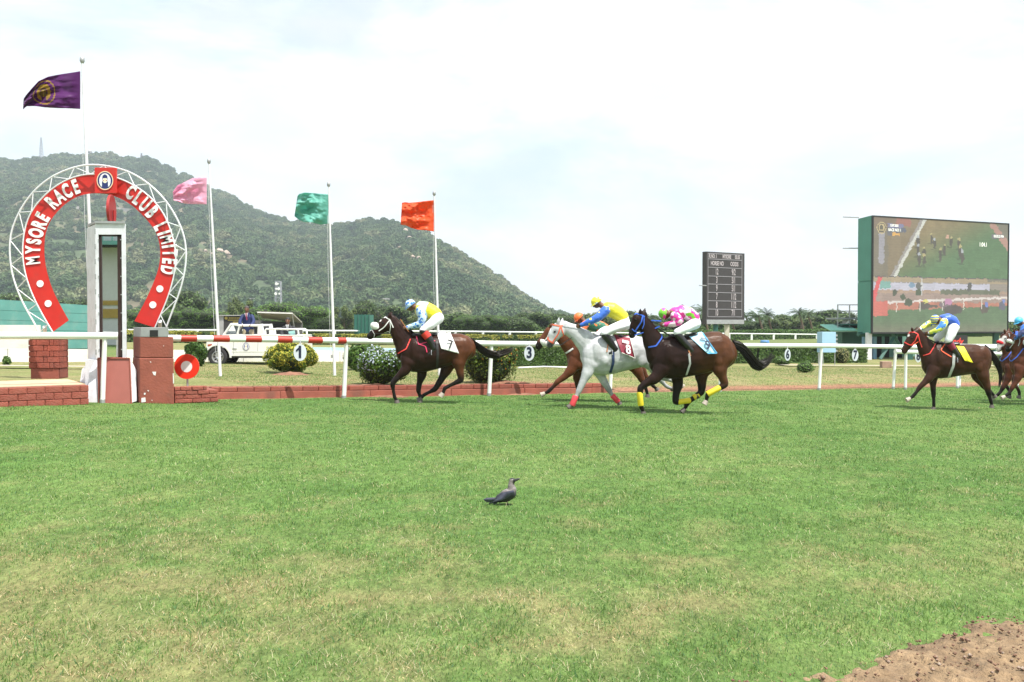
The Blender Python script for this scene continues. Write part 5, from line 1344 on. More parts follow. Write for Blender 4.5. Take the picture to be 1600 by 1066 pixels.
def screen_rgb(U, V):
    U0, V0 = U, V; U = U + (fbm(U0 * 60, V0 * 45, 8, 2) - .5) * .016; V = V + (fbm(U0 * 60 + 9, V0 * 45, 18, 2) - .5) * .022
    c = np.zeros((len(U), 3)); top = V > .485 - .0 * U
    nz = fbm(U * 30, V * 40, 5, 3)[:, None]
    # upper picture : turf seen from above, brown fading into green to the lower right
    gcol = mixc(np.tile((.17, .125, .055), (len(U), 1)), np.tile((.045, .115, .04), (len(U), 1)), sstep(.25, .75, U * .75 + (1 - V) * 1.1 - .10))
    c[:] = gcol * (.85 + .3 * nz)
    left = (U + (V - .5) * -.42) < .15; lx = U - (.155 + (V - .5) * .42)
    c[top & (lx < -.035)] = (.15, .11, .06); c[top & (U < .10) & (V < .92)] = (.12, .10, .07); c[top & (U > .035) & (U < .075) & (V > .6) & (V < .86)] = (.22, .21, .25)
    c[top & (U < .16) & (V > .90)] = (.13, .09, .06); c[top & (U > .16) & (U < .26) & (V > .93)] = (.22, .08, .06)
    c[top & (np.abs(lx) < .012)] = (.45, .45, .43); c[top & (lx < -.012) & (lx > -.034)] = (.22, .20, .20)
    w = (U > .84) & (V > 1.02 - (U - .84) * .95 - .0) ; c[top & (U > .86) & (np.abs(V - (1.02 - (U - .86) * 1.6)) < .05)] = (.30, .16, .13); c[top & (U > .92) & (V > 1.03 - (U - .86) * 1.3)] = (.12, .11, .08)
    for x, y, s_ in ((.315, .80, 1), (.315, .72, 1.1), (.36, .70, 1.1), (.41, .83, .9), (.435, .79, 1), (.48, .69, 1.1), (.51, .74, 1), (.56, .81, .9), (.62, .80, 1), (.63, .72, 1.2), (.645, .68, 1.2), (.325, .64, 1.1), (.36, .64, 1)):
        c[top & (np.hypot((U - x) / (.011 * s_), (V - y) / (.045 * s_)) < 1)] = (.035, .028, .022); c[top & (np.hypot((U - x) / (.010 * s_), (V - y - .045 * s_) / (.014 * s_)) < 1)] = (.28, .30, .34) if int(x * 1000) % 2 else (.30, .26, .12)
        c[top & (np.hypot((U - x + .01) / (.02 * s_), (V - y + .05 * s_) / (.008 * s_)) < 1)] *= .5
    c[top & (np.hypot((U - .53) / .012, (V - .86) / .02) < 1)] = (.42, .24, .18); 
    # logo and strips
    r = np.hypot((U - .055) / .032, (V - .905) / .055); c[r < 1] = (.06, .05, .03); c[(r < 1) & (r > .85)] = (.38, .30, .16); c[(r < .65) & (r > .4) & (V > .88)] = (.38, .30, .16)
    for x0, x1, y0, y1, col in ((.095, .21, .915, .945, (.13, .13, .24)), (.095, .225, .875, .913, (.05, .06, .10)), (.095, .13, .845, .873, (.08, .08, .10)), (.13, .18, .845, .873, (.50, .26, .05)), (.87, .97, .865, .905, (.10, .10, .12))):
        c[(U > x0) & (U < x1) & (V > y0) & (V < y1)] = col
    # lower picture : side view of the finish
    b = ~top
    c[b] = (.20, .17, .15)
    c[b & (V > .44)] = (.26, .20, .13); c[b & (V > .46) & (U > .84)] = (.13, .12, .09); c[b & (V < .435) & (V > .37) & (U < .86)] = (.36, .35, .44)
    c[b & (V <= .37)] = (.28, .19, .14); c[b & (V < .345)] = (.24, .17, .15)
    c[b & (V < .265)] = (.34, .12, .08); c[b & (np.abs(V - (.255 + .06 * U)) < .010)] = (.50, .45, .45)
    c[b & (V < .265) & (V > .17)] = c[b & (V < .265) & (V > .17)] * (.7 + .5 * nz[b & (V < .265) & (V > .17)])
    g = b & (V < .185 + .055 * U); gg = np.array([.055, .11, .045]); g2 = np.array([.10, .11, .065])
    c[g] = (gg + (g2 - gg) * sstep(.12, .0, V[g])[:, None]) * (.8 + .4 * nz[g])
    c[b & (V > .34) & (V < .385) & (U > .48) & (U < .94)] = (.075, .085, .05)
    c[b & (U > .05) & (U < .12) & (V > .38) & (V < .45)] = (.12, .26, .24)
    for x, y, rx, ry, col in ((.15, .345, .02, .03, (.03, .04, .02)), (.21, .31, .02, .03, (.03, .05, .02)), (.32, .35, .02, .03, (.03, .05, .02)), (.25, .26, .03, .035, (.03, .045, .02)), (.70, .41, .018, .04, (.04, .04, .04)), (.27, .415, .022, .025, (.12, .20, .30)), (.32, .41, .02, .03, (.07, .07, .07)),
                             (.36, .23, .045, .03, (.04, .03, .025)), (.37, .275, .018, .018, (.45, .42, .10)), (.52, .24, .05, .03, (.12, .08, .10)), (.54, .275, .03, .03, (.35, .15, .28)), (.58, .20, .07, .045, (.04, .03, .03)), (.82, .21, .035, .04, (.05, .035, .025)), (.835, .25, .014, .025, (.10, .14, .40)), (.96, .235, .03, .04, (.06, .06, .10)), (.97, .28, .012, .02, (.1, .15, .4)), (.42, .23, .05, .012, (.05, .04, .03))):
        c[b & (np.hypot((U - x) / rx, (V - y) / ry) < 1)] = col
    c[b & (np.abs(U - .345) < .004) & (V > .33)] = (.42, .42, .44)
    for x in (.165, .33, .5, .66, .8): c[b & (np.abs(U - x) < .003) & (V > .17 + .05 * x) & (V < .27 + .05 * x)] = (.48, .45, .42)
    hx = np.abs(U - (.018 + .25 * (V - .36) ** 1)) ; c[b & (hx < .014) & (V > .15)] = (.48, .05, .06); c[b & (U < .10) & (V > .14) & (V < .27)] = np.array((.42, .09, .07))
    c[np.abs(V - .487) < .004] = (.04, .04, .05)
    row = (np.floor(V * 84) % 2)[:, None]; c = c * (.95 + .1 * row) + .055
    blk = hash2(np.floor(U * 16), np.floor(V * 12), 4)[:, None]; c = c * (.94 + .12 * blk) * .64 + .03
    return np.clip(c, 0, 1)
M_led = mat('led_screen', (0, 0, 0), .5, attr=True, var=.03, scale=3, emit=.30, spec=.1)
for nd_ in M_led.node_tree.nodes:
    pass
A0, B0 = Vector((sA.x, sA.y, zb0_ + .03)), Vector((sB.x, sB.y, zb0_ + .03)); HT = zt0 - zb0_ - .06
painted_grid('display', lambda u, v: tuple(A0.lerp(B0, .006 + u * .988) + Vector((0, 0, v * HT)) - nF * .06), 170, 120, screen_rgb, M_led, e)
fw = .09
for (p, q, z0, z1) in ((A0, B0, zb0_ - .07, zb0_ + .03), (A0, B0, zt0 - .03, zt0 + .05)): vquad('bezel', p - nF * .08, q - nF * .08, z0, z1, M_black, e, .14)
for p in (A0, B0): vquad('bezel', p - nF * .08 - d_ * .04, p - nF * .08 + d_ * .05, zb0_ - .07, zt0 + .05, M_black, e, .14)
M_scrtext = mat('screen_text', (.75, .75, .70), .5, var=0, emit=.4)
def scr_text(s_, u, v, h, col=M_scrtext):
    p = A0.lerp(B0, u) + Vector((0, 0, v * HT)) - nF * .075; me = text_mesh(s_, h, .006, 0, col, sx=.8); place_text(me, 'screen_text', p, d_, (0, 0, 1), e)
scr_text('12.07.2025', .145, .932, .21); scr_text('RACE NO: 1', .150, .893, .26); scr_text('03:35:23 PM', .92, .883, .24); scr_text('1:04.1', .80, .80, .40)
# legs, struts
gS = G(sA.x, sA.y)
for f in (.012, .30, .62, .95):
    p = A0.lerp(B0, f) + nF * .4; mb = MB(); mb.box((p.x - .16, p.y - .16, gS - .3), (p.x + .16, p.y + .16, zb0_)); mb.build('leg', M_steelwhite if f < .1 else M_dgreen, e)
for f0, f1 in ((.10, .22), (.50, .62), (.30, .18)):
    p, q = A0.lerp(B0, f0) + nF * .5, A0.lerp(B0, f1) + nF * .5; p.z = gS; q.z = zb0_; mb = MB(); mb.tube([p, q], .13, 4); mb.build('strut', M_dgreen, e)
mb = MB(); p, q = A0 + nF * 1.2 - Vector((0, 0, .15)), B0 + nF * 1.2 - Vector((0, 0, .15)); mb.tube([p, q], .16, 4); mb.build('crossbeam', M_dgreen, e)
for py in (340, 388): 
    p = at(1342, py, 64.5); q = at(1317, py - 1 if py < 350 else py, 64.5); mb = MB(); mb.tube([p, q], .04, 6); mb.build('side_spike', M_grey, e)
# red lettered board under it
a, b = at(1487, 524, 63.5), at(1504, 524, 64); e2 = empty('advert_board', (a.x, a.y, G(a.x, a.y)), 'small dark board with red script lettering under the big screen', 'board')
a, b = at(1478, 524, 63.5), at(1512, 524, 64.2); vquad('panel', a, b, at(1487, 545, 63.5).z, a.z, M_black, e2, .1)
me = text_mesh('ndy', .62, .015, .003, mat('red_glow_letter', (.75, .05, .04), .4, var=0), shear=.35); place_text(me, 'lettering', a.lerp(b, .5) + Vector((0, -.08, -.42)), b - a, (0, 0, 1), e2)
# green service building with blue columns, platform and stairs
e = empty('service_building', at(1340, 560, 66), 'low green service building with corrugated canopy and rooftop platform left of the screen', 'building')
a, b = at(1316, 519, 66.5), at(1352, 519, 67); vquad('wall', a, b, G(a.x, a.y) - .2, a.z, mat('dull_green_wall', (.08, .17, .13), .8, var=.12, scale=1), e, 3)
a, b = at(1352, 523, 67.2), at(1440, 523, 73); vquad('wall', a, b, G(a.x, a.y) - .2, a.z, mat('pale_green_wall', (.13, .27, .22), .8, var=.12, scale=1), e, 3)
for px in (1366, 1378, 1398):
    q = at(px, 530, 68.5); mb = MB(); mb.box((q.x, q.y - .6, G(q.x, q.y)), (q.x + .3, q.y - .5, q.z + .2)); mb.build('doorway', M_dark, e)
for px0, px1 in ((1350, 1360), (1365, 1370)):
    a, b = at(px0, 524, 64.8), at(px1, 524, 64.8); mb = MB(); mb.box((a.x, a.y, G(a.x, a.y) - .2), (b.x, b.y + .4, a.z)); mb.build('column', mat('sky_blue_paint', (.22, .40, .55), .6, var=.1), e)
M_corr = mat('corrugated_mint', (.22, .52, .42), .5, var=.1)
a, b = at(1298, 516.5, 65), at(1341, 516.8, 65); mb = MB(); V = []; nC = 80
for i in range(nC + 1):
    f = i / nC; x = a.x + (b.x - a.x) * f; dz = .045 * math.sin(f * 2 * math.pi * 20)
    V += [(x, a.y, a.z + dz), (x, a.y + 2.2, a.z + .38 + dz), (x, a.y, a.z + dz - .03), (x, a.y + 2.2, a.z + .35 + dz)]
mb.add(V, [(4 * i, 4 * i + 4, 4 * i + 5, 4 * i + 1) for i in range(nC)] + [(4 * i + 2, 4 * i + 3, 4 * i + 7, 4 * i + 6) for i in range(nC)] + [(4 * i, 4 * i + 2, 4 * i + 6, 4 * i + 4) for i in range(nC)]); mb.build('corrugated_canopy', M_corr, e)
def bar(p, q, r, nm='rail', m=M_grey, par=None, seg=5): mb = MB(); mb.tube([p, q], r, seg); return mb.build(nm, m, par or e)
Yp = 66.0
for px in (1309, 1327.5, 1341): bar(at(px, 476, Yp), at(px, 513, Yp), .045, 'platform_post', M_grey)
for py in (476.5, 486.3): bar(at(1308, py, Yp), at(1342, py, Yp), .035, 'platform_rail', M_grey)
a, b = at(1308, 496.5, Yp), at(1342, 499, Yp); mb = MB(); mb.box((a.x, Yp - .2, b.z), (b.x, Yp + 2.4, a.z)); mb.build('platform_deck', M_mast, e)
a, b = at(1312, 506, Yp), at(1342, 508.5, Yp); mb = MB(); mb.box((a.x, Yp - .3, b.z), (b.x, Yp + 2.4, a.z)); mb.build('platform_beam', M_dgreen, e)
mb = MB(); mb.prism([at(1320, 506, Yp), at(1324, 506, Yp), at(1331, 499.5, Yp), at(1327, 499.5, Yp)], (0, .9, 0)); mb.build('stair', M_white, e)
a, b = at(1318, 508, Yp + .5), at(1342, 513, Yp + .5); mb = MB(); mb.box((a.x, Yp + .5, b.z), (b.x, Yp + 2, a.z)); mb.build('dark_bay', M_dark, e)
# blue cabinet on legs
e = empty('blue_cabinet', gp(1292, 56), 'pale blue metal cabinet on thin legs behind the running rail', 'cabinet')
M_cab = mat('cabinet_blue', (.34, .55, .72), .5, var=.06, scale=1, dirt=((.25, .35, .42), 2, .3)); Yc = 50.5
a, b = at(1284.5, 519, Yc), at(1306, 551, Yc); mb = MB(); mb.box((a.x, Yc, b.z), (b.x, Yc + .7, a.z)); mb.build('front_box', M_cab, e, bevel=.01)
c = at(1277, 519, Yc + .6); mb = MB(); mb.prism([(c.x, Yc + .6, b.z), (a.x - .004, Yc + .0, b.z), (a.x - .004, Yc + .0, a.z), (c.x, Yc + .6, a.z)], (.02, .1, 0)); mb.build('side_door', M_cab, e)
for px in (1279, 1286, 1304.5): p = at(px, 551, Yc + .1); bar(p, Vector((p.x, p.y, G(p.x, p.y))), .025, 'leg', M_grey, e)
for py in range(524, 552, 6): p = at(1306.5, py, Yc); mb = MB(); mb.box((p.x, Yc + .05, p.z - .06), (p.x + .09, Yc + .4, p.z + .04)); mb.build('vent_fin', M_grey, e)
# blue barrel
p = at(1195, 533, 60); e = empty('blue_barrel', (p.x, 60, G(p.x, 60)), 'blue plastic barrel standing at the far hedge', 'barrel')
mb = MB(); mb.tube([(p.x, 60, G(p.x, 60) + .0), (p.x, 60, p.z - .1), (p.x, 60, p.z), (p.x, 60, p.z + .05)], [.27, .28, .27, .24], 18); mb.build('drum', mat('barrel_blue', (.10, .25, .50), .5), e, True)
# concrete block on the path
p = on_ground(1386, 575); e = empty('concrete_block', p, 'small brown concrete block lying on the path near plate number 8', 'block')
mb = MB(); mb.box((p.x - .24, p.y, p.z), (p.x + .24, p.y + .35, p.z + .32)); mb.build('block', mat('brown_block', (.33, .21, .16), .9, var=.2, bump=.4), e, bevel=.015)
# green mesh building behind lead horse
e = empty('green_shed', at(562, 510, 95), 'green mesh sided shed half hidden behind the lead horse head', 'shed')
a, b = at(554, 492, 95), at(577, 517, 95); mb = MB(); mb.box((a.x, 95, b.z - 1), (b.x, 98, a.z)); mb.build('wall', mat('mesh_green', (.03, .15, .11), .8, var=.2, scale=3), e)
for i in range(5): x = a.x + (b.x - a.x) * i / 4; mb = MB(); mb.box((x - .05, 94.9, b.z - 1), (x + .05, 94.98, a.z + .05)); mb.build('upright', M_dgreen, e)

# ---- odds board
YO = 56; a, b = at(1104, 393, YO), at(1163.5, 396, YO * 1.03); gO = G(a.x, YO)
e = empty('odds_board', (a.x, YO, gO), 'tall dark electronic odds board with rows of horse numbers and prices', 'scoreboard')
M_board = mat('board_black', (.045, .040, .042), .5, var=.08); M_line = mat('board_line', (.24, .23, .25), .5, var=.05); M_digit = mat('flip_digit', (.42, .38, .40), .5, var=.05)
d2 = Vector((b.x - a.x, b.y - a.y, 0)); Lb = d2.length; d2.normalize(); n2 = Vector((-d2.y, d2.x, 0)); zB0, zB1 = at(1104, 507, YO).z, a.z
mb = MB(); mb.prism([(a.x, a.y, zB0), (b.x, b.y, zB0), (b.x, b.y, zB1), (a.x, a.y, zB1)], n2 * .35); mb.build('cabinet', M_board, e, bevel=.01)
def bp_(u, v, o=.01): p = a + d2 * (Lb * u) - n2 * o; return Vector((p.x, p.y, zB1 + (zB0 - zB1) * v))
rows_ = [.0, .10, .215, .335, .445, .56, .675, .79, .895]
for v in [.025] + rows_[1:] : 
    mb = MB(); mb.obox(bp_(.48, v), d2 * Lb * .445, n2 * .008, (0, 0, .022)); mb.build('divider', M_line, e)
for u in (.035, .925): mb = MB(); mb.obox(bp_(u, .46), d2 * .018, n2 * .007, (0, 0, (zB1 - zB0) * .437)); mb.build('divider', M_line, e)
mb = MB(); mb.obox(bp_(.5, .965, .004), d2 * Lb * .49, n2 * .01, (0, 0, (zB1 - zB0) * .03)); mb.build('ledge', M_grey, e)
def bt(s_, u, v, h, sx=.6): me = text_mesh(s_, h, .012, 0, M_digit, sx=sx); place_text(me, 'digit', bp_(u, v, .02), d2, (0, 0, 1), e)
bt('R.NO: 1', .16, .062, .30, .62); bt('MYSORE', .52, .062, .30, .62); bt('03:35', .80, .062, .30, .62)
bt('HORSE NO', .27, .16, .34, .62); bt('ODDS', .72, .16, .34, .7)
for k, (p_, q_) in enumerate((('12', '9/2'), ('3', '5/1'), ('9', '5/1'), ('7', '11/2'), ('8', '11/2'), ('10', '7/1'))):
    v = (rows_[k + 2] + rows_[k + 3]) / 2 if k < 6 and k + 3 < len(rows_) else .84
    bt(p_, .26, v, .50, .5); bt(q_, .70, v, .50, .5)
for u, m_ in ((.30, M_dgreen), (.60, mat('cream_post', (.55, .52, .42), .7))):
    p = bp_(u, 1, -.2); mb = MB(); mb.box((p.x - .13, p.y - .1, gO - .3), (p.x + .13, p.y + .1, p.z)); mb.build('leg', m_, e)
mb = MB(); p, q = bp_(0, .47), at(1092, 446, YO); mb.tube([p, q], .03, 6); mb.build('side_spike', M_grey, e)

# ================================================================== STANDS BEHIND THE CAMERA (seen in the finish mirror)
e = empty('grandstand', (-26, -13, 0), 'white grandstand with yellow bands and teal balcony behind the photographer, seen in the finish mirror', 'grandstand')
Wst = mat('stand_white', (.62, .63, .62), .8, var=.05); Yst = mat('stand_yellow', (.42, .28, .06), .7, var=.1)
def sb(nm, x0, x1, y0, y1, z0, z1, m): mb = MB(); mb.box((x0, y0, z0), (x1, y1, z1)); return mb.build(nm, m, e)
sb('wall', -42, -12, -20, -14, -.3, 9.4, Wst)
for z0, z1 in ((2.05, 2.55), (2.75, 3.0), (9.0, 9.35)): sb('yellow_band', -42, -12, -13.99, -13.93, z0, z1, Yst)
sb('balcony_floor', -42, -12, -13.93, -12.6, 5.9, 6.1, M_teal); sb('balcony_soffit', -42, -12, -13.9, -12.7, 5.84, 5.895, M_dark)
for i in range(60): sb('balcony_slat', -42 + i * .5, -41.94 + i * .5, -12.62, -12.56, 6.1, 7.4, M_teal)
sb('balcony_rail', -42, -12, -12.64, -12.54, 7.4, 7.5, M_teal)

# ================================================================== PICKUP
YC = 34.0
yc = 8.0
def car_frame(px): return at(px, 560, YC).x
X0 = car_frame(322.5); gC = G(car_frame(400), YC)
cs = F / YC
car = empty('pickup_truck', (car_frame(400), YC, gC), 'white open pickup truck with a round club crest on its door, parked on the grass', 'pickup')
def C(px, py, lat=0.0):      # lat metres behind the near side
    p = at(px, py, YC); return Vector((p.x, YC + lat, p.z + (571 - 571) / cs))
WID = 1.45
M_car = mat('car_cream', (.74, .745, .72), .28, var=.04, scale=2, dirt=((.5, .46, .38), 3, .25)); M_glass = bpy.data.materials.new('car_glass'); M_glass.use_nodes = True
b_ = M_glass.node_tree.nodes['Principled BSDF']; b_.inputs['Base Color'].default_value = (.30, .36, .38, 1); b_.inputs['Roughness'].default_value = .06; b_.inputs['Transmission Weight'].default_value = .55
def side_poly(nm, pts, lat, th, m, par=car, bevel=.012):
    mb = MB(); mb.prism([C(px, py, lat) for px, py in pts], (0, th, 0)); return mb.build(nm, m, par, bevel=bevel)
arch = [(359.5 - 19 + 19 * math.cos(a_) - 0, 558 - 18.5 * math.sin(a_)) for a_ in np.linspace(0, math.pi, 12)]
arch = [(340.5 + 19 * math.cos(a_), 559 - 19 * math.sin(a_)) for a_ in np.linspace(0, math.pi, 12)]
rarch = [(448 + 19 * math.cos(a_), 559 - 19 * math.sin(a_)) for a_ in np.linspace(0, math.pi, 12)]
body = [(322, 550)] + [(322.5, 536), (324, 527), (331, 525.5), (349, 525), (413, 525.5), (474.5, 526), (475, 552), (468, 554)] + rarch[:: 1] + [(429, 556.5), (360, 556.5)] + arch
side_poly('body', body[::-1], 0, WID, M_car)
side_poly('belt_trim', [(349, 524.6), (474, 525.4), (474, 523.6), (349, 522.8)][::-1], -.012, WID + .024, M_car)
side_poly('sill', [(358, 557), (430, 557), (430, 559.5), (359, 559.5)], .03, WID - .06, M_black)
side_poly('bumper', [(319.5, 548), (324, 548), (324, 553), (319.5, 553)], -.03, WID + .06, M_grey)
side_poly('door_line', [(364.6, 528), (365.2, 528), (365.2, 553), (364.6, 553)], -.004, .01, M_grey, bevel=0)
side_poly('door_line', [(403.5, 528), (404.1, 528), (402.5, 550), (401.9, 550)], -.004, .01, M_grey, bevel=0)
side_poly('door_handle', [(363.5, 543.5), (370, 544.6), (370, 545.6), (363.5, 544.5)], -.02, .02, M_grey, bevel=0)
side_poly('body_crease', [(356, 549), (412, 549), (412, 549.8), (356, 549.8)], -.008, .01, M_car, bevel=0)
c = C(384.5, 541.5, -.012); disc('door_crest', c, 5.2 / cs, (1, 0, 0), (0, 0, 1), (0, -1, 0), lambda U, V: crest_rgb(U, V, (.72, .71, .66), (.10, .10, .25), (.70, .70, .66), (.20, .22, .40)), car, n=16, ry=6 / cs, thick=.002)
side_poly('indicator', [(324.5, 538.5), (331.5, 537.5), (331, 540.5), (325, 541)], -.012, .02, mat('amber_red_lens', (.35, .06, .03), .3), bevel=0)
side_poly('fender_flare', [(p[0] - 340.5) * 1.0 + 340.5 and p for p in arch] + [(340.5 + 21.5 * math.cos(a_), 559 - 21.5 * math.sin(a_)) for a_ in np.linspace(math.pi, 0, 12)], -.05, .06, M_car, bevel=0)
# cab: pillars, header, windscreen
def pillar(pts, nm='cab_pillar', w=.045):
    for lat in (.03, WID - .03):
        mb = MB(); mb.tube([C(px, py, lat) for px, py in pts], w, 6); mb.build(nm, M_car, car, True)
pillar([(370, 525), (374, 508.8), (404, 508.6)]); pillar([(404, 508.6), (403.5, 525)])
side_poly('cab_rear_panel', [(404, 525.5), (403.5, 507), (409.5, 506), (413.5, 525.5)], .0, .10, M_car); side_poly('cab_rear_panel', [(404, 525.5), (403.5, 507), (409.5, 506), (413.5, 525.5)], WID - .1, .10, M_car)
mb = MB(); mb.prism([C(349, 525, .06), C(361, 507.5, .06), C(361, 507.5, WID - .06), C(349, 525, WID - .06)], (.03, 0, 0)); mb.build('windscreen', M_glass, car)
for pr in ([(348, 525.2), (360.5, 507)],):
    for lat in (.03, WID - .03): mb = MB(); mb.tube([C(px, py, lat) for px, py in pr], .04, 6); mb.build('windscreen_frame', M_car, car, True)
mb = MB(); mb.tube([C(360.5, 507, .03), C(360.5, 507, WID - .03)], .045, 6); mb.build('windscreen_frame', M_car, car, True)
mb = MB(); mb.tube([C(360.5, 507, .03), C(374, 508.8, .03)], .03, 6); mb.build('header', M_car, car, True)
mb = MB(); mb.prism([C(404, 525, .1), C(404, 510, .1), C(404, 510, WID - .1), C(404, 525, WID - .1)], (.03, 0, 0)); mb.build('bulkhead', M_dark, car)
mb = MB(); mb.prism([C(376, 526, .35), C(380, 514, .35), C(384, 514, .35), C(386, 526, .35)][::-1], (0, .8, 0)); mb.build('seat', M_black, car)
for lat in (.03, WID - .03):
    mb = MB(); mb.tube([C(415, 525, lat), C(414.2, 516, lat), C(416, 514.2, lat), (C(463, 514.6, lat)), C(465.3, 516, lat), C(466.5, 525, lat)], .032, 7); mb.build('tub_rail', M_white, car, True)
def wheel(px, lat, sgn):
    c = C(px, 557.6, lat); r = 15.0 / cs; w = empty('wheel', c); w.parent = car; w.matrix_parent_inverse = world_inv(car)
    def ring(prof, nm, m, seg=32):
        V = []; n_ = len(prof)
        for k in range(seg):
            th = 2 * math.pi * k / seg
            for rr_, y in prof: V.append((c.x + math.cos(th) * rr_, c.y + y * sgn, c.z + math.sin(th) * rr_))
        mb = MB(); mb.add(V, [(k * n_ + i, k * n_ + i + 1, ((k + 1) % seg) * n_ + i + 1, ((k + 1) % seg) * n_ + i) for k in range(seg) for i in range(n_ - 1)]); return mb.build(nm, m, w, True)
    ring([(r * .60, -.0), (r * .64, -.03), (r * .8, -.045), (r * .97, -.02), (r, .03), (r, .14), (r * .95, .19), (r * .6, .19)], 'tyre', M_rubber)
    ring([(.001, .02), (r * .18, .0), (r * .22, .03), (r * .42, .05), (r * .5, .02), (r * .56, -.015), (r * .62, -.01), (r * .62, .1)], 'rim', M_chrome)
    mb = MB()
    for k in range(8): th = k * math.pi / 4; mb.tube([c + Vector((math.cos(th) * r * .40, -.0 * sgn, math.sin(th) * r * .40)), c + Vector((math.cos(th) * r * .40, .06 * sgn, math.sin(th) * r * .40))], r * .07, 8)
    mb.build('rim_hole', M_dark, w)
for px in (340.5, 448):
    wheel(px, -.03, 1); wheel(px, WID + .03, -1)
# ================================================================== EQUIPMENT CABIN behind the pickup
YE = 37.5; e = empty('equipment_cabin', at(400, 560, YE), 'grey equipment cabin with its roof lid propped open and a dark lettered panel', 'cabin')
def E(px, py, lat=0.0): p = at(px, py, YE); return Vector((p.x, YE + lat, p.z))
def epoly(nm, pts, lat, th, m): mb = MB(); mb.prism([E(px, py, lat) for px, py in pts], (0, th, 0)); return mb.build(nm, m, e)
M_cabg = mat('cabin_grey', (.34, .34, .34), .6, var=.1); M_cabd = mat('cabin_dark', (.04, .038, .038), .7, var=.2)
epoly('side_wall', [(341.5, 493.5), (349.5, 492.5), (349.5, 560), (341.5, 560)], -.02, .5, M_cabg)
epoly('front_panel', [(349.5, 493.5), (378, 493.5), (378, 560), (349.5, 560)], .0, .06, M_cabd)
epoly('roof_edge', [(341, 492.6), (379, 492.2), (379, 493.6), (341, 494)], -.08, 1.2, M_cabg)
epoly('rear_wall', [(378, 500), (462, 505), (462, 560), (378, 560)], 1.2, .06, mat('cabin_inner', (.16, .155, .15), .8, var=.2))
epoly('low_wall', [(399, 512), (463, 514), (463, 560), (399, 560)], .0, .06, M_cabd)
mb = MB(); mb.prism([E(398, 497, 1.2), E(461.5, 505, 1.2), E(461.3, 490.6, -.5), E(407.5, 489, -.5)], (0, 0, .05)); mb.build('open_lid', mat('lid_cream', (.34, .31, .27), .6, var=.08), e)
mb = MB(); mb.prism([E(407.5, 489.2, -.52), E(461.5, 490.8, -.52), E(461.5, 489.4, -.52), E(407.5, 487.9, -.52)], (0, .05, 0)); mb.build('lid_lip', M_white, e)
for px, py in ((408, 489), (460.5, 490)): mb = MB(); mb.tube([E(px, py, -.5), E(px, 516, .0)], .02, 5); mb.build('lid_prop', M_grey, e)
M_gold = mat('gold_lettering', (.42, .33, .08), .5, var=.05)
c = E(353.5, 497.2, -.01); mb = MB(); mb.tube([c, c + Vector((0, -.01, 0))], 2.4 / (F / YE), 18); mb.build('emblem', M_gold, e)
for i, (x0, x1) in enumerate(((357.5, 377), (356, 376), (364, 375))):
    x = x0
    while x < x1 - 1:
        w = random.uniform(1.2, 2.4); epoly('gold_mark', [(x, 496.2 + i * 3.3), (min(x + w, x1), 496.2 + i * 3.3), (min(x + w, x1), 497.9 + i * 3.3), (x, 497.9 + i * 3.3)], -.008, .006, M_gold); x += w + .5
epoly('stored_box', [(414, 506), (440, 506), (440, 512), (414, 512)], .8, .4, M_black)
epoly('stored_box', [(380, 504), (398, 506), (398, 520), (380, 520)], .7, .4, M_dark)
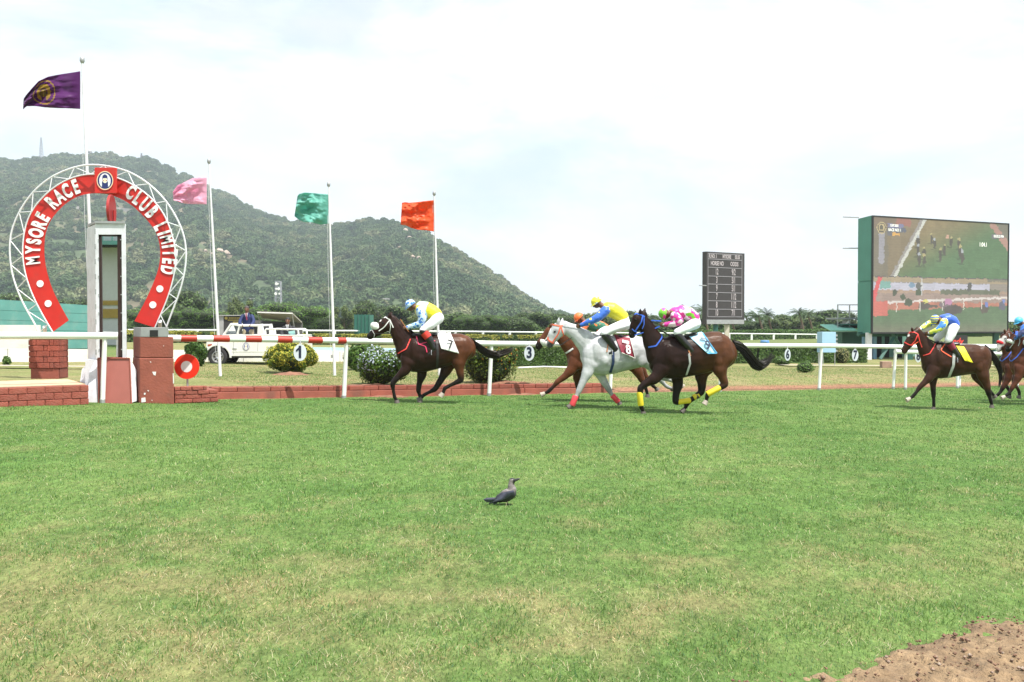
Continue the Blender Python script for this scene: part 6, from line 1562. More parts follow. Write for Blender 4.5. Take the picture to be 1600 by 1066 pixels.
# ================================================================== FIGURES
def superring(c, a, b, ra, rb, seg=14, p=2.0):
    out = []
    for k in range(seg):
        th = 2 * math.pi * k / seg; ct, st = math.cos(th), math.sin(th)
        ct = math.copysign(abs(ct) ** (2 / p), ct); st = math.copysign(abs(st) ** (2 / p), st)
        out.append(c + a * (ra * ct) + b * (rb * st))
    return out
class Blob(MB):
    def loft(s, secs, seg=14, cap=True):
        """secs: (centre, axis a, axis b, ra, rb)"""
        V = []
        for c, a, b, ra, rb in secs: V += superring(c, a, b, ra, rb, seg)
        n = len(secs)
        if cap:
            V.append(secs[0][0]); V.append(secs[-1][0])
        Fc = [(i * seg + k, i * seg + (k + 1) % seg, (i + 1) * seg + (k + 1) % seg, (i + 1) * seg + k) for i in range(n - 1) for k in range(seg)]
        a0, a1 = n * seg, n * seg + 1
        Fc += [(a0, (k + 1) % seg, k) for k in range(seg)] + [(a1, (n - 1) * seg + k, (n - 1) * seg + (k + 1) % seg) for k in range(seg)]
        s.add(V, Fc)
    def limb(s, pts, rad, lat_axis, latk=1.0, seg=12, dense=5):
        """smooth limb through pts; in-plane radius rad, lateral radius rad*latk, rounded ends"""
        pts = [Vector(p) for p in pts]; P = []; Rr = []
        n = len(pts)
        for i in range(n - 1):
            p0, p1, p2, p3 = pts[max(i - 1, 0)], pts[i], pts[i + 1], pts[min(i + 2, n - 1)]
            for k in range(dense):
                t = k / dense
                # mild catmull
                q = .5 * ((2 * p1) + (p2 - p0) * t * .5 + p1 * 0) if False else p1.lerp(p2, t)
                P.append(q); tt = t * t * (3 - 2 * t); Rr.append(rad[i] * (1 - tt) + rad[i + 1] * tt)
        P.append(pts[-1]); Rr.append(rad[-1])
        for _ in range(1): P = [P[0]] + [(P[i - 1] + P[i] * 3 + P[i + 1]) / 5 for i in range(1, len(P) - 1)] + [P[-1]]
        secs = []
        m = len(P)
        for i in range(m):
            t = (P[min(i + 1, m - 1)] - P[max(i - 1, 0)]).normalized(); a = lat_axis.cross(t)
            if a.length < 1e-4: a = t.orthogonal()
            a.normalize(); b = t.cross(a).normalized(); lk = latk if not isinstance(latk, (list, tuple)) else float(np.interp(i / (m - 1) * (n - 1), range(n), (list(latk) + [latk[-1]] * 9)[:n])); secs.append((P[i], a, b, Rr[i], Rr[i] * lk))
        t0 = (P[0] - P[1]).normalized(); t1 = (P[-1] - P[-2]).normalized()
        def capsec(sec, t):
            return [(sec[0] + t * sec[3] * math.sin(x), sec[1], sec[2], sec[3] * math.cos(x), sec[4] * math.cos(x)) for x in (.6, 1.1, 1.45)]
        secs = capsec(secs[0], t0)[::-1] + secs + capsec(secs[-1], t1)
        s.loft(secs, seg)
def fuse(name, blob, voxel, m, parent, smooth_it=6, factor=.6, col=None, thing=None):
    me = blob.mesh(name + '_raw', m); tmp = bpy.data.objects.new(name + '_raw', me); COL.objects.link(tmp)
    rm = tmp.modifiers.new('r', 'REMESH'); rm.mode = 'VOXEL'; rm.voxel_size = voxel; rm.adaptivity = 0
    if smooth_it: sm = tmp.modifiers.new('s', 'SMOOTH'); sm.iterations = smooth_it; sm.factor = factor
    dg = bpy.context.evaluated_depsgraph_get(); out = bpy.data.meshes.new_from_object(tmp.evaluated_get(dg))
    bpy.data.objects.remove(tmp); out.name = name
    out.materials.clear(); out.materials.append(m)
    out.polygons.foreach_set('use_smooth', [True] * len(out.polygons))
    n = len(out.vertices); co = np.empty(n * 3, np.float32); out.vertices.foreach_get('co', co); co = co.reshape(-1, 3)
    if col is not None: set_col(out, col(co))
    o = link(name, out, parent)
    return o, co
def bvh_of(o):
    me = o.data; return BVHTree.FromPolygons([v.co[:] for v in me.vertices], [p.vertices[:] for p in me.polygons])

M_coat = mat('horse_coat', (0, 0, 0), .38, attr=True, var=.25, scale=7, spec=.16, bump=.45, bscale=8)
M_hair = mat('horse_hair', (0, 0, 0), .45, attr=True, var=.1)
M_hoof = mat('hoof', (.10, .085, .075), .6, var=.2)
M_hoofl = mat('pale_hoof', (.38, .33, .28), .6, var=.2)
M_skin = mat('brown_skin', (.16, .07, .04), .5, var=.08)
M_breech = mat('white_breeches', (.74, .75, .80), .6, var=.04, bump=.25, bscale=25)
M_eye = mat('dark_eye', (.01, .008, .006), .1, var=0)

class Frame:
    def __init__(s, crop, k, gx, gy, yaw=8):
        s.x0, s.y0 = crop; s.k = k; s.O = on_ground(gx, gy); a = R(yaw)
        s.dir = Vector((math.cos(a), math.sin(a), 0)); s.n = Vector((-math.sin(a), math.cos(a), 0)); s.up = Vector((0, 0, 1))
        s.s = (F / s.O.y) * k          # crop pixels per metre
    def px(s, u, v): return s.x0 + u / s.k, s.y0 + v / s.k
    def T(s, u, v, lat=0.0):
        d = ray(*s.px(u, v)); o = s.O + s.n * lat; t = (o - CAM).dot(s.n) / d.dot(s.n); return CAM + d * t
    def m(s, r): return r / s.s

def strap(fr, bvh, pts, w, m, name, par, n=14, lift=.006, mirror=True, th=.006, free=False):
    """flat strap conforming to the body along crop-pixel path pts"""
    P = np.array(pts, float); d = np.r_[0, np.cumsum(np.linalg.norm(np.diff(P, axis=0), axis=1))]; d /= d[-1]
    t = np.linspace(0, 1, n); U = np.interp(t, d, P[:, 0]); Vv = np.interp(t, d, P[:, 1]); W_ = []
    last = None; w = w * .8
    for u, v in zip(U, Vv):
        dr = ray(*fr.px(u, v)).normalized(); hit, nr, _, _ = bvh.ray_cast(CAM, dr) if not free else (None, None, None, None)
        if hit is None:
            lat = -.05 if last is None else last; p = fr.T(u, v, lat); nr = -fr.n
            if not free:
                q_, nq, _, dq = bvh.find_nearest(p)
                if q_ is not None and dq < .25: p, nr = q_, nq
        else: p = hit; last = (hit - fr.O).dot(fr.n)
        W_.append((p + nr * lift, Vector(nr)))
    def build(W2, nm):
        mb = MB(); V = []
        for i, (p, nr) in enumerate(W2):
            tg = (W2[min(i + 1, n - 1)][0] - W2[max(i - 1, 0)][0]).normalized(); sd = nr.cross(tg).normalized()
            V += [p - sd * w / 2, p + sd * w / 2, p + sd * w / 2 + nr * th, p - sd * w / 2 + nr * th]
        mb.add(V, [(4 * i + a, 4 * i + (a + 1) % 4, 4 * i + 4 + (a + 1) % 4, 4 * i + 4 + a) for i in range(n - 1) for a in range(4)]); return mb.build(nm, m, par)
    build(W_, name)
    if mirror:
        W3 = []
        for p, nr in W_:
            la = (p - fr.O).dot(fr.n); W3.append((p - fr.n * 2 * la, nr - fr.n * 2 * nr.dot(fr.n)))
        build(W3, name)

def hair_strands(root_fn, n, seg, w, c0, c1, name, par):
    V = []; Fc = []; Cc = []
    for i in range(n):
        pts = root_fn(i / n); L_ = len(pts); sd = Vector((random.uniform(-1, 1), random.uniform(-1, 1), random.uniform(-1, 1))).normalized(); b = len(V); q = random.random()
        c = tuple(np.array(c0) * (1 - q) + np.array(c1) * q)
        for j, p in enumerate(pts):
            ww = w * (1 - .8 * j / (L_ - 1)); V += [p - sd * ww, p + sd * ww]; Cc += [c, c]
        for j in range(L_ - 1): Fc.append((b + 2 * j, b + 2 * j + 1, b + 2 * j + 3, b + 2 * j + 2))
    o = link(name, np_mesh(name, [tuple(v) for v in V], Fc, M_hair, Cc), par); o['kind'] = 'stuff'; return o

def make_horse(D):
    fr = D['frame']; T = fr.T; n = fr.n; up = fr.up
    root = empty('horse', fr.O, D['label'], 'horse', 'racehorses galloping past the finish')
    B = Blob()
    # torso
    secs = []
    for (u, t, b, hw) in D['torso']:
        a_, c_ = T(u, t), T(u, b); c = (a_ + c_) / 2; h = (a_.z - c_.z) / 2
        secs.append((c, up, n, h, hw * .96))
    # interpolate smoother
    S2 = []
    for i in range(len(secs) - 1):
        for k in range(3):
            f = k / 3; S2.append(tuple(x * (1 - f) + y * f if not isinstance(x, Vector) else x.lerp(y, f) for x, y in zip(secs[i], secs[i + 1])))
    S2.append(secs[-1]); B.loft(S2, 18)
    B.limb([T(u, v) for u, v, r in D['neck']], [fr.m(r) for u, v, r in D['neck']], n, .55, 14)
    B.limb([T(u, v) for u, v, r in D['head']], [fr.m(r) for u, v, r in D['head']], n, .58, 14)
    for (bu, bv, tu, tv) in D['ears']:
        pass
    for j, (bu, bv, tu, tv) in enumerate(D['ears']):
        lt = -.055 if j == 0 else .055; p, q = T(bu, bv, lt), T(tu, tv, lt * 1.2); mdl = p.lerp(q, .45)
        B.limb([p, mdl, q], [.036, .040, .014], n, .75, 8, 3)
    for L in D['legs']:
        lat = L['lat']; pts = [T(u, v, lat * (1 if i else .8)) for i, (u, v, r) in enumerate(L['pts'])]
        B.limb(pts, [fr.m(r) for u, v, r in L['pts']], n, (.52, .68, .85, .9, .95), 12)
        u, v, r = L['pts'][-1]; hu, hv = L['hoof']; B.limb([T(u, v, lat), T(hu, hv, lat)], [fr.m(r), .035], n, .9, 10, 3)
    # shoulder blade, triceps, hip, thigh and gaskin muscles shape the flanks
    St = D['torso']; u0, u1 = St[0][0], St[-1][0]; ln = u1 - u0
    def tz(f, w):
        u = u0 + ln * f; us_ = [s_[0] for s_ in St]; t_ = np.interp(u, us_, [s_[1] for s_ in St]); b_ = np.interp(u, us_, [s_[2] for s_ in St]); return u, t_ + (b_ - t_) * w, np.interp(u, us_, [s_[3] for s_ in St])
    for f, w, ru, rv, rl, pr in ((.17, .42, 34, 78, .05, .012), (.27, .60, 40, 50, .06, .012), (.13, .75, 46, 40, .06, .0), (.86, .55, 50, 74, .06, .012), (.76, .72, 36, 58, .05, .008), (.45, .55, 120, 60, .05, -.004)):
        u, v, hw = tz(f, w)
        for sg in (-1, 1): B.ellipsoid(T(u, v) + n * (hw * .96 - rl + pr) * sg, fr.m(ru), rl, fr.m(rv), (fr.dir, n, up), 14, 10)
    for (u, v, ru, rv, lat, rl) in D.get('muscle', []):
        for sg in (-1, 1): B.ellipsoid(T(u, v) + n * lat * sg, fr.m(ru), rl, fr.m(rv), (fr.dir, n, up), 14, 10)
    colf = D['col']
    def col(co):
        rel = co - np.array(fr.O); 
        # crop pixel coordinates of every vertex
        cz = co - np.array(CAM); yy = cz[:, 1] * CP - cz[:, 2] * SP; zz = cz[:, 1] * SP + cz[:, 2] * CP
        px = 800 + F * cz[:, 0] / yy; py = 533 - F * zz / yy
        return colf((px - fr.x0) * fr.k, (py - fr.y0) * fr.k, rel @ np.array(n), rel[:, 2])
    body, co = fuse('body', B, D.get('voxel', .015), M_coat, root, 5, .5, col)
    bvh = bvh_of(body)
    # hooves
    for L in D['legs']:
        hu, hv = L['hoof']; u, v, r = L['pts'][-1]; a_ = T(u, v, L['lat']); b_ = T(hu, hv, L['lat']); d = (b_ - a_).normalized()
        fw = L.get('toe'); fw = (T(*fw, L['lat']) - b_).normalized() if fw else (-fr.dir)
        mb = MB(); mb.tube([b_ - d * .015, b_ + d * .02 + fw * .012, b_ + d * .065 + fw * .03], [.046, .052, .062], 12); mb.build('hoof', M_hoofl if L.get('pale') else M_hoof, root, True)
    # eyes
    eu, ev = D['eye']
    dr = ray(*fr.px(eu, ev)).normalized(); hit, nr, _, _ = bvh.ray_cast(CAM, dr)
    if hit is not None:
        la = (hit - fr.O).dot(n)
        for p in (hit, hit - n * 2 * la): mb = MB(); mb.ellipsoid(p, .026, .013, .021, (fr.dir, n, up), 10, 8); mb.build('eye', M_eye, root, True)
    nu_, nv_ = D['nostril']; dr = ray(*fr.px(nu_, nv_)).normalized(); hit, nr, _, _ = bvh.ray_cast(CAM, dr)
    if hit is not None:
        la = (hit - fr.O).dot(n)
        for p in (hit, hit - n * 2 * la): mb = MB(); mb.ellipsoid(p, .016, .007, .020, (fr.dir, n, up), 8, 6); mb.build('nostril', M_dark, root, True)
    # mane
    if D.get('mane'):
        M_ = np.array(D['mane'], float); dd = np.r_[0, np.cumsum(np.linalg.norm(np.diff(M_, axis=0), axis=1))]; dd /= dd[-1]
        wind = D.get('wind', (18, -4))
        def rootf(t):
            t = min(1, max(0, t + random.uniform(-.01, .01))); u, v = np.interp(t, dd, M_[:, 0]), np.interp(t, dd, M_[:, 1]); sd = random.choice((-.05, -.03, .03))
            p0 = T(u, v, 0); l = random.uniform(.6, 1.2); return [p0, p0 + fr.dir * fr.m(wind[0] * .5 * l) + up * fr.m(-wind[1] * .5) + n * sd * .5, p0 + fr.dir * fr.m(wind[0] * l) + up * fr.m(-wind[1] - 14 * l) + n * sd]
        hair_strands(rootf, 420, 3, .009, *D['hair'], 'mane', root)
    if D.get('tail'):
        Tl = D['tail']; pts = [T(u, v) for u, v, r in Tl]; rr_ = [fr.m(r) for u, v, r in Tl]
        TB = Blob(); TB.limb(pts[:-1], [r * .45 for r in rr_[:-1]], n, .6, 8, 4)
        o = link('tail', TB.mesh('tail', M_hair, True), root); set_col(o.data, np.tile(np.array(D['hair'][0]), (len(o.data.vertices), 1)))
        def rootf(t):
            a_ = random.uniform(0, 6.28); q = math.sqrt(random.random()); out = []; nn_ = len(pts); stop = random.uniform(nn_ * .55, nn_ - 1)
            for j in range(11):
                x = stop * j / 10; i = min(int(x), nn_ - 2); f = x - i; p = pts[i].lerp(pts[i + 1], f); r_ = rr_[i] * (1 - f) + rr_[i + 1] * f; out.append(p + n * math.cos(a_) * r_ * q * .7 + up * math.sin(a_) * r_ * q + fr.dir * math.cos(a_ * 2) * r_ * q * .4)
            return out
        hair_strands(rootf, 700, 10, .007, *D['hair'], 'tail_hair', o)
    # saddle cloth
    cl = D.get('cloth')
    if cl:
        A, Bc, Cc_, Dd = [np.array(p, float) for p in cl['quad']]     # top-left, top-right, bottom-right, bottom-left in crop px
        nu, nv = 18, 16; grid = []
        for j in range(nv + 1):
            w = j / nv; row = []
            for i in range(nu + 1):
                f = i / nu; p = (A * (1 - f) + Bc * f) * (1 - w) + (Dd * (1 - f) + Cc_ * f) * w
                rip = .010 * math.sin(f * 9 + w * 3) * w + .02 * w ** 3 * cl.get('lift', 1)
                dr = ray(*fr.px(*p)).normalized(); hit, nr, _, _ = bvh.ray_cast(CAM, dr)
                if hit is None: q = fr.T(p[0], p[1], -.10 - .12 * w)
                else: q = hit + (nr * .5 - n * .5) * (.014 + abs(rip))
                row.append(q)
            grid.append(row)
        V = []; 
        for row in grid[::-1]: V += row
        ridge = []
        for q in grid[0]:
            la = (q - fr.O).dot(n); ridge.append(q - n * la + up * max(.0, abs(la)) * .35 + up * .012)
        V += ridge
        for row in grid: V += [q - n * 2 * (q - fr.O).dot(n) for q in row]
        nr_ = 2 * (nv + 1) + 1; Fc = [(j * (nu + 1) + i, (j + 1) * (nu + 1) + i, (j + 1) * (nu + 1) + i + 1, j * (nu + 1) + i + 1) for j in range(nr_ - 1) for i in range(nu)]
        mb = MB(); mb.add(V, Fc); o = mb.build('saddle_cloth', cl['mat'], root, True); sm = o.modifiers.new('t', 'SOLIDIFY'); sm.thickness = .008; sm.offset = 1
        cb = bvh_of(o)
        for (s_, cu, cv, size, sx_, sh_, m_) in cl.get('text', []):
            me = text_mesh(s_, size, .006, 0, m_, sx=sx_, shear=sh_); c = T(cu, cv, -.5); ang = cl.get('rot', 0); rt = (fr.dir * math.cos(ang) + up * math.sin(ang)); u3 = (up * math.cos(ang) - fr.dir * math.sin(ang))
            def hitp(p):
                h_, _, _, _ = cb.ray_cast(p, (p - CAM).normalized()); return h_
            hc, hr, hu = hitp(c), hitp(c + rt * .05), hitp(c + u3 * .05)
            if hc is None: continue
            r3 = (hr - hc).normalized() if hr is not None else rt; q3 = (hu - hc) if hu is not None else u3; q3 = (q3 - r3 * q3.dot(r3)).normalized(); n3 = r3.cross(q3)
            if n3.dot(CAM - hc) < 0: n3 = -n3
            for v in me.vertices: v.co = hc + r3 * v.co.x + q3 * v.co.y + n3 * .036
            me.name = 'cloth_numeral'; link('cloth_numeral', me, o)
        if cl.get('trim'):
            e0 = [grid[-1][i] for i in range(nu + 1)] + [grid[j][nu] for j in range(nv, -1, -1)]; mb = MB(); mb.tube([p - n * .012 for p in e0], .010, 6); mb.build('cloth_trim', cl['trim'], o, True)
    # saddle
    su = D['saddle']; c0, c1, c2 = [T(*p) for p in su]
    SB = Blob(); SB.limb([c0, c1, c2], [.05, .035, .05], n, 2.6, 12); fuse('saddle', SB, .016, M_leather, root, 3)
    for (pts, w, m_, nm) in D.get('straps', []): strap(fr, bvh, pts, w, m_, nm, root)
    for (pts, w, m_, nm) in D.get('reins', []): strap(fr, bvh, pts, w, m_, nm, root, free=True)
    for (u0, v0, u1, v1, r, lat, m_, nm) in D.get('wraps', []):
        mb = MB(); a_, b_ = T(u0, v0, lat), T(u1, v1, lat); mb.tube([a_.lerp(b_, f) for f in (0, .1, .5, .9, 1)], [fr.m(r + 1.5) * k for k in (.9, 1.05, 1, 1.08, .95)], 12); mb.build(nm, m_, root, True)
    for (u, v, ru, rv, rl, m_, nm, ang) in D.get('rolls', []):
        BB = MB(); ax = fr.dir * math.cos(ang) + up * math.sin(ang); az = n.cross(ax); BB.ellipsoid(T(u, v), fr.m(ru), rl, fr.m(rv), (ax, n, az), 18, 12); BB.build(nm, m_, root, True)
    return root, fr, bvh

def make_rider(J):
    fr = J['frame']; T = fr.T; n = fr.n; up = fr.up
    root = empty('person', T(*J['hip'][:2]), J['label'], 'jockey', 'jockeys riding past the finish')
    def seg_pts(key, lat_l): return [T(p[0], p[1], l) for p, l in zip(J[key], lat_l)]
    # full body
    def build_body(B, grow, which):
        if 'torso' in which:
            P = J['torso']; secs = []
            for i, (u, v, r, hw) in enumerate(P): secs.append((T(u, v), r, hw))
            pts = [s_[0] for s_ in secs]; out = []
            for i, (c, r, hw) in enumerate(secs):
                t = (pts[min(i + 1, len(pts) - 1)] - pts[max(i - 1, 0)]).normalized(); a_ = n.cross(t).normalized(); out.append((c, a_, n, fr.m(r) + grow, hw + grow))
            c, a_, b_, ra, rb = out[0]; t0 = (pts[0] - pts[1]).normalized(); tn = (pts[-1] - pts[-2]).normalized()
            pre = [(c + t0 * ra * .5, a_, b_, ra * .55, rb * .6), (c + t0 * ra * .28, a_, b_, ra * .85, rb * .88)]
            c, a_, b_, ra, rb = out[-1]; post = [(c + tn * ra * .3, a_, b_, ra * .85, rb * .88), (c + tn * ra * .55, a_, b_, ra * .5, rb * .55)]
            dense = []
            for i in range(len(out) - 1):
                for k in range(4): f = k / 4; dense.append(tuple(x.lerp(y, f) if isinstance(x, Vector) else x * (1 - f) + y * f for x, y in zip(out[i], out[i + 1])))
            dense.append(out[-1]); B.loft(pre + dense + post, 16)
        if 'arms' in which:
            for sg, key in ((-1, 'arm'), (1, 'arm2')):
                A_ = J.get(key, J['arm']); lats = J.get('armlat', (.17, .21, .10)); k = len(A_); 
                pts = [T(u, v, sg * lats[i]) for i, (u, v, r) in enumerate(A_)]
                if 'hands' not in which: pts[-1] = pts[-2].lerp(pts[-1], .88)
                B.limb(pts, [fr.m(r) + grow for u, v, r in A_], n, 1.0, 10)
        if 'thigh' in which:
            for sg, key in ((-1, 'thigh'), (1, 'thigh2')):
                A_ = J.get(key, J['thigh']); B.limb([T(u, v, sg * l) for (u, v, r), l in zip(A_, (.10, .22, .23, .22))], [fr.m(r) + grow for u, v, r in A_], n, 1.0, 10)
            u, v, r = J['thigh'][0]; B.ellipsoid(T(u, v), fr.m(r) + grow, .17 + grow, fr.m(r) + grow, (fr.dir, n, up))
        if 'shin' in which:
            for sg, key in ((-1, 'shin'), (1, 'shin2')):
                A_ = J.get(key, J['shin']); B.limb([T(u, v, sg * .235) for u, v, r in A_], [fr.m(r) + grow for u, v, r in A_], n, .95, 10)
                fu, fv = J['toe']; u, v, r = A_[-1]; a_ = T(u, v, sg * .235); b_ = T(fu, fv, sg * .25); back = a_ + (a_ - b_).normalized() * .05; dn = Vector((0, 0, -.03))
                B.limb([back + dn, a_ + dn, b_ + dn], [.036 + grow, .042 + grow, .032 + grow], n, 1.0, 10, 4)
    Bd = Blob(); build_body(Bd, -.008, ('torso', 'arms', 'hands', 'thigh', 'shin'))
    hu, hv, hr = J['head']; hd = T(hu, hv); nu_, nv_ = J['nose']; f_ = (T(nu_, nv_) - hd); f_.normalize(); u_ = (up - f_ * up.dot(f_)).normalized() if abs(f_.z) < .95 else (fr.dir)
    R0 = .092
    if 'headup' in J: u_ = (T(*J['headup']) - hd); u_ = (u_ - f_ * u_.dot(f_)).normalized()
    Bd.ellipsoid(hd, R0, .072, .105, (f_, n, u_), 14, 12); Bd.ellipsoid(hd + f_ * .035 - u_ * .045, .062, .052, .062, (f_, n, u_), 12, 10)       # skull, jaw
    Bd.limb([hd + f_ * .09 - u_ * .0, hd + f_ * .112 - u_ * .03], [.012, .016], n, 1, 8, 2)                                                         # nose
    Bd.ellipsoid(hd + f_ * .085 - u_ * .062, .016, .026, .010, (f_, n, u_), 10, 8)                                                                  # mouth
    for sg in (-1, 1): Bd.ellipsoid(hd + n * sg * .072 - f_ * .01 - u_ * .02, .018, .010, .026, (f_, n, u_), 8, 6)
    sh = T(*J['torso'][0][:2]); Bd.limb([hd - u_ * .04 - f_ * .02, sh], [.055, .07], n, 1, 10, 3)
    # hands with fingers closed on the reins
    for sg, key in ((-1, 'arm'), (1, 'arm2')):
        A_ = J.get(key, J['arm']); lats = J.get('armlat', (.17, .21, .10)); w = T(A_[-1][0], A_[-1][1], sg * lats[-1]); el = T(A_[-2][0], A_[-2][1], sg * lats[-2]); d = (w - el).normalized(); s_ = n * sg
        upd = d.cross(n).normalized(); upd = upd if upd.z > 0 else -upd
        Bd.ellipsoid(w + d * .035, .045, .022, .04, (d, n, upd), 12, 8)
        for q in range(4):
            b = w + d * .07 + upd * (.028 - .018 * q); ln = (.034, .038, .035, .028)[q]; Bd.limb([b, b + d * ln * .5 - n * sg * .012, b + d * .012 - n * sg * .034, b - d * .012 - n * sg * .036], [.0105, .010, .0095, .009], n, 1, 7, 2)
        b = w + d * .02 + upd * .04; Bd.limb([b, b + d * .03 + upd * .008, b + d * .05 - n * sg * .012], [.012, .011, .009], n, 1, 7, 2)
    body, co = fuse('body', Bd, .0095, J.get('skin', M_skin), root, 3, .4)
    # clothes
    Sb = Blob(); build_body(Sb, .006, ('torso',)); fuse('silk_shirt', Sb, .014, J['shirt'], root, 4)
    for sg, key in ((-1, 'arm'), (1, 'arm2')):
        Sa = Blob(); A_ = J.get(key, J['arm']); lats = J.get('armlat', (.17, .21, .10)); pts = [T(u, v, sg * lats[i]) for i, (u, v, r) in enumerate(A_)]; pts[-1] = pts[-2].lerp(pts[-1], .86)
        Sa.limb(pts, [fr.m(r) + g for (u, v, r), g in zip(A_, (.008, .008, .006, .006))], n, 1.0, 12); fuse('sleeve', Sa, .012, J['sleeve'], root, 3)
        g = Blob(); w = T(A_[-1][0], A_[-1][1], sg * lats[-1]); el = T(A_[-2][0], A_[-2][1], sg * lats[-2]); d = (w - el).normalized()
        g.limb([w - d * .03, w + d * .005], [.032, .034], n, 1, 10, 2); o = g.mesh('cuff', J.get('glove', M_breech), True); link('cuff', o, root)
    Tb = Blob(); build_body(Tb, .006, ('thigh',))
    P = J['torso'][-1]; Tb.limb([T(*P[:2]), T(*J['thigh'][0][:2])], [fr.m(P[2]) * .9, fr.m(J['thigh'][0][2])], n, 1.2, 12)
    fuse('breeches', Tb, .014, J.get('breech', M_breech), root, 4)
    for sg, key in ((-1, 'shin'), (1, 'shin2')):
        A_ = J.get(key, J['shin']); Bb = Blob(); Bb.limb([T(u, v, sg * .235) for u, v, r in A_], [fr.m(r) + .004 for u, v, r in A_], n, .95, 12)
        fu, fv = J['toe']; u, v, r = A_[-1]; a_ = T(u, v, sg * .235); b_ = T(fu, fv, sg * .25); back = a_ + (a_ - b_).normalized() * .055; dn = Vector((0, 0, -.03))
        Bb.limb([back + dn, a_ + dn, b_ + dn], [.040, .047, .034], n, 1.0, 10, 4); o, _ = fuse('boot', Bb, .012, M_leather, root, 3)
        if J.get('cuffcol') and True:
            a2 = T(*A_[0][:2], sg * .235); b2 = T(*A_[1][:2], sg * .235); mb = MB(); mb.tube([a2.lerp(b2, .15), a2.lerp(b2, .85)], [fr.m(A_[0][2]) + .009, fr.m(A_[1][2]) + .008], 14); mb.build('boot_top', J['cuffcol'], o, True)
        # stirrup
        mb = MB(); c = a_.lerp(b_, .55) + Vector((0, 0, -.085)); mb.tube([c - n * .05, c + n * .05], .010, 6); mb.tube([c - n * .05, c - n * .045 + up * .07, c + up * .13, c + n * .045 + up * .07, c + n * .05], .006, 6); mb.build('stirrup', M_chrome, root, True)
    # helmet with peak
    Hb = MB(); nu2, nv2 = 20, 12; V = []; 
    for j in range(nv2 + 1):
        ph = math.pi / 2 * (j / nv2) * 1.13 ; 
        for i in range(nu2):
            th = 2 * math.pi * i / nu2; V.append(hd + u_ * (.018) + (f_ * .118 * math.cos(th) + n * .097 * math.sin(th)) * math.sin(ph) + u_ * .118 * math.cos(ph))
    Hb.add(V, [(j * nu2 + i, (j + 1) * nu2 + i, (j + 1) * nu2 + (i + 1) % nu2, j * nu2 + (i + 1) % nu2) for j in range(nv2) for i in range(nu2)])
    o = Hb.build('helmet', J['cap'], root, True); so_ = o.modifiers.new('t', 'SOLIDIFY'); so_.thickness = .008; so_.offset = 1
    mb = MB(); V = []
    for i in range(11):
        th = -1.05 + 2.1 * i / 10; r1, r2 = 1.0, 1.38 if abs(th) < .9 else 1.2; p = hd + u_ * .018 + (f_ * .118 * math.cos(th) + n * .097 * math.sin(th)); q = hd + u_ * .008 + (f_ * .118 * r2 * math.cos(th) + n * .097 * 1.05 * math.sin(th)); V += [p, q, q - u_ * .006, p - u_ * .008]
    mb.add(V, [(4 * i + a_, 4 * i + (a_ + 1) % 4, 4 * i + 4 + (a_ + 1) % 4, 4 * i + 4 + a_) for i in range(10) for a_ in range(4)]); mb.build('peak', J.get('peak', J['cap']), o, True)
    # goggles and strap
    mb = MB(); mb.ellipsoid(hd + f_ * .080 - u_ * .008, .028, .060, .026, (f_, n, u_), 14, 8); mb.build('goggles', J.get('goggle', M_black), root, True)
    for sg in (-1, 1):
        mb = MB(); mb.tube([hd + n * sg * .075 + u_ * .0, hd + n * sg * .066 - u_ * .06 + f_ * .02, hd - u_ * .105 + f_ * .035], .006, 5); mb.build('chin_strap', M_black, root, True)
    if J.get('whip'):
        w0, w1 = J['whip']; mb = MB(); mb.tube([T(*w0, -.12), T(*w1, -.16)], [.009, .005], 6); mb.build('whip', J.get('whipmat', M_black), root)
    return root

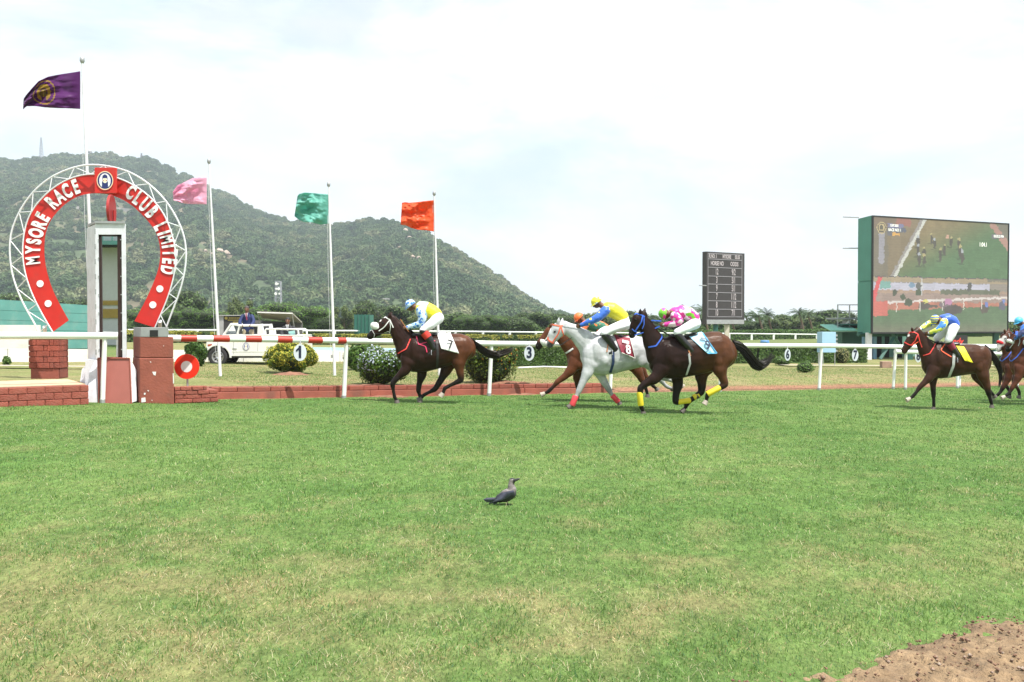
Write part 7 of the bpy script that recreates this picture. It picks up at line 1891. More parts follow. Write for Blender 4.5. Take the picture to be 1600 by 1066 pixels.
# ---- pattern materials for silks
def pattern_mat(name, base, spots, scale, kind='voronoi', thr=.35, rough=.45):
    m = bpy.data.materials.new(name); m.use_nodes = True; N, L = m.node_tree.nodes, m.node_tree.links; b = N['Principled BSDF']; b.inputs['Roughness'].default_value = rough; b.inputs['Sheen Weight'].default_value = .2
    tcn = N.new('ShaderNodeTexCoord'); src = None
    cb = N.new('ShaderNodeRGB'); cb.outputs[0].default_value = (*base, 1); src = cb.outputs[0]
    for k, (c, th) in enumerate(spots):
        if kind == 'voronoi':
            t = N.new('ShaderNodeTexVoronoi'); t.inputs['Scale'].default_value = scale * (1 + .3 * k); out = t.outputs['Distance']
            mp_ = N.new('ShaderNodeMapping'); mp_.inputs['Location'].default_value = (k * 3.3, k * 1.7, 0); L.new(tcn.outputs['Object'], mp_.inputs[0]); L.new(mp_.outputs[0], t.inputs['Vector']); op = 'LESS_THAN'
        elif kind == 'noise':
            t = N.new('ShaderNodeTexNoise'); t.inputs['Scale'].default_value = scale; t.inputs['Detail'].default_value = 1; out = t.outputs[0]; mp_ = N.new('ShaderNodeMapping'); mp_.inputs['Location'].default_value = (k * 3.3, k * 1.7, 0); L.new(tcn.outputs['Object'], mp_.inputs[0]); L.new(mp_.outputs[0], t.inputs['Vector']); op = 'GREATER_THAN'
        else:
            t = N.new('ShaderNodeTexWave'); t.inputs['Scale'].default_value = scale; t.bands_direction = 'DIAGONAL' if kind == 'diag' else 'Z'; t.inputs['Distortion'].default_value = 1.0; out = t.outputs[0]; L.new(tcn.outputs['Object'], t.inputs['Vector']); op = 'GREATER_THAN'
        mt = N.new('ShaderNodeMath'); mt.operation = op; mt.inputs[1].default_value = th; L.new(out, mt.inputs[0])
        mx = N.new('ShaderNodeMix'); mx.data_type = 'RGBA'; mx.inputs['B'].default_value = (*c, 1); L.new(mt.outputs[0], mx.inputs['Factor']); L.new(src, mx.inputs['A']); src = mx.outputs['Result']
    L.new(src, b.inputs['Base Color'])
    nb = N.new('ShaderNodeTexNoise'); nb.inputs['Scale'].default_value = 14; nb.inputs['Detail'].default_value = 3; bp = N.new('ShaderNodeBump'); bp.inputs['Strength'].default_value = .55; bp.inputs['Distance'].default_value = .03
    L.new(tcn.outputs['Object'], nb.inputs['Vector']); L.new(nb.outputs[0], bp.inputs['Height']); L.new(bp.outputs[0], b.inputs['Normal'])
    return m
WHT = (.74, .76, .80)
P_bluestar = pattern_mat('silk_white_blue_stars', (.50, .66, .82), [((.03, .17, .62), .44), (WHT, .20)], 15)
P_yellow = pattern_mat('silk_yellow', (.78, .68, .02), [((.45, .66, .74), .59)], 3.5, 'noise')
P_bluey = pattern_mat('silk_blue_yellow_patches', (.03, .13, .55), [((.75, .65, .03), .25)], 9)
P_yelb = pattern_mat('silk_yellow_cap', (.74, .68, .04), [((.72, .74, .70), .62), ((.03, .07, .30), .68)], 12, 'noise')
P_orange = pattern_mat('silk_orange', (.80, .16, .03), [], 5)
P_orangegreen = pattern_mat('silk_green_orange', (.02, .14, .08), [((.78, .17, .03), .56)], 5, 'noise')
P_pink = pattern_mat('silk_pink_white', (.66, .03, .30), [((.78, .60, .70), .56)], 9, 'noise')
P_pinkgreen = pattern_mat('silk_pink_green', (.62, .03, .28), [((.78, .62, .72), .56), ((.16, .50, .03), .54)], 6, 'noise')
P_blue = pattern_mat('silk_blue', (.03, .11, .58), [], 5)
P_yb = pattern_mat('silk_yellow_blue_white', (.60, .66, .08), [((.04, .20, .60), .55), ((.60, .68, .78), .60)], 9, 'noise')
P_ybcap = pattern_mat('silk_yellow_blue_hoops', (.66, .62, .03), [((.04, .12, .50), .5)], 5.5, 'bands')
P_ltblue = pattern_mat('silk_light_blue', (.06, .42, .72), [], 5)
P_fb = pattern_mat('silk_blue_black', (.02, .03, .12), [((.03, .15, .55), .52)], 6, 'noise')

def V_(pts): return pts
def bay(front, hind, leg, muzz, legv=.62, uh=(600, 900), blaze=None):
    def f(u, v, lat, z):
        n_ = len(u); c = mixc(np.tile(front, (n_, 1)), np.tile(hind, (n_, 1)), sstep(uh[0], uh[1], u))
        k = .78 + .44 * fbm(u / 60, v / 60, 9, 3); c = c * k[:, None]
        c = mixc(c, np.tile(leg, (n_, 1)), sstep(legv + .12, legv - .10, z))
        if muzz is not None: c = mixc(c, np.tile(leg, (n_, 1)), 1 - sstep(20, 60, np.hypot(u - muzz[0], v - muzz[1])))
        if blaze is not None:
            for (bu, bv, r_) in blaze: c = mixc(c, np.tile(np.array((.70, .68, .65)), (n_, 1)), 1 - sstep(r_ * .7, r_, np.hypot(u - bu, v - bv)))
        return c
    return f
DK = np.array([.012, .009, .008])
M_wstrap = mat('white_strap', (.72, .72, .70), .5); M_ostrap = mat('orange_strap', (.85, .13, .05), .5); M_bstrap = mat('blue_strap', (.04, .13, .62), .5); M_rstrap = mat('red_strap', (.80, .06, .05), .5); M_kstrap = mat('dark_strap', (.02, .018, .018), .5); M_pstrap = mat('pink_strap', (.78, .05, .14), .5)
M_fleece = mat('white_fleece', (.76, .76, .74), .9, var=.1, scale=20, bump=.8, bscale=60); M_rfleece = mat('red_fleece', (.62, .02, .03), .9, var=.1, scale=20, bump=.8, bscale=60); M_brownstrap = mat('tan_strap', (.40, .15, .05), .5); M_greystrap = mat('grey_strap', (.45, .46, .46), .5)
M_bhood = mat('blue_hood', (.03, .12, .60), .7, var=.1, bump=.3)

# ================= A : lead horse
fA = Frame((560, 440), 5.33, 655, 630)
A = dict(frame=fA, label='leading dark brown horse in white bridle and fleece noseband wearing cloth number 7',
 torso=[(352, 548, 650, .10), (385, 492, 715, .20), (440, 445, 752, .25), (520, 436, 762, .27), (600, 440, 745, .29), (700, 440, 718, .29), (780, 432, 692, .28), (850, 432, 672, .27), (912, 452, 655, .22), (958, 492, 632, .14), (975, 530, 610, .08)],
 neck=[(430, 575, 122), (378, 480, 92), (325, 400, 72), (280, 335, 56)], head=[(268, 322, 46), (228, 358, 60), (178, 398, 46), (130, 432, 36), (98, 455, 30)],
 ears=[(255, 300, 270, 252), (262, 305, 282, 250)], eye=(205, 345), nostril=(85, 440), mane=[(270, 292), (330, 330), (400, 385), (470, 440)], wind=(26, 0), hair=((.010, .007, .006), (.03, .018, .012)),
 legs=[dict(lat=-.15, k=.8, pts=[(425, 640, 75), (395, 735, 44), (330, 792, 27), (283, 850, 23), (292, 915, 14), (302, 965, 16)], hoof=(320, 992)),
       dict(lat=.13, k=.8, pts=[(530, 680, 60), (530, 770, 42), (507, 850, 25), (500, 905, 22), (508, 945, 14), (515, 965, 15)], hoof=(518, 982)),
       dict(lat=.14, k=.8, pts=[(790, 620, 80), (735, 730, 50), (690, 815, 30), (640, 895, 24), (585, 925, 15), (545, 945, 16)], hoof=(522, 972)),
       dict(lat=-.16, k=.8, pts=[(860, 560, 100), (835, 665, 62), (845, 750, 34), (858, 820, 26), (770, 862, 16), (718, 890, 17)], hoof=(703, 935), pale=True)],
 muscle=[(430, 590, 80, 95, .10, .13), (870, 545, 80, 90, .10, .15)],
 tail=[(945, 492, 22), (1010, 545, 34), (1080, 595, 38), (1160, 615, 34), (1230, 590, 30), (1290, 560, 22)],
 cloth=dict(quad=[(655, 440), (770, 437), (838, 600), (690, 560)], mat=mat('cloth_white', (.74, .74, .73), .6, bump=.4, bscale=12), text=[('7', 772, 535, .27, .9, -.3, M_black)], rot=-.3), saddle=[(455, 445), (560, 458), (640, 440)],
 straps=[([(205, 287), (262, 318), (292, 385)], .028, M_wstrap, 'browband'), ([(262, 318), (215, 380), (170, 412)], .026, M_wstrap, 'cheekpiece'), ([(262, 318), (268, 380), (262, 430)], .018, M_wstrap, 'throatlatch'), ([(112, 400), (135, 440), (128, 465)], .016, M_greystrap, 'bit_strap'),
         ([(330, 600), (400, 560), (435, 480)], .028, M_rstrap, 'breastplate'), ([(480, 445), (500, 520), (560, 540), (572, 590)], .022, M_pstrap, 'martingale'), ([(500, 525), (600, 500), (640, 495)], .018, M_pstrap, 'martingale'), ([(655, 500), (662, 600), (655, 715)], .06, M_kstrap, 'girth')],
 reins=[([(140, 432), (270, 435), (400, 440), (410, 400)], .014, M_kstrap, 'rein')],
 rolls=[(146, 376, 50, 33, .075, M_fleece, 'fleece_noseband', -.5)],
 col=bay(np.array([.026, .011, .008]), np.array([.085, .030, .013]), DK, (88, 445), .58, (640, 900), [(180, 322, 14)]))
make_horse(A)
make_rider(dict(frame=fA, label='jockey in yellow jersey with blue and white starred sleeves crouched on the leading horse', hip=(655, 290), head=(438, 200, 50), nose=(395, 232), torso=[(505, 222, 58, .17), (560, 235, 66, .17), (620, 260, 60, .15), (655, 285, 52, .15)],
 arm=[(515, 245, 36), (535, 300, 32), (515, 355, 28), (395, 388, 18)], armlat=(.17, .2, .19, .08), thigh=[(665, 305, 47), (600, 360, 37), (540, 405, 31)], shin=[(540, 415, 32), (588, 475, 31), (628, 555, 24)], toe=(590, 592),
 shirt=P_yellow, sleeve=P_bluestar, cap=P_bluestar, peak=mat('peak_blue', (.04, .16, .55), .4), cuffcol=mat('boot_top_red', (.62, .04, .03), .4), whip=((350, 315), (420, 420)), whipmat=M_brownstrap, goggle=mat('amber_goggles', (.45, .33, .03), .2)))

# ================= B : chestnut behind the grey
fB = Frame((820, 440), 5.076, 890, 628)
B_ = dict(frame=fB, label='chestnut horse with white hood and blinkers half hidden behind the grey horse',
 torso=[(338, 540, 650, .10), (372, 490, 700, .2), (430, 462, 722, .25), (520, 452, 728, .27), (620, 452, 722, .28), (720, 452, 708, .28), (800, 452, 695, .27), (870, 462, 680, .24), (925, 500, 665, .16), (945, 540, 630, .08)],
 neck=[(430, 575, 105), (365, 500, 80), (300, 440, 60), (235, 390, 46)], head=[(235, 385, 44), (205, 410, 56), (165, 450, 44), (125, 490, 34), (108, 515, 28)], ears=[(205, 355, 205, 335), (215, 350, 220, 330)], eye=(165, 465), nostril=(100, 510),
 mane=[(190, 360), (230, 355), (290, 385)], wind=(14, 0), hair=((.010, .007, .006), (.03, .018, .012)),
 legs=[dict(lat=-.15, k=.8, pts=[(410, 630, 65), (365, 705, 42), (315, 755, 28), (262, 792, 23), (225, 835, 15), (188, 872, 16)], hoof=(155, 890), pale=True),
       dict(lat=.13, k=.8, pts=[(430, 690, 55), (410, 760, 32), (415, 800, 23), (420, 860, 14), (422, 895, 15)], hoof=(420, 915)),
       dict(lat=-.14, k=.8, pts=[(830, 620, 80), (890, 700, 46), (925, 770, 30), (950, 820, 16), (965, 865, 15)], hoof=(975, 898)),
       dict(lat=.15, k=.8, pts=[(850, 600, 80), (925, 700, 40), (955, 750, 26), (1005, 815, 16), (1025, 835, 15)], hoof=(1045, 850))],
 saddle=[(520, 455), (600, 458), (680, 455)], straps=[([(326, 568), (385, 532)], .05, M_wstrap, 'breast_band'), ([(210, 370), (180, 440), (150, 480)], .03, M_wstrap, 'cheekpiece')],
 rolls=[(150, 482, 44, 34, .085, M_fleece, 'white_hood', -.6)], col=bay(np.array([.105, .036, .016]), np.array([.09, .031, .014]), DK, (105, 515), .40))
make_horse(B_)
make_rider(dict(frame=fB, label='jockey in orange and green with an orange cap crouched low behind the grey horse', hip=(640, 370), head=(432, 290, 44), nose=(400, 320), torso=[(490, 335, 42, .16), (545, 345, 48, .16), (600, 362, 46, .15), (640, 380, 42, .14)],
 arm=[(480, 340, 30), (450, 385, 27), (400, 362, 18)], armlat=(.16, .2, .09), thigh=[(640, 395, 44), (590, 430, 36), (545, 465, 32)], shin=[(550, 470, 28), (590, 520, 26), (620, 560, 22)], toe=(595, 585), shirt=P_orangegreen, sleeve=P_orange, cap=P_orange, goggle=mat('pink_goggles', (.5, .15, .22), .3)))

# ================= C : grey
fC = Frame((820, 440), 5.076, 935, 638.5)
def greycol(u, v, lat, z):
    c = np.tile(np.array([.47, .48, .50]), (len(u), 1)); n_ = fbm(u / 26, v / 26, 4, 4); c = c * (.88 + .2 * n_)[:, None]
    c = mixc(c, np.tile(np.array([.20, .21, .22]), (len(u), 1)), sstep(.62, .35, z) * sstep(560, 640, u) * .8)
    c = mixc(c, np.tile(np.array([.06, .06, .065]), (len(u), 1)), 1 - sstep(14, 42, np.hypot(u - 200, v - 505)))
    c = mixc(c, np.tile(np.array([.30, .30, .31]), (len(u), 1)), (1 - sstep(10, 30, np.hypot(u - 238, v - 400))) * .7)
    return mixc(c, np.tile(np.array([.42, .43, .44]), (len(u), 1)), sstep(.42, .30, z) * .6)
M_redwrap = mat('pink_red_wrap', (.72, .06, .08), .6, var=.1); M_maroon2 = mat('cloth_maroon', (.22, .012, .035), .6, bump=.4, bscale=14); M_ywrap = mat('yellow_wrap', (.68, .55, .02), .6, var=.1)
C_h = dict(frame=fC, label='grey almost white horse in an orange bridle with maroon cloth number 8',
 torso=[(452, 545, 640, .10), (480, 485, 695, .2), (540, 432, 735, .26), (610, 425, 745, .28), (700, 428, 735, .29), (790, 430, 712, .29), (870, 430, 692, .28), (940, 440, 678, .26), (1000, 470, 660, .20), (1035, 520, 630, .12), (1050, 560, 600, .06)],
 neck=[(545, 550, 112), (478, 470, 86), (400, 405, 64), (330, 370, 52)], head=[(315, 352, 42), (270, 382, 62), (235, 425, 50), (212, 470, 37), (200, 500, 30)], ears=[(262, 335, 272, 285), (288, 338, 302, 288)], eye=(238, 398), nostril=(190, 498),
 mane=[(300, 335), (380, 358), (480, 400), (580, 425)], wind=(14, 2), hair=((.42, .43, .44), (.66, .66, .66)),
 legs=[dict(lat=-.15, k=.8, pts=[(530, 620, 78), (500, 715, 48), (462, 795, 30), (432, 860, 25), (410, 910, 16), (388, 955, 17)], hoof=(368, 982)),
       dict(lat=.13, k=.8, pts=[(575, 680, 60), (620, 780, 34), (662, 850, 25), (692, 900, 16), (718, 935, 17)], hoof=(748, 960)),
       dict(lat=-.15, k=.8, pts=[(970, 600, 90), (1040, 690, 48), (1095, 760, 28), (1165, 785, 17), (1210, 808, 17)], hoof=(1245, 825), pale=True),
       dict(lat=.15, k=.8, pts=[(970, 600, 85), (1030, 700, 44), (1070, 770, 27), (1110, 820, 16), (1135, 838, 16)], hoof=(1165, 848))],
 muscle=[(525, 590, 80, 95, .11, .13)], tail=[(1035, 480, 20), (1110, 500, 28), (1180, 530, 24), (1240, 560, 14)],
 cloth=dict(quad=[(715, 440), (835, 455), (872, 608), (765, 565)], mat=M_maroon2, trim=M_wstrap, text=[('8', 822, 546, .27, .9, -.25, M_letter), ('MYS', 800, 487, .085, .9, -.2, M_letter)], rot=-.25), saddle=[(610, 425), (700, 448), (760, 440)],
 straps=[([(222, 342), (265, 352), (300, 352)], .032, M_ostrap, 'browband'), ([(282, 352), (268, 410), (222, 478)], .030, M_ostrap, 'cheekpiece'), ([(165, 435), (195, 470), (228, 492)], .034, M_ostrap, 'noseband'), ([(285, 355), (305, 420), (305, 475)], .028, M_ostrap, 'throatlatch'),
         ([(700, 560), (702, 640), (678, 722)], .07, mat('navy_girth', (.02, .04, .12), .6), 'girth'), ([(640, 440), (660, 500), (650, 560)], .03, M_brownstrap, 'stirrup_leather')],
 reins=[([(215, 492), (290, 505), (380, 440), (440, 355)], .014, M_kstrap, 'rein')],
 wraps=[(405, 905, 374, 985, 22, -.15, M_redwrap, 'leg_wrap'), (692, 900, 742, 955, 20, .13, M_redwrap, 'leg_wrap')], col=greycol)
make_horse(C_h)
make_rider(dict(frame=fC, label='jockey in blue and yellow silks and yellow cap riding the grey horse', hip=(770, 300), head=(572, 168, 46), nose=(532, 196), torso=[(640, 212, 50, .17), (690, 225, 60, .17), (740, 255, 56, .16), (780, 290, 50, .15)],
 arm=[(640, 230, 36), (590, 280, 31), (520, 318, 26), (440, 350, 16)], armlat=(.17, .2, .18, .1), thigh=[(795, 342, 44), (710, 370, 37), (632, 410, 32)], shin=[(635, 425, 32), (678, 480, 28), (715, 535, 23)], toe=(672, 558),
 shirt=pattern_mat('silk_yellow_bluetop', (.76, .68, .03), [((.10, .35, .60), .66)], 3.2, 'noise'), sleeve=P_bluey, cap=P_yelb, glove=M_black, whip=((430, 345), (300, 255))))

# ================= D : dark bay number 9
fD = Frame((960, 450), 5.077, 1085, 647)
D_h = dict(frame=fD, label='dark bay horse in blue bridle with yellow leg wraps and light blue number 9 cloth',
 torso=[(284, 540, 640, .10), (318, 470, 690, .2), (370, 405, 712, .25), (440, 378, 724, .27), (520, 378, 720, .29), (600, 375, 703, .30), (680, 360, 688, .30), (760, 345, 668, .29), (830, 345, 655, .28), (895, 380, 640, .24), (942, 440, 605, .16), (966, 490, 560, .08)],
 neck=[(365, 530, 118), (312, 430, 88), (268, 335, 66), (230, 260, 50)], head=[(222, 222, 44), (192, 255, 60), (165, 305, 46), (146, 345, 35), (140, 372, 30)], ears=[(205, 205, 205, 165), (232, 205, 245, 160)], eye=(170, 250), nostril=(128, 365),
 mane=[(215, 195), (265, 250), (330, 320), (430, 375)], wind=(22, 0), hair=((.008, .006, .006), (.025, .018, .014)),
 legs=[dict(lat=-.15, k=.8, pts=[(390, 620, 78), (325, 715, 48), (245, 760, 31), (205, 795, 27), (206, 870, 18), (214, 945, 19)], hoof=(230, 985)),
       dict(lat=.13, k=.8, pts=[(490, 660, 60), (505, 760, 44), (488, 850, 29), (482, 905, 26), (545, 907, 18), (610, 890, 19)], hoof=(650, 868)),
       dict(lat=.14, k=.8, pts=[(735, 600, 90), (688, 690, 56), (695, 770, 36), (690, 830, 28), (622, 872, 18), (575, 925, 18)], hoof=(555, 965)),
       dict(lat=-.16, k=.8, pts=[(860, 520, 108), (835, 640, 64), (860, 715, 36), (880, 765, 30), (800, 815, 18), (738, 850, 19)], hoof=(728, 900), pale=True)],
 muscle=[(400, 590, 90, 105, .10, .14), (850, 510, 90, 110, .11, .15)],
 tail=[(942, 438, 28), (1010, 465, 42), (1065, 530, 52), (1110, 590, 52), (1165, 622, 42), (1215, 590, 38), (1262, 530, 26)],
 cloth=dict(quad=[(590, 385), (700, 362), (808, 518), (735, 520)], mat=mat('cloth_lightblue', (.38, .66, .86), .6, bump=.4, bscale=14), trim=mat('trim_blue', (.12, .45, .75), .6), text=[('9', 742, 464, .27, .9, -.25, M_navy), ('MYS', 703, 412, .07, .9, -.2, M_navy)], rot=-.3), saddle=[(455, 380), (540, 392), (640, 368)],
 straps=[([(155, 203), (205, 212), (240, 228)], .028, M_bstrap, 'browband'), ([(225, 215), (212, 270), (165, 340)], .030, M_bstrap, 'cheekpiece'), ([(232, 225), (235, 290), (222, 325)], .020, M_bstrap, 'throatlatch'), ([(140, 325), (160, 345), (178, 350)], .024, M_bstrap, 'noseband'),
         ([(270, 470), (330, 460), (372, 400), (390, 350)], .034, M_bstrap, 'breastplate'), ([(592, 520), (600, 600), (570, 690)], .05, M_greystrap, 'girth'), ([(560, 420), (590, 500), (605, 540)], .03, M_brownstrap, 'stirrup_leather')],
 reins=[([(160, 375), (240, 350), (350, 310), (390, 292)], .022, M_bstrap, 'rein'), ([(305, 258), (370, 262)], .03, M_bstrap, 'hand_loop')],
 wraps=[(200, 825, 210, 935, 21, -.15, M_ywrap, 'leg_wrap'), (500, 907, 602, 893, 21, .13, M_ywrap, 'leg_wrap'), (672, 845, 625, 872, 21, .14, M_ywrap, 'leg_wrap'), (838, 790, 735, 845, 22, -.16, M_ywrap, 'leg_wrap')],
 col=bay(np.array([.018, .008, .006]), np.array([.080, .031, .014]), DK, (132, 368), .62, (560, 880)))
make_horse(D_h)
make_rider(dict(frame=fD, label='jockey in pink and green silks bent low with head down on the number 9 horse', hip=(640, 270), head=(400, 205, 46), nose=(392, 262), headup=(350, 200), torso=[(465, 205, 46, .17), (525, 190, 52, .17), (585, 205, 54, .16), (635, 245, 48, .15)],
 arm=[(480, 225, 36), (520, 262, 31), (470, 285, 26), (395, 292, 17)], armlat=(.17, .21, .18, .1), thigh=[(640, 282, 43), (565, 320, 35), (500, 352, 30)], shin=[(505, 375, 29), (560, 440, 28), (610, 495, 22)], toe=(575, 525),
 shirt=P_pinkgreen, sleeve=P_pink, cap=pattern_mat('cap_green_pink', (.16, .50, .03), [((.70, .04, .34), .52)], 8, 'noise'), glove=M_breech))

# ================= E : bay with yellow cloth
fE = Frame((1390, 470), 5.924, 1482, 641)
M_ycloth = mat('cloth_yellow', (.76, .66, .02), .6, bump=.6, bscale=14)
E_h = dict(frame=fE, label='dark bay horse with red bridle and plain yellow saddle cloth running alone',
 torso=[(312, 530, 640, .10), (348, 455, 690, .2), (405, 395, 718, .25), (480, 385, 722, .27), (560, 398, 712, .29), (640, 402, 698, .29), (720, 400, 686, .29), (800, 402, 676, .27), (862, 425, 670, .23), (908, 470, 650, .15), (928, 520, 610, .08)],
 neck=[(400, 540, 118), (345, 450, 88), (305, 380, 68), (268, 320, 54)], head=[(255, 298, 44), (222, 335, 60), (185, 385, 47), (155, 430, 36), (138, 462, 31)], ears=[(210, 275, 205, 245), (240, 280, 258, 240)], eye=(208, 345), nostril=(125, 455),
 mane=[(225, 262), (290, 300), (350, 350), (420, 385)], wind=(20, 4), hair=((.008, .006, .006), (.03, .02, .015)),
 legs=[dict(lat=-.15, k=.8, pts=[(420, 620, 76), (368, 712, 44), (320, 760, 28), (280, 800, 24), (245, 850, 16), (215, 885, 17)], hoof=(185, 908), pale=True),
       dict(lat=.13, k=.8, pts=[(420, 660, 60), (400, 740, 40), (402, 800, 26), (406, 860, 23), (408, 920, 15), (410, 965, 17)], hoof=(410, 990)),
       dict(lat=-.16, k=.8, pts=[(840, 560, 95), (862, 680, 62), (895, 770, 38), (915, 850, 27), (930, 905, 17), (940, 940, 17)], hoof=(948, 968)),
       dict(lat=.15, k=.8, pts=[(810, 600, 90), (800, 690, 52), (870, 780, 34), (915, 830, 26), (945, 858, 18)], hoof=(968, 878))],
 muscle=[(430, 580, 80, 95, .10, .13), (835, 520, 85, 105, .11, .14)],
 tail=[(888, 432, 26), (945, 490, 34), (990, 560, 36), (1022, 640, 34), (1025, 720, 28), (1010, 800, 14)],
 cloth=dict(quad=[(618, 425), (690, 432), (768, 575), (690, 555)], mat=M_ycloth), saddle=[(440, 385), (530, 405), (620, 400)],
 straps=[([(165, 292), (225, 292), (262, 310)], .030, M_rstrap, 'browband'), ([(262, 308), (235, 370), (195, 415)], .030, M_rstrap, 'cheekpiece'), ([(140, 385), (175, 405), (210, 412)], .030, M_rstrap, 'noseband'), ([(262, 312), (280, 380), (300, 432)], .026, M_rstrap, 'throatlatch'),
         ([(310, 508), (370, 490), (425, 400)], .028, M_rstrap, 'breastplate'), ([(480, 375), (515, 400), (470, 460), (570, 520)], .03, M_ostrap, 'rein_loop'), ([(595, 490), (590, 600), (545, 712)], .08, M_greystrap, 'girth')],
 reins=[([(205, 415), (280, 370), (345, 330)], .018, M_ostrap, 'rein')],
 col=bay(np.array([.036, .015, .009]), np.array([.062, .024, .012]), DK, None, .50, (560, 880), [(172, 318, 17)]))
make_horse(E_h)
make_rider(dict(frame=fE, label='jockey in blue jersey, yellow and blue sleeves and hooped cap on the right hand bay', hip=(585, 235), head=(428, 178, 46), nose=(405, 235), headup=(390, 150), torso=[(490, 175, 44, .17), (535, 170, 52, .17), (575, 190, 52, .16), (600, 225, 46, .15)],
 arm=[(505, 195, 34), (490, 235, 30), (440, 275, 25), (368, 298, 16)], arm2=[(450, 180, 32), (380, 205, 27), (330, 232, 24), (285, 262, 16)], armlat=(.17, .22, .2, .1), thigh=[(590, 250, 46), (570, 310, 40), (545, 365, 33)], thigh2=[(560, 250, 44), (490, 300, 38), (440, 345, 33)], shin=[(550, 385, 28), (595, 455, 26), (638, 515, 22)], toe=(605, 548),
 shirt=P_blue, sleeve=P_yb, cap=P_ybcap, cuffcol=mat('boot_top_maroon', (.22, .02, .05), .4)))

# ================= F, G : last two at the right edge
def late(dx, dy, lab, ybase, hood, roll, blaze, col1, s=1.0):
    fr = Frame((1390 + dx / 5.924, 470 + dy / 5.924), 5.924, 1625 + dx / 6, ybase)
    return fr, dict(frame=fr, label=lab,
     torso=[(1128, 520, 640, .10), (1160, 455, 690, .2), (1220, 400, 715, .25), (1300, 390, 720, .27), (1380, 398, 712, .29), (1460, 402, 698, .29), (1540, 400, 686, .29), (1620, 402, 676, .27), (1680, 425, 670, .23), (1725, 470, 650, .15), (1745, 520, 610, .08)],
     neck=[(1230, 530, 112), (1205, 450, 84), (1195, 380, 66), (1185, 330, 52)], head=[(1185, 315, 42), (1165, 345, 58), (1135, 385, 46), (1110, 425, 36), (1098, 448, 30)], ears=[(1155, 290, 1150, 262), (1185, 285, 1195, 255)], eye=(1160, 350), nostril=(1085, 445),
     mane=[(1190, 275), (1225, 330), (1260, 385)], wind=(16, 4), hair=((.008, .006, .006), (.03, .02, .015)),
     legs=[dict(lat=-.15, k=.8, pts=[(1215, 620, 70), (1190, 705, 40), (1165, 760, 27), (1138, 800, 23), (1115, 845, 15), (1090, 870, 16)], hoof=(1062, 890), pale=True),
           dict(lat=.13, k=.8, pts=[(1200, 650, 58), (1160, 720, 32), (1150, 770, 22), (1190, 820, 15), (1200, 850, 16)], hoof=(1202, 882)),
           dict(lat=-.16, k=.8, pts=[(1660, 560, 95), (1680, 680, 62), (1715, 770, 38), (1735, 830, 27), (1750, 870, 17)], hoof=(1765, 890)),
           dict(lat=.15, k=.8, pts=[(1630, 600, 90), (1620, 690, 52), (1690, 780, 34), (1735, 820, 26), (1765, 850, 18)], hoof=(1780, 870))],
     muscle=[(1240, 580, 80, 95, .10, .13)], tail=[(1705, 432, 26), (1765, 490, 34), (1820, 560, 36), (1850, 640, 30)], saddle=[(1260, 388), (1350, 402), (1440, 400)],
     straps=[([(1190, 300), (1205, 380), (1190, 420)], .022, M_greystrap, 'throatlatch'), ([(1170, 330), (1140, 400), (1110, 440)], .020, M_greystrap, 'cheekpiece'), ([(1130, 560), (1180, 520), (1240, 440)], .03, M_bstrap, 'breastplate')],
     rolls=roll, col=bay(np.array(col1), np.array(col1), DK, (1090, 448) if not blaze else None, .45, (1200, 1500), blaze))
frF, Fh = late(0, 0, 'chestnut horse with blue hood and white fleece noseband cut off by the right picture edge', 634, True, [(1178, 328, 50, 44, .10, M_bhood, 'blue_hood', -.9), (1120, 382, 42, 22, .085, M_fleece, 'fleece_noseband', -.5)], None, (.085, .028, .014))
frG, Gh = late(-88, 0, 'white faced horse with red fleece noseband at the right edge behind the blue hooded horse', 629, False, [(1118, 392, 44, 22, .085, M_rfleece, 'fleece_noseband', -.4)], [(1120, 385, 46), (1090, 440, 34), (1150, 345, 26)], (.075, .026, .014))
make_horse(Gh); make_horse(Fh)
make_rider(dict(frame=frF, label='jockey with a light blue cap at the right edge riding the blue hooded horse', hip=(1340, 300), head=(1200, 195, 42), nose=(1160, 218), torso=[(1250, 235, 44, .16), (1290, 250, 48, .16), (1330, 270, 48, .15), (1360, 300, 44, .15)],
 arm=[(1250, 250, 32), (1230, 300, 28), (1190, 330, 24), (1160, 350, 16)], armlat=(.17, .21, .18, .1), thigh=[(1370, 310, 44), (1320, 350, 38), (1270, 385, 33)], shin=[(1275, 395, 28), (1310, 450, 26), (1345, 510, 22)], toe=(1310, 540), shirt=P_fb, sleeve=P_fb, cap=P_ltblue))

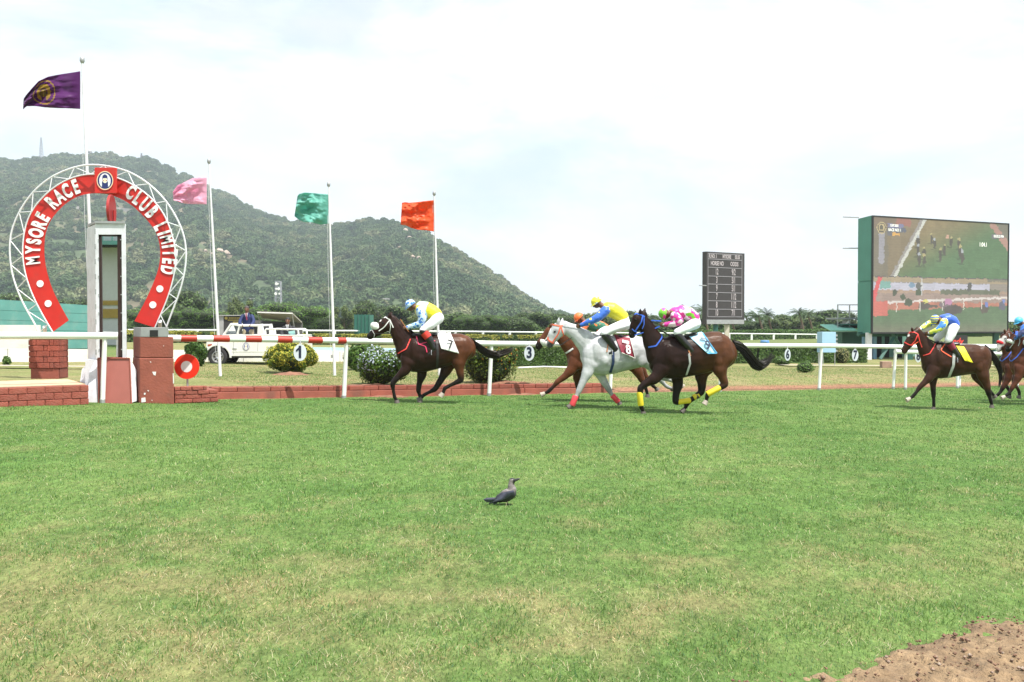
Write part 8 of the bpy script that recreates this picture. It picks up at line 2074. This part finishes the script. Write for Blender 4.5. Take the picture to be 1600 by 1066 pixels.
# ================================================================== TWO MEN AT THE PICKUP
def stand_man(label, Y, hip_px, scale_, pose, suit, shirtm, trous, loc_name='person'):
    """pose: joints in photo pixels"""
    def T(px, py, lat=0.0): p = at(px, py, Y); return Vector((p.x, Y + lat, p.z))
    n = Vector((0, 1, 0)); X = Vector((1, 0, 0)); up = Vector((0, 0, 1)); g = T(*hip_px)
    root = empty(loc_name, g, label, 'man'); m_ = Y / F
    Bd = Blob(); hx, hy = pose['head']; hd = T(hx, hy)
    Bd.ellipsoid(hd, .076, .095, .112, (X, n, up), 14, 12); Bd.ellipsoid(hd + Vector((0, -.03, -.055)), .058, .06, .06, (X, n, up), 12, 10); Bd.limb([hd + Vector((0, -.092, 0)), hd + Vector((0, -.112, -.03))], [.012, .017], X, 1, 8, 2)
    for sg in (-1, 1): Bd.ellipsoid(hd + Vector((sg * .078, 0, -.01)), .012, .02, .03, (X, n, up), 8, 6)
    Bd.ellipsoid(hd + Vector((0, -.088, -.062)), .026, .012, .009, (X, n, up), 8, 6)
    nk = T(*pose['neck']); Bd.limb([hd + Vector((0, .01, -.07)), nk - Vector((0, 0, .05))], [.052, .062], n, 1, 10, 3)
    tor = [T(px, py) for px, py, r in pose['torso']]; tr = [r * m_ for px, py, r in pose['torso']]
    def torso(B, g_): B.limb(tor, [r + g_ for r in tr], n, .62, 16)
    torso(Bd, -.012)
    arms = [[T(px, py, la) for px, py, r, la in a_] for a_ in pose['arms']]; ar = [[r * m_ for px, py, r, la in a_] for a_ in pose['arms']]
    for p, r in zip(arms, ar): Bd.limb(p, [x - .008 for x in r], n, 1, 10)
    for p in arms:
        w, el = p[-1], p[-2]; d = (w - el).normalized(); dn = Vector((0, 0, -1)); Bd.ellipsoid(w + d * .03, .045, .03, .03, (d, n, dn), 10, 8)
        for q in range(4): b = w + d * .055 + X * 0 + n * (-.03 + .02 * q); Bd.limb([b, b + dn * .03 + d * .015, b + dn * .05], [.011, .0105, .009], X, 1, 7, 2)
        b = w + d * .02 - n * .035; Bd.limb([b, b + dn * .03, b + dn * .045 + n * .01], [.012, .011, .009], X, 1, 7, 2)
    legs = [[T(px, py, la) for px, py, r, la in a_] for a_ in pose['legs']]; lr = [[r * m_ for px, py, r, la in a_] for a_ in pose['legs']]
    for p, r in zip(legs, lr): Bd.limb(p, [x - .008 for x in r], n, 1, 10)
    fuse('body', Bd, .012, M_skin, root, 3)
    J = Blob(); torso(J, .004); fuse('jacket', J, .014, suit, root, 3)
    for p, r in zip(arms, ar): q = list(p); q[-1] = q[-2].lerp(q[-1], .86); K = Blob(); K.limb(q, [x + .006 for x in r], n, 1, 10); fuse('sleeve', K, .014, suit, root, 2)
    K = Blob()
    for p, r in zip(legs, lr): K.limb(p, [x + .004 for x in r], n, 1, 10)
    fuse('trousers', K, .014, trous, root, 2)
    # shirt front, tie, lapels: thin shapes standing proud of the jacket front
    fy = -(tr[1] * .62 + .012); a_, b_ = T(*pose['neck']), T(*pose['button'])
    mb = MB(); w = 2.6 * m_; mb.prism([a_ + Vector((-w, fy, .0)), b_ + Vector((0, fy - .01, 0)), a_ + Vector((w, fy, .0))], (0, .02, 0)); mb.build('shirt_front', shirtm, root)
    mb = MB(); w = .9 * m_; mb.prism([a_ + Vector((-w, fy - .012, 0)), b_ + Vector((-w * 1.2, fy - .02, .02)), b_ + Vector((w * 1.2, fy - .02, .02)), a_ + Vector((w, fy - .012, 0))], (0, .012, 0)); mb.build('tie', pose['tie'], root)
    for sg in (-1, 1): mb = MB(); mb.prism([a_ + Vector((sg * 2.6 * m_, fy - .012, .0)), a_ + Vector((sg * 4.6 * m_, fy + .02, -.10)), b_ + Vector((sg * .2 * m_, fy - .02, 0))], (0, .012, 0)); mb.build('lapel', suit, root)
    mb = MB(); mb.ellipsoid(hd + Vector((0, .015, .035)), .084, .102, .09, (X, n, up), 14, 10); mb.build('hair', pose['hair'], root, True)
    for sg in (-1, 1): mb = MB(); mb.ellipsoid(hd + Vector((sg * .03, -.086, .012)), .012, .008, .007, (X, n, up), 8, 6); mb.build('eye', M_eye, root, True)
    return root
M_blue_suit = mat('navy_blazer', (.010, .022, .095), .7, var=.12, bump=.3, bscale=14); M_grey_suit = mat('charcoal_suit', (.026, .026, .032), .75, var=.15, bump=.3, bscale=14); M_khaki = mat('khaki_trousers', (.36, .30, .20), .8, var=.1, bump=.3, bscale=12)
M_hair1 = mat('greying_hair', (.06, .05, .05), .7, var=.3, scale=30); M_hair2 = mat('black_hair', (.012, .01, .01), .6)
stand_man('standing man in a navy blazer and khaki trousers holding the bar of the pickup', YC + .45, (388, 522), 1, dict(head=(385.6, 483.0), neck=(386, 489.5), button=(387.5, 501),
 torso=[(386.3, 492.3, 4.2), (386.5, 495.5, 8.2), (387, 503, 7.8), (387.5, 510, 8.0), (388, 514.5, 8.2)], tie=mat('wine_tie', (.25, .03, .08), .5),
 arms=[[(379.8, 494.2, 3.1, 0), (376.8, 501, 2.6, -.1), (378, 505.8, 2.3, -.28), (383.5, 508.3, 1.6, -.42)], [(393.4, 494.2, 3.1, 0), (397.6, 500.5, 2.6, -.1), (398.6, 505.5, 2.3, -.28), (396.5, 507.8, 1.6, -.42)]],
 legs=[[(384, 516, 4.6, 0), (383, 532, 4, 0), (383, 548, 3, 0)], [(391.5, 516, 4.6, 0), (393.5, 532, 4, 0), (394, 548, 3, 0)]], hair=M_hair1), M_blue_suit, M_dot, M_khaki)
stand_man('seated man in a dark grey suit with folder at the back of the pickup', YC + .5, (452, 522), 1, dict(head=(449.8, 501), neck=(450, 507.5), button=(451, 518),
 torso=[(450.6, 510, 4.0), (451.5, 513.5, 8.0), (452.5, 520, 7.8), (453, 526, 8.2)], tie=mat('grey_tie', (.30, .30, .34), .5),
 arms=[[(444.5, 512, 3.0, 0), (440.5, 518.5, 2.6, -.05), (442, 524, 2.7, -.1), (447, 526, 1.9, -.3)], [(458.2, 512, 3.0, 0), (463.5, 517.5, 2.6, -.05), (463, 521.5, 2.7, -.15), (458, 522, 1.9, -.32)]],
 legs=[[(448, 527, 6, 0), (442, 530, 5.4, -.3), (441, 542, 4, -.3)], [(457, 527, 6, 0), (459, 530, 5.4, -.3), (460, 542, 4, -.3)]], hair=M_hair2), M_grey_suit, M_dot, M_grey_suit)
p = at(456, 520.5, YC + .12)
mb = MB(); mb.obox(p, (.11, 0, .02), (0, .01, 0), (-.01, 0, .075)); tag(mb.build('folder', mat('pale_teal_folder', (.35, .62, .62), .5)), 'pale teal folder held by the seated man at the back of the pickup', 'folder')

# ================================================================== CROW
fK = Frame((740, 730), 15.23, 783, 789.5, yaw=0)
def kt(u, v, lat=0.0): return fK.T(u, v, lat)
crow = empty('crow', fK.O, 'grey necked crow with glossy black wings standing on the turf facing right', 'crow')
M_cb = mat('crow_plumage', (0, 0, 0), .4, attr=True, var=.12, scale=60, bump=.3, bscale=150)
CB = Blob(); n = fK.n; m_ = fK.m
CB.limb([kt(520, 800), kt(620, 745), kt(760, 690), kt(880, 620), kt(920, 540)], [m_(60), m_(105), m_(150), m_(150), m_(105)], n, .95, 14)
CB.limb([kt(910, 560), kt(895, 450), kt(900, 370), kt(925, 320)], [m_(105), m_(85), m_(68), m_(62)], n, .95, 14)
CB.ellipsoid(kt(925, 320), m_(82), m_(66), m_(66), (fK.dir, n, fK.up), 14, 10)
def ccol(co):
    cz = co - np.array(CAM); yy = cz[:, 1] * CP - cz[:, 2] * SP; zz = cz[:, 1] * SP + cz[:, 2] * CP
    u = (800 + F * cz[:, 0] / yy - 740) * 15.23; v = (533 - F * zz / yy - 730) * 15.23
    c = np.tile(np.array([.20, .175, .17]), (len(u), 1)); c = mixc(c, np.tile(np.array([.018, .018, .024]), (len(u), 1)), sstep(540, 640, v))
    return mixc(c, np.tile(np.array([.012, .012, .014]), (len(u), 1)), np.clip(sstep(915, 955, u) * (v < 420) + (v < 290), 0, 1))
fuse('body', CB, .0045, M_cb, crow, 4, .5, ccol)
M_wing = mat('wing_feather', (.045, .047, .075), .3, var=.25, scale=30, spec=.7)
for sg in (-1, 1):
    lt = sg * m_(135); mb = MB()
    for j in range(9):
        f = j / 8; a_ = kt(960 - 60 * f, 590 + 60 * f, lt * (.95 - .1 * f)); tip = kt(640 - 180 * f + 40 * (j % 2), 700 + 190 * f - 60, lt * .9); mid = a_.lerp(tip, .5) + n * sg * .012
        mb.tube([a_, mid, tip], [m_(42), m_(44), m_(10)], 8, True, .28, up=(0, 0, 1))
    mb.build('wing', M_wing, crow, True)
mb = MB()
for j, (u, v) in enumerate(((235, 770), (260, 800), (300, 830), (360, 880), (430, 940), (290, 745))):
    mb.tube([kt(600, 760), kt((600 + u) / 2, (760 + v) / 2 + 5, (j - 2.5) * .004), kt(u, v, (j - 2.5) * .008)], [m_(40), m_(34), m_(16)], 8, True, .3)
o = mb.build('tail', M_wing, crow, True); o['kind'] = 'stuff'
mb = MB(); mb.tube([kt(975, 318), kt(1030, 300), kt(1080, 278), kt(1110, 276)], [m_(34), m_(30), m_(20), m_(6)], 10, True, .7); mb.build('beak', mat('beak_black', (.03, .03, .032), .22, spec=.7), crow, True)
for sg in (-1, 1):
    mb = MB(); mb.ellipsoid(kt(955, 308, sg * m_(58)), m_(9), m_(7), m_(9), (fK.dir, n, fK.up), 8, 6); mb.build('eye', M_eye, crow, True)
    mb = MB(); b = kt(800, 800, sg * m_(50)); g = Vector((b.x, b.y, fK.O.z)); mb.tube([b, g + Vector((0, 0, .004))], .004, 6)
    for dx_ in (-.5, 0, .5): mb.tube([g + Vector((0, 0, .004)), g + Vector((.03, dx_ * .03, .002))], .003, 5)
    mb.build('leg', M_dark, crow, True)
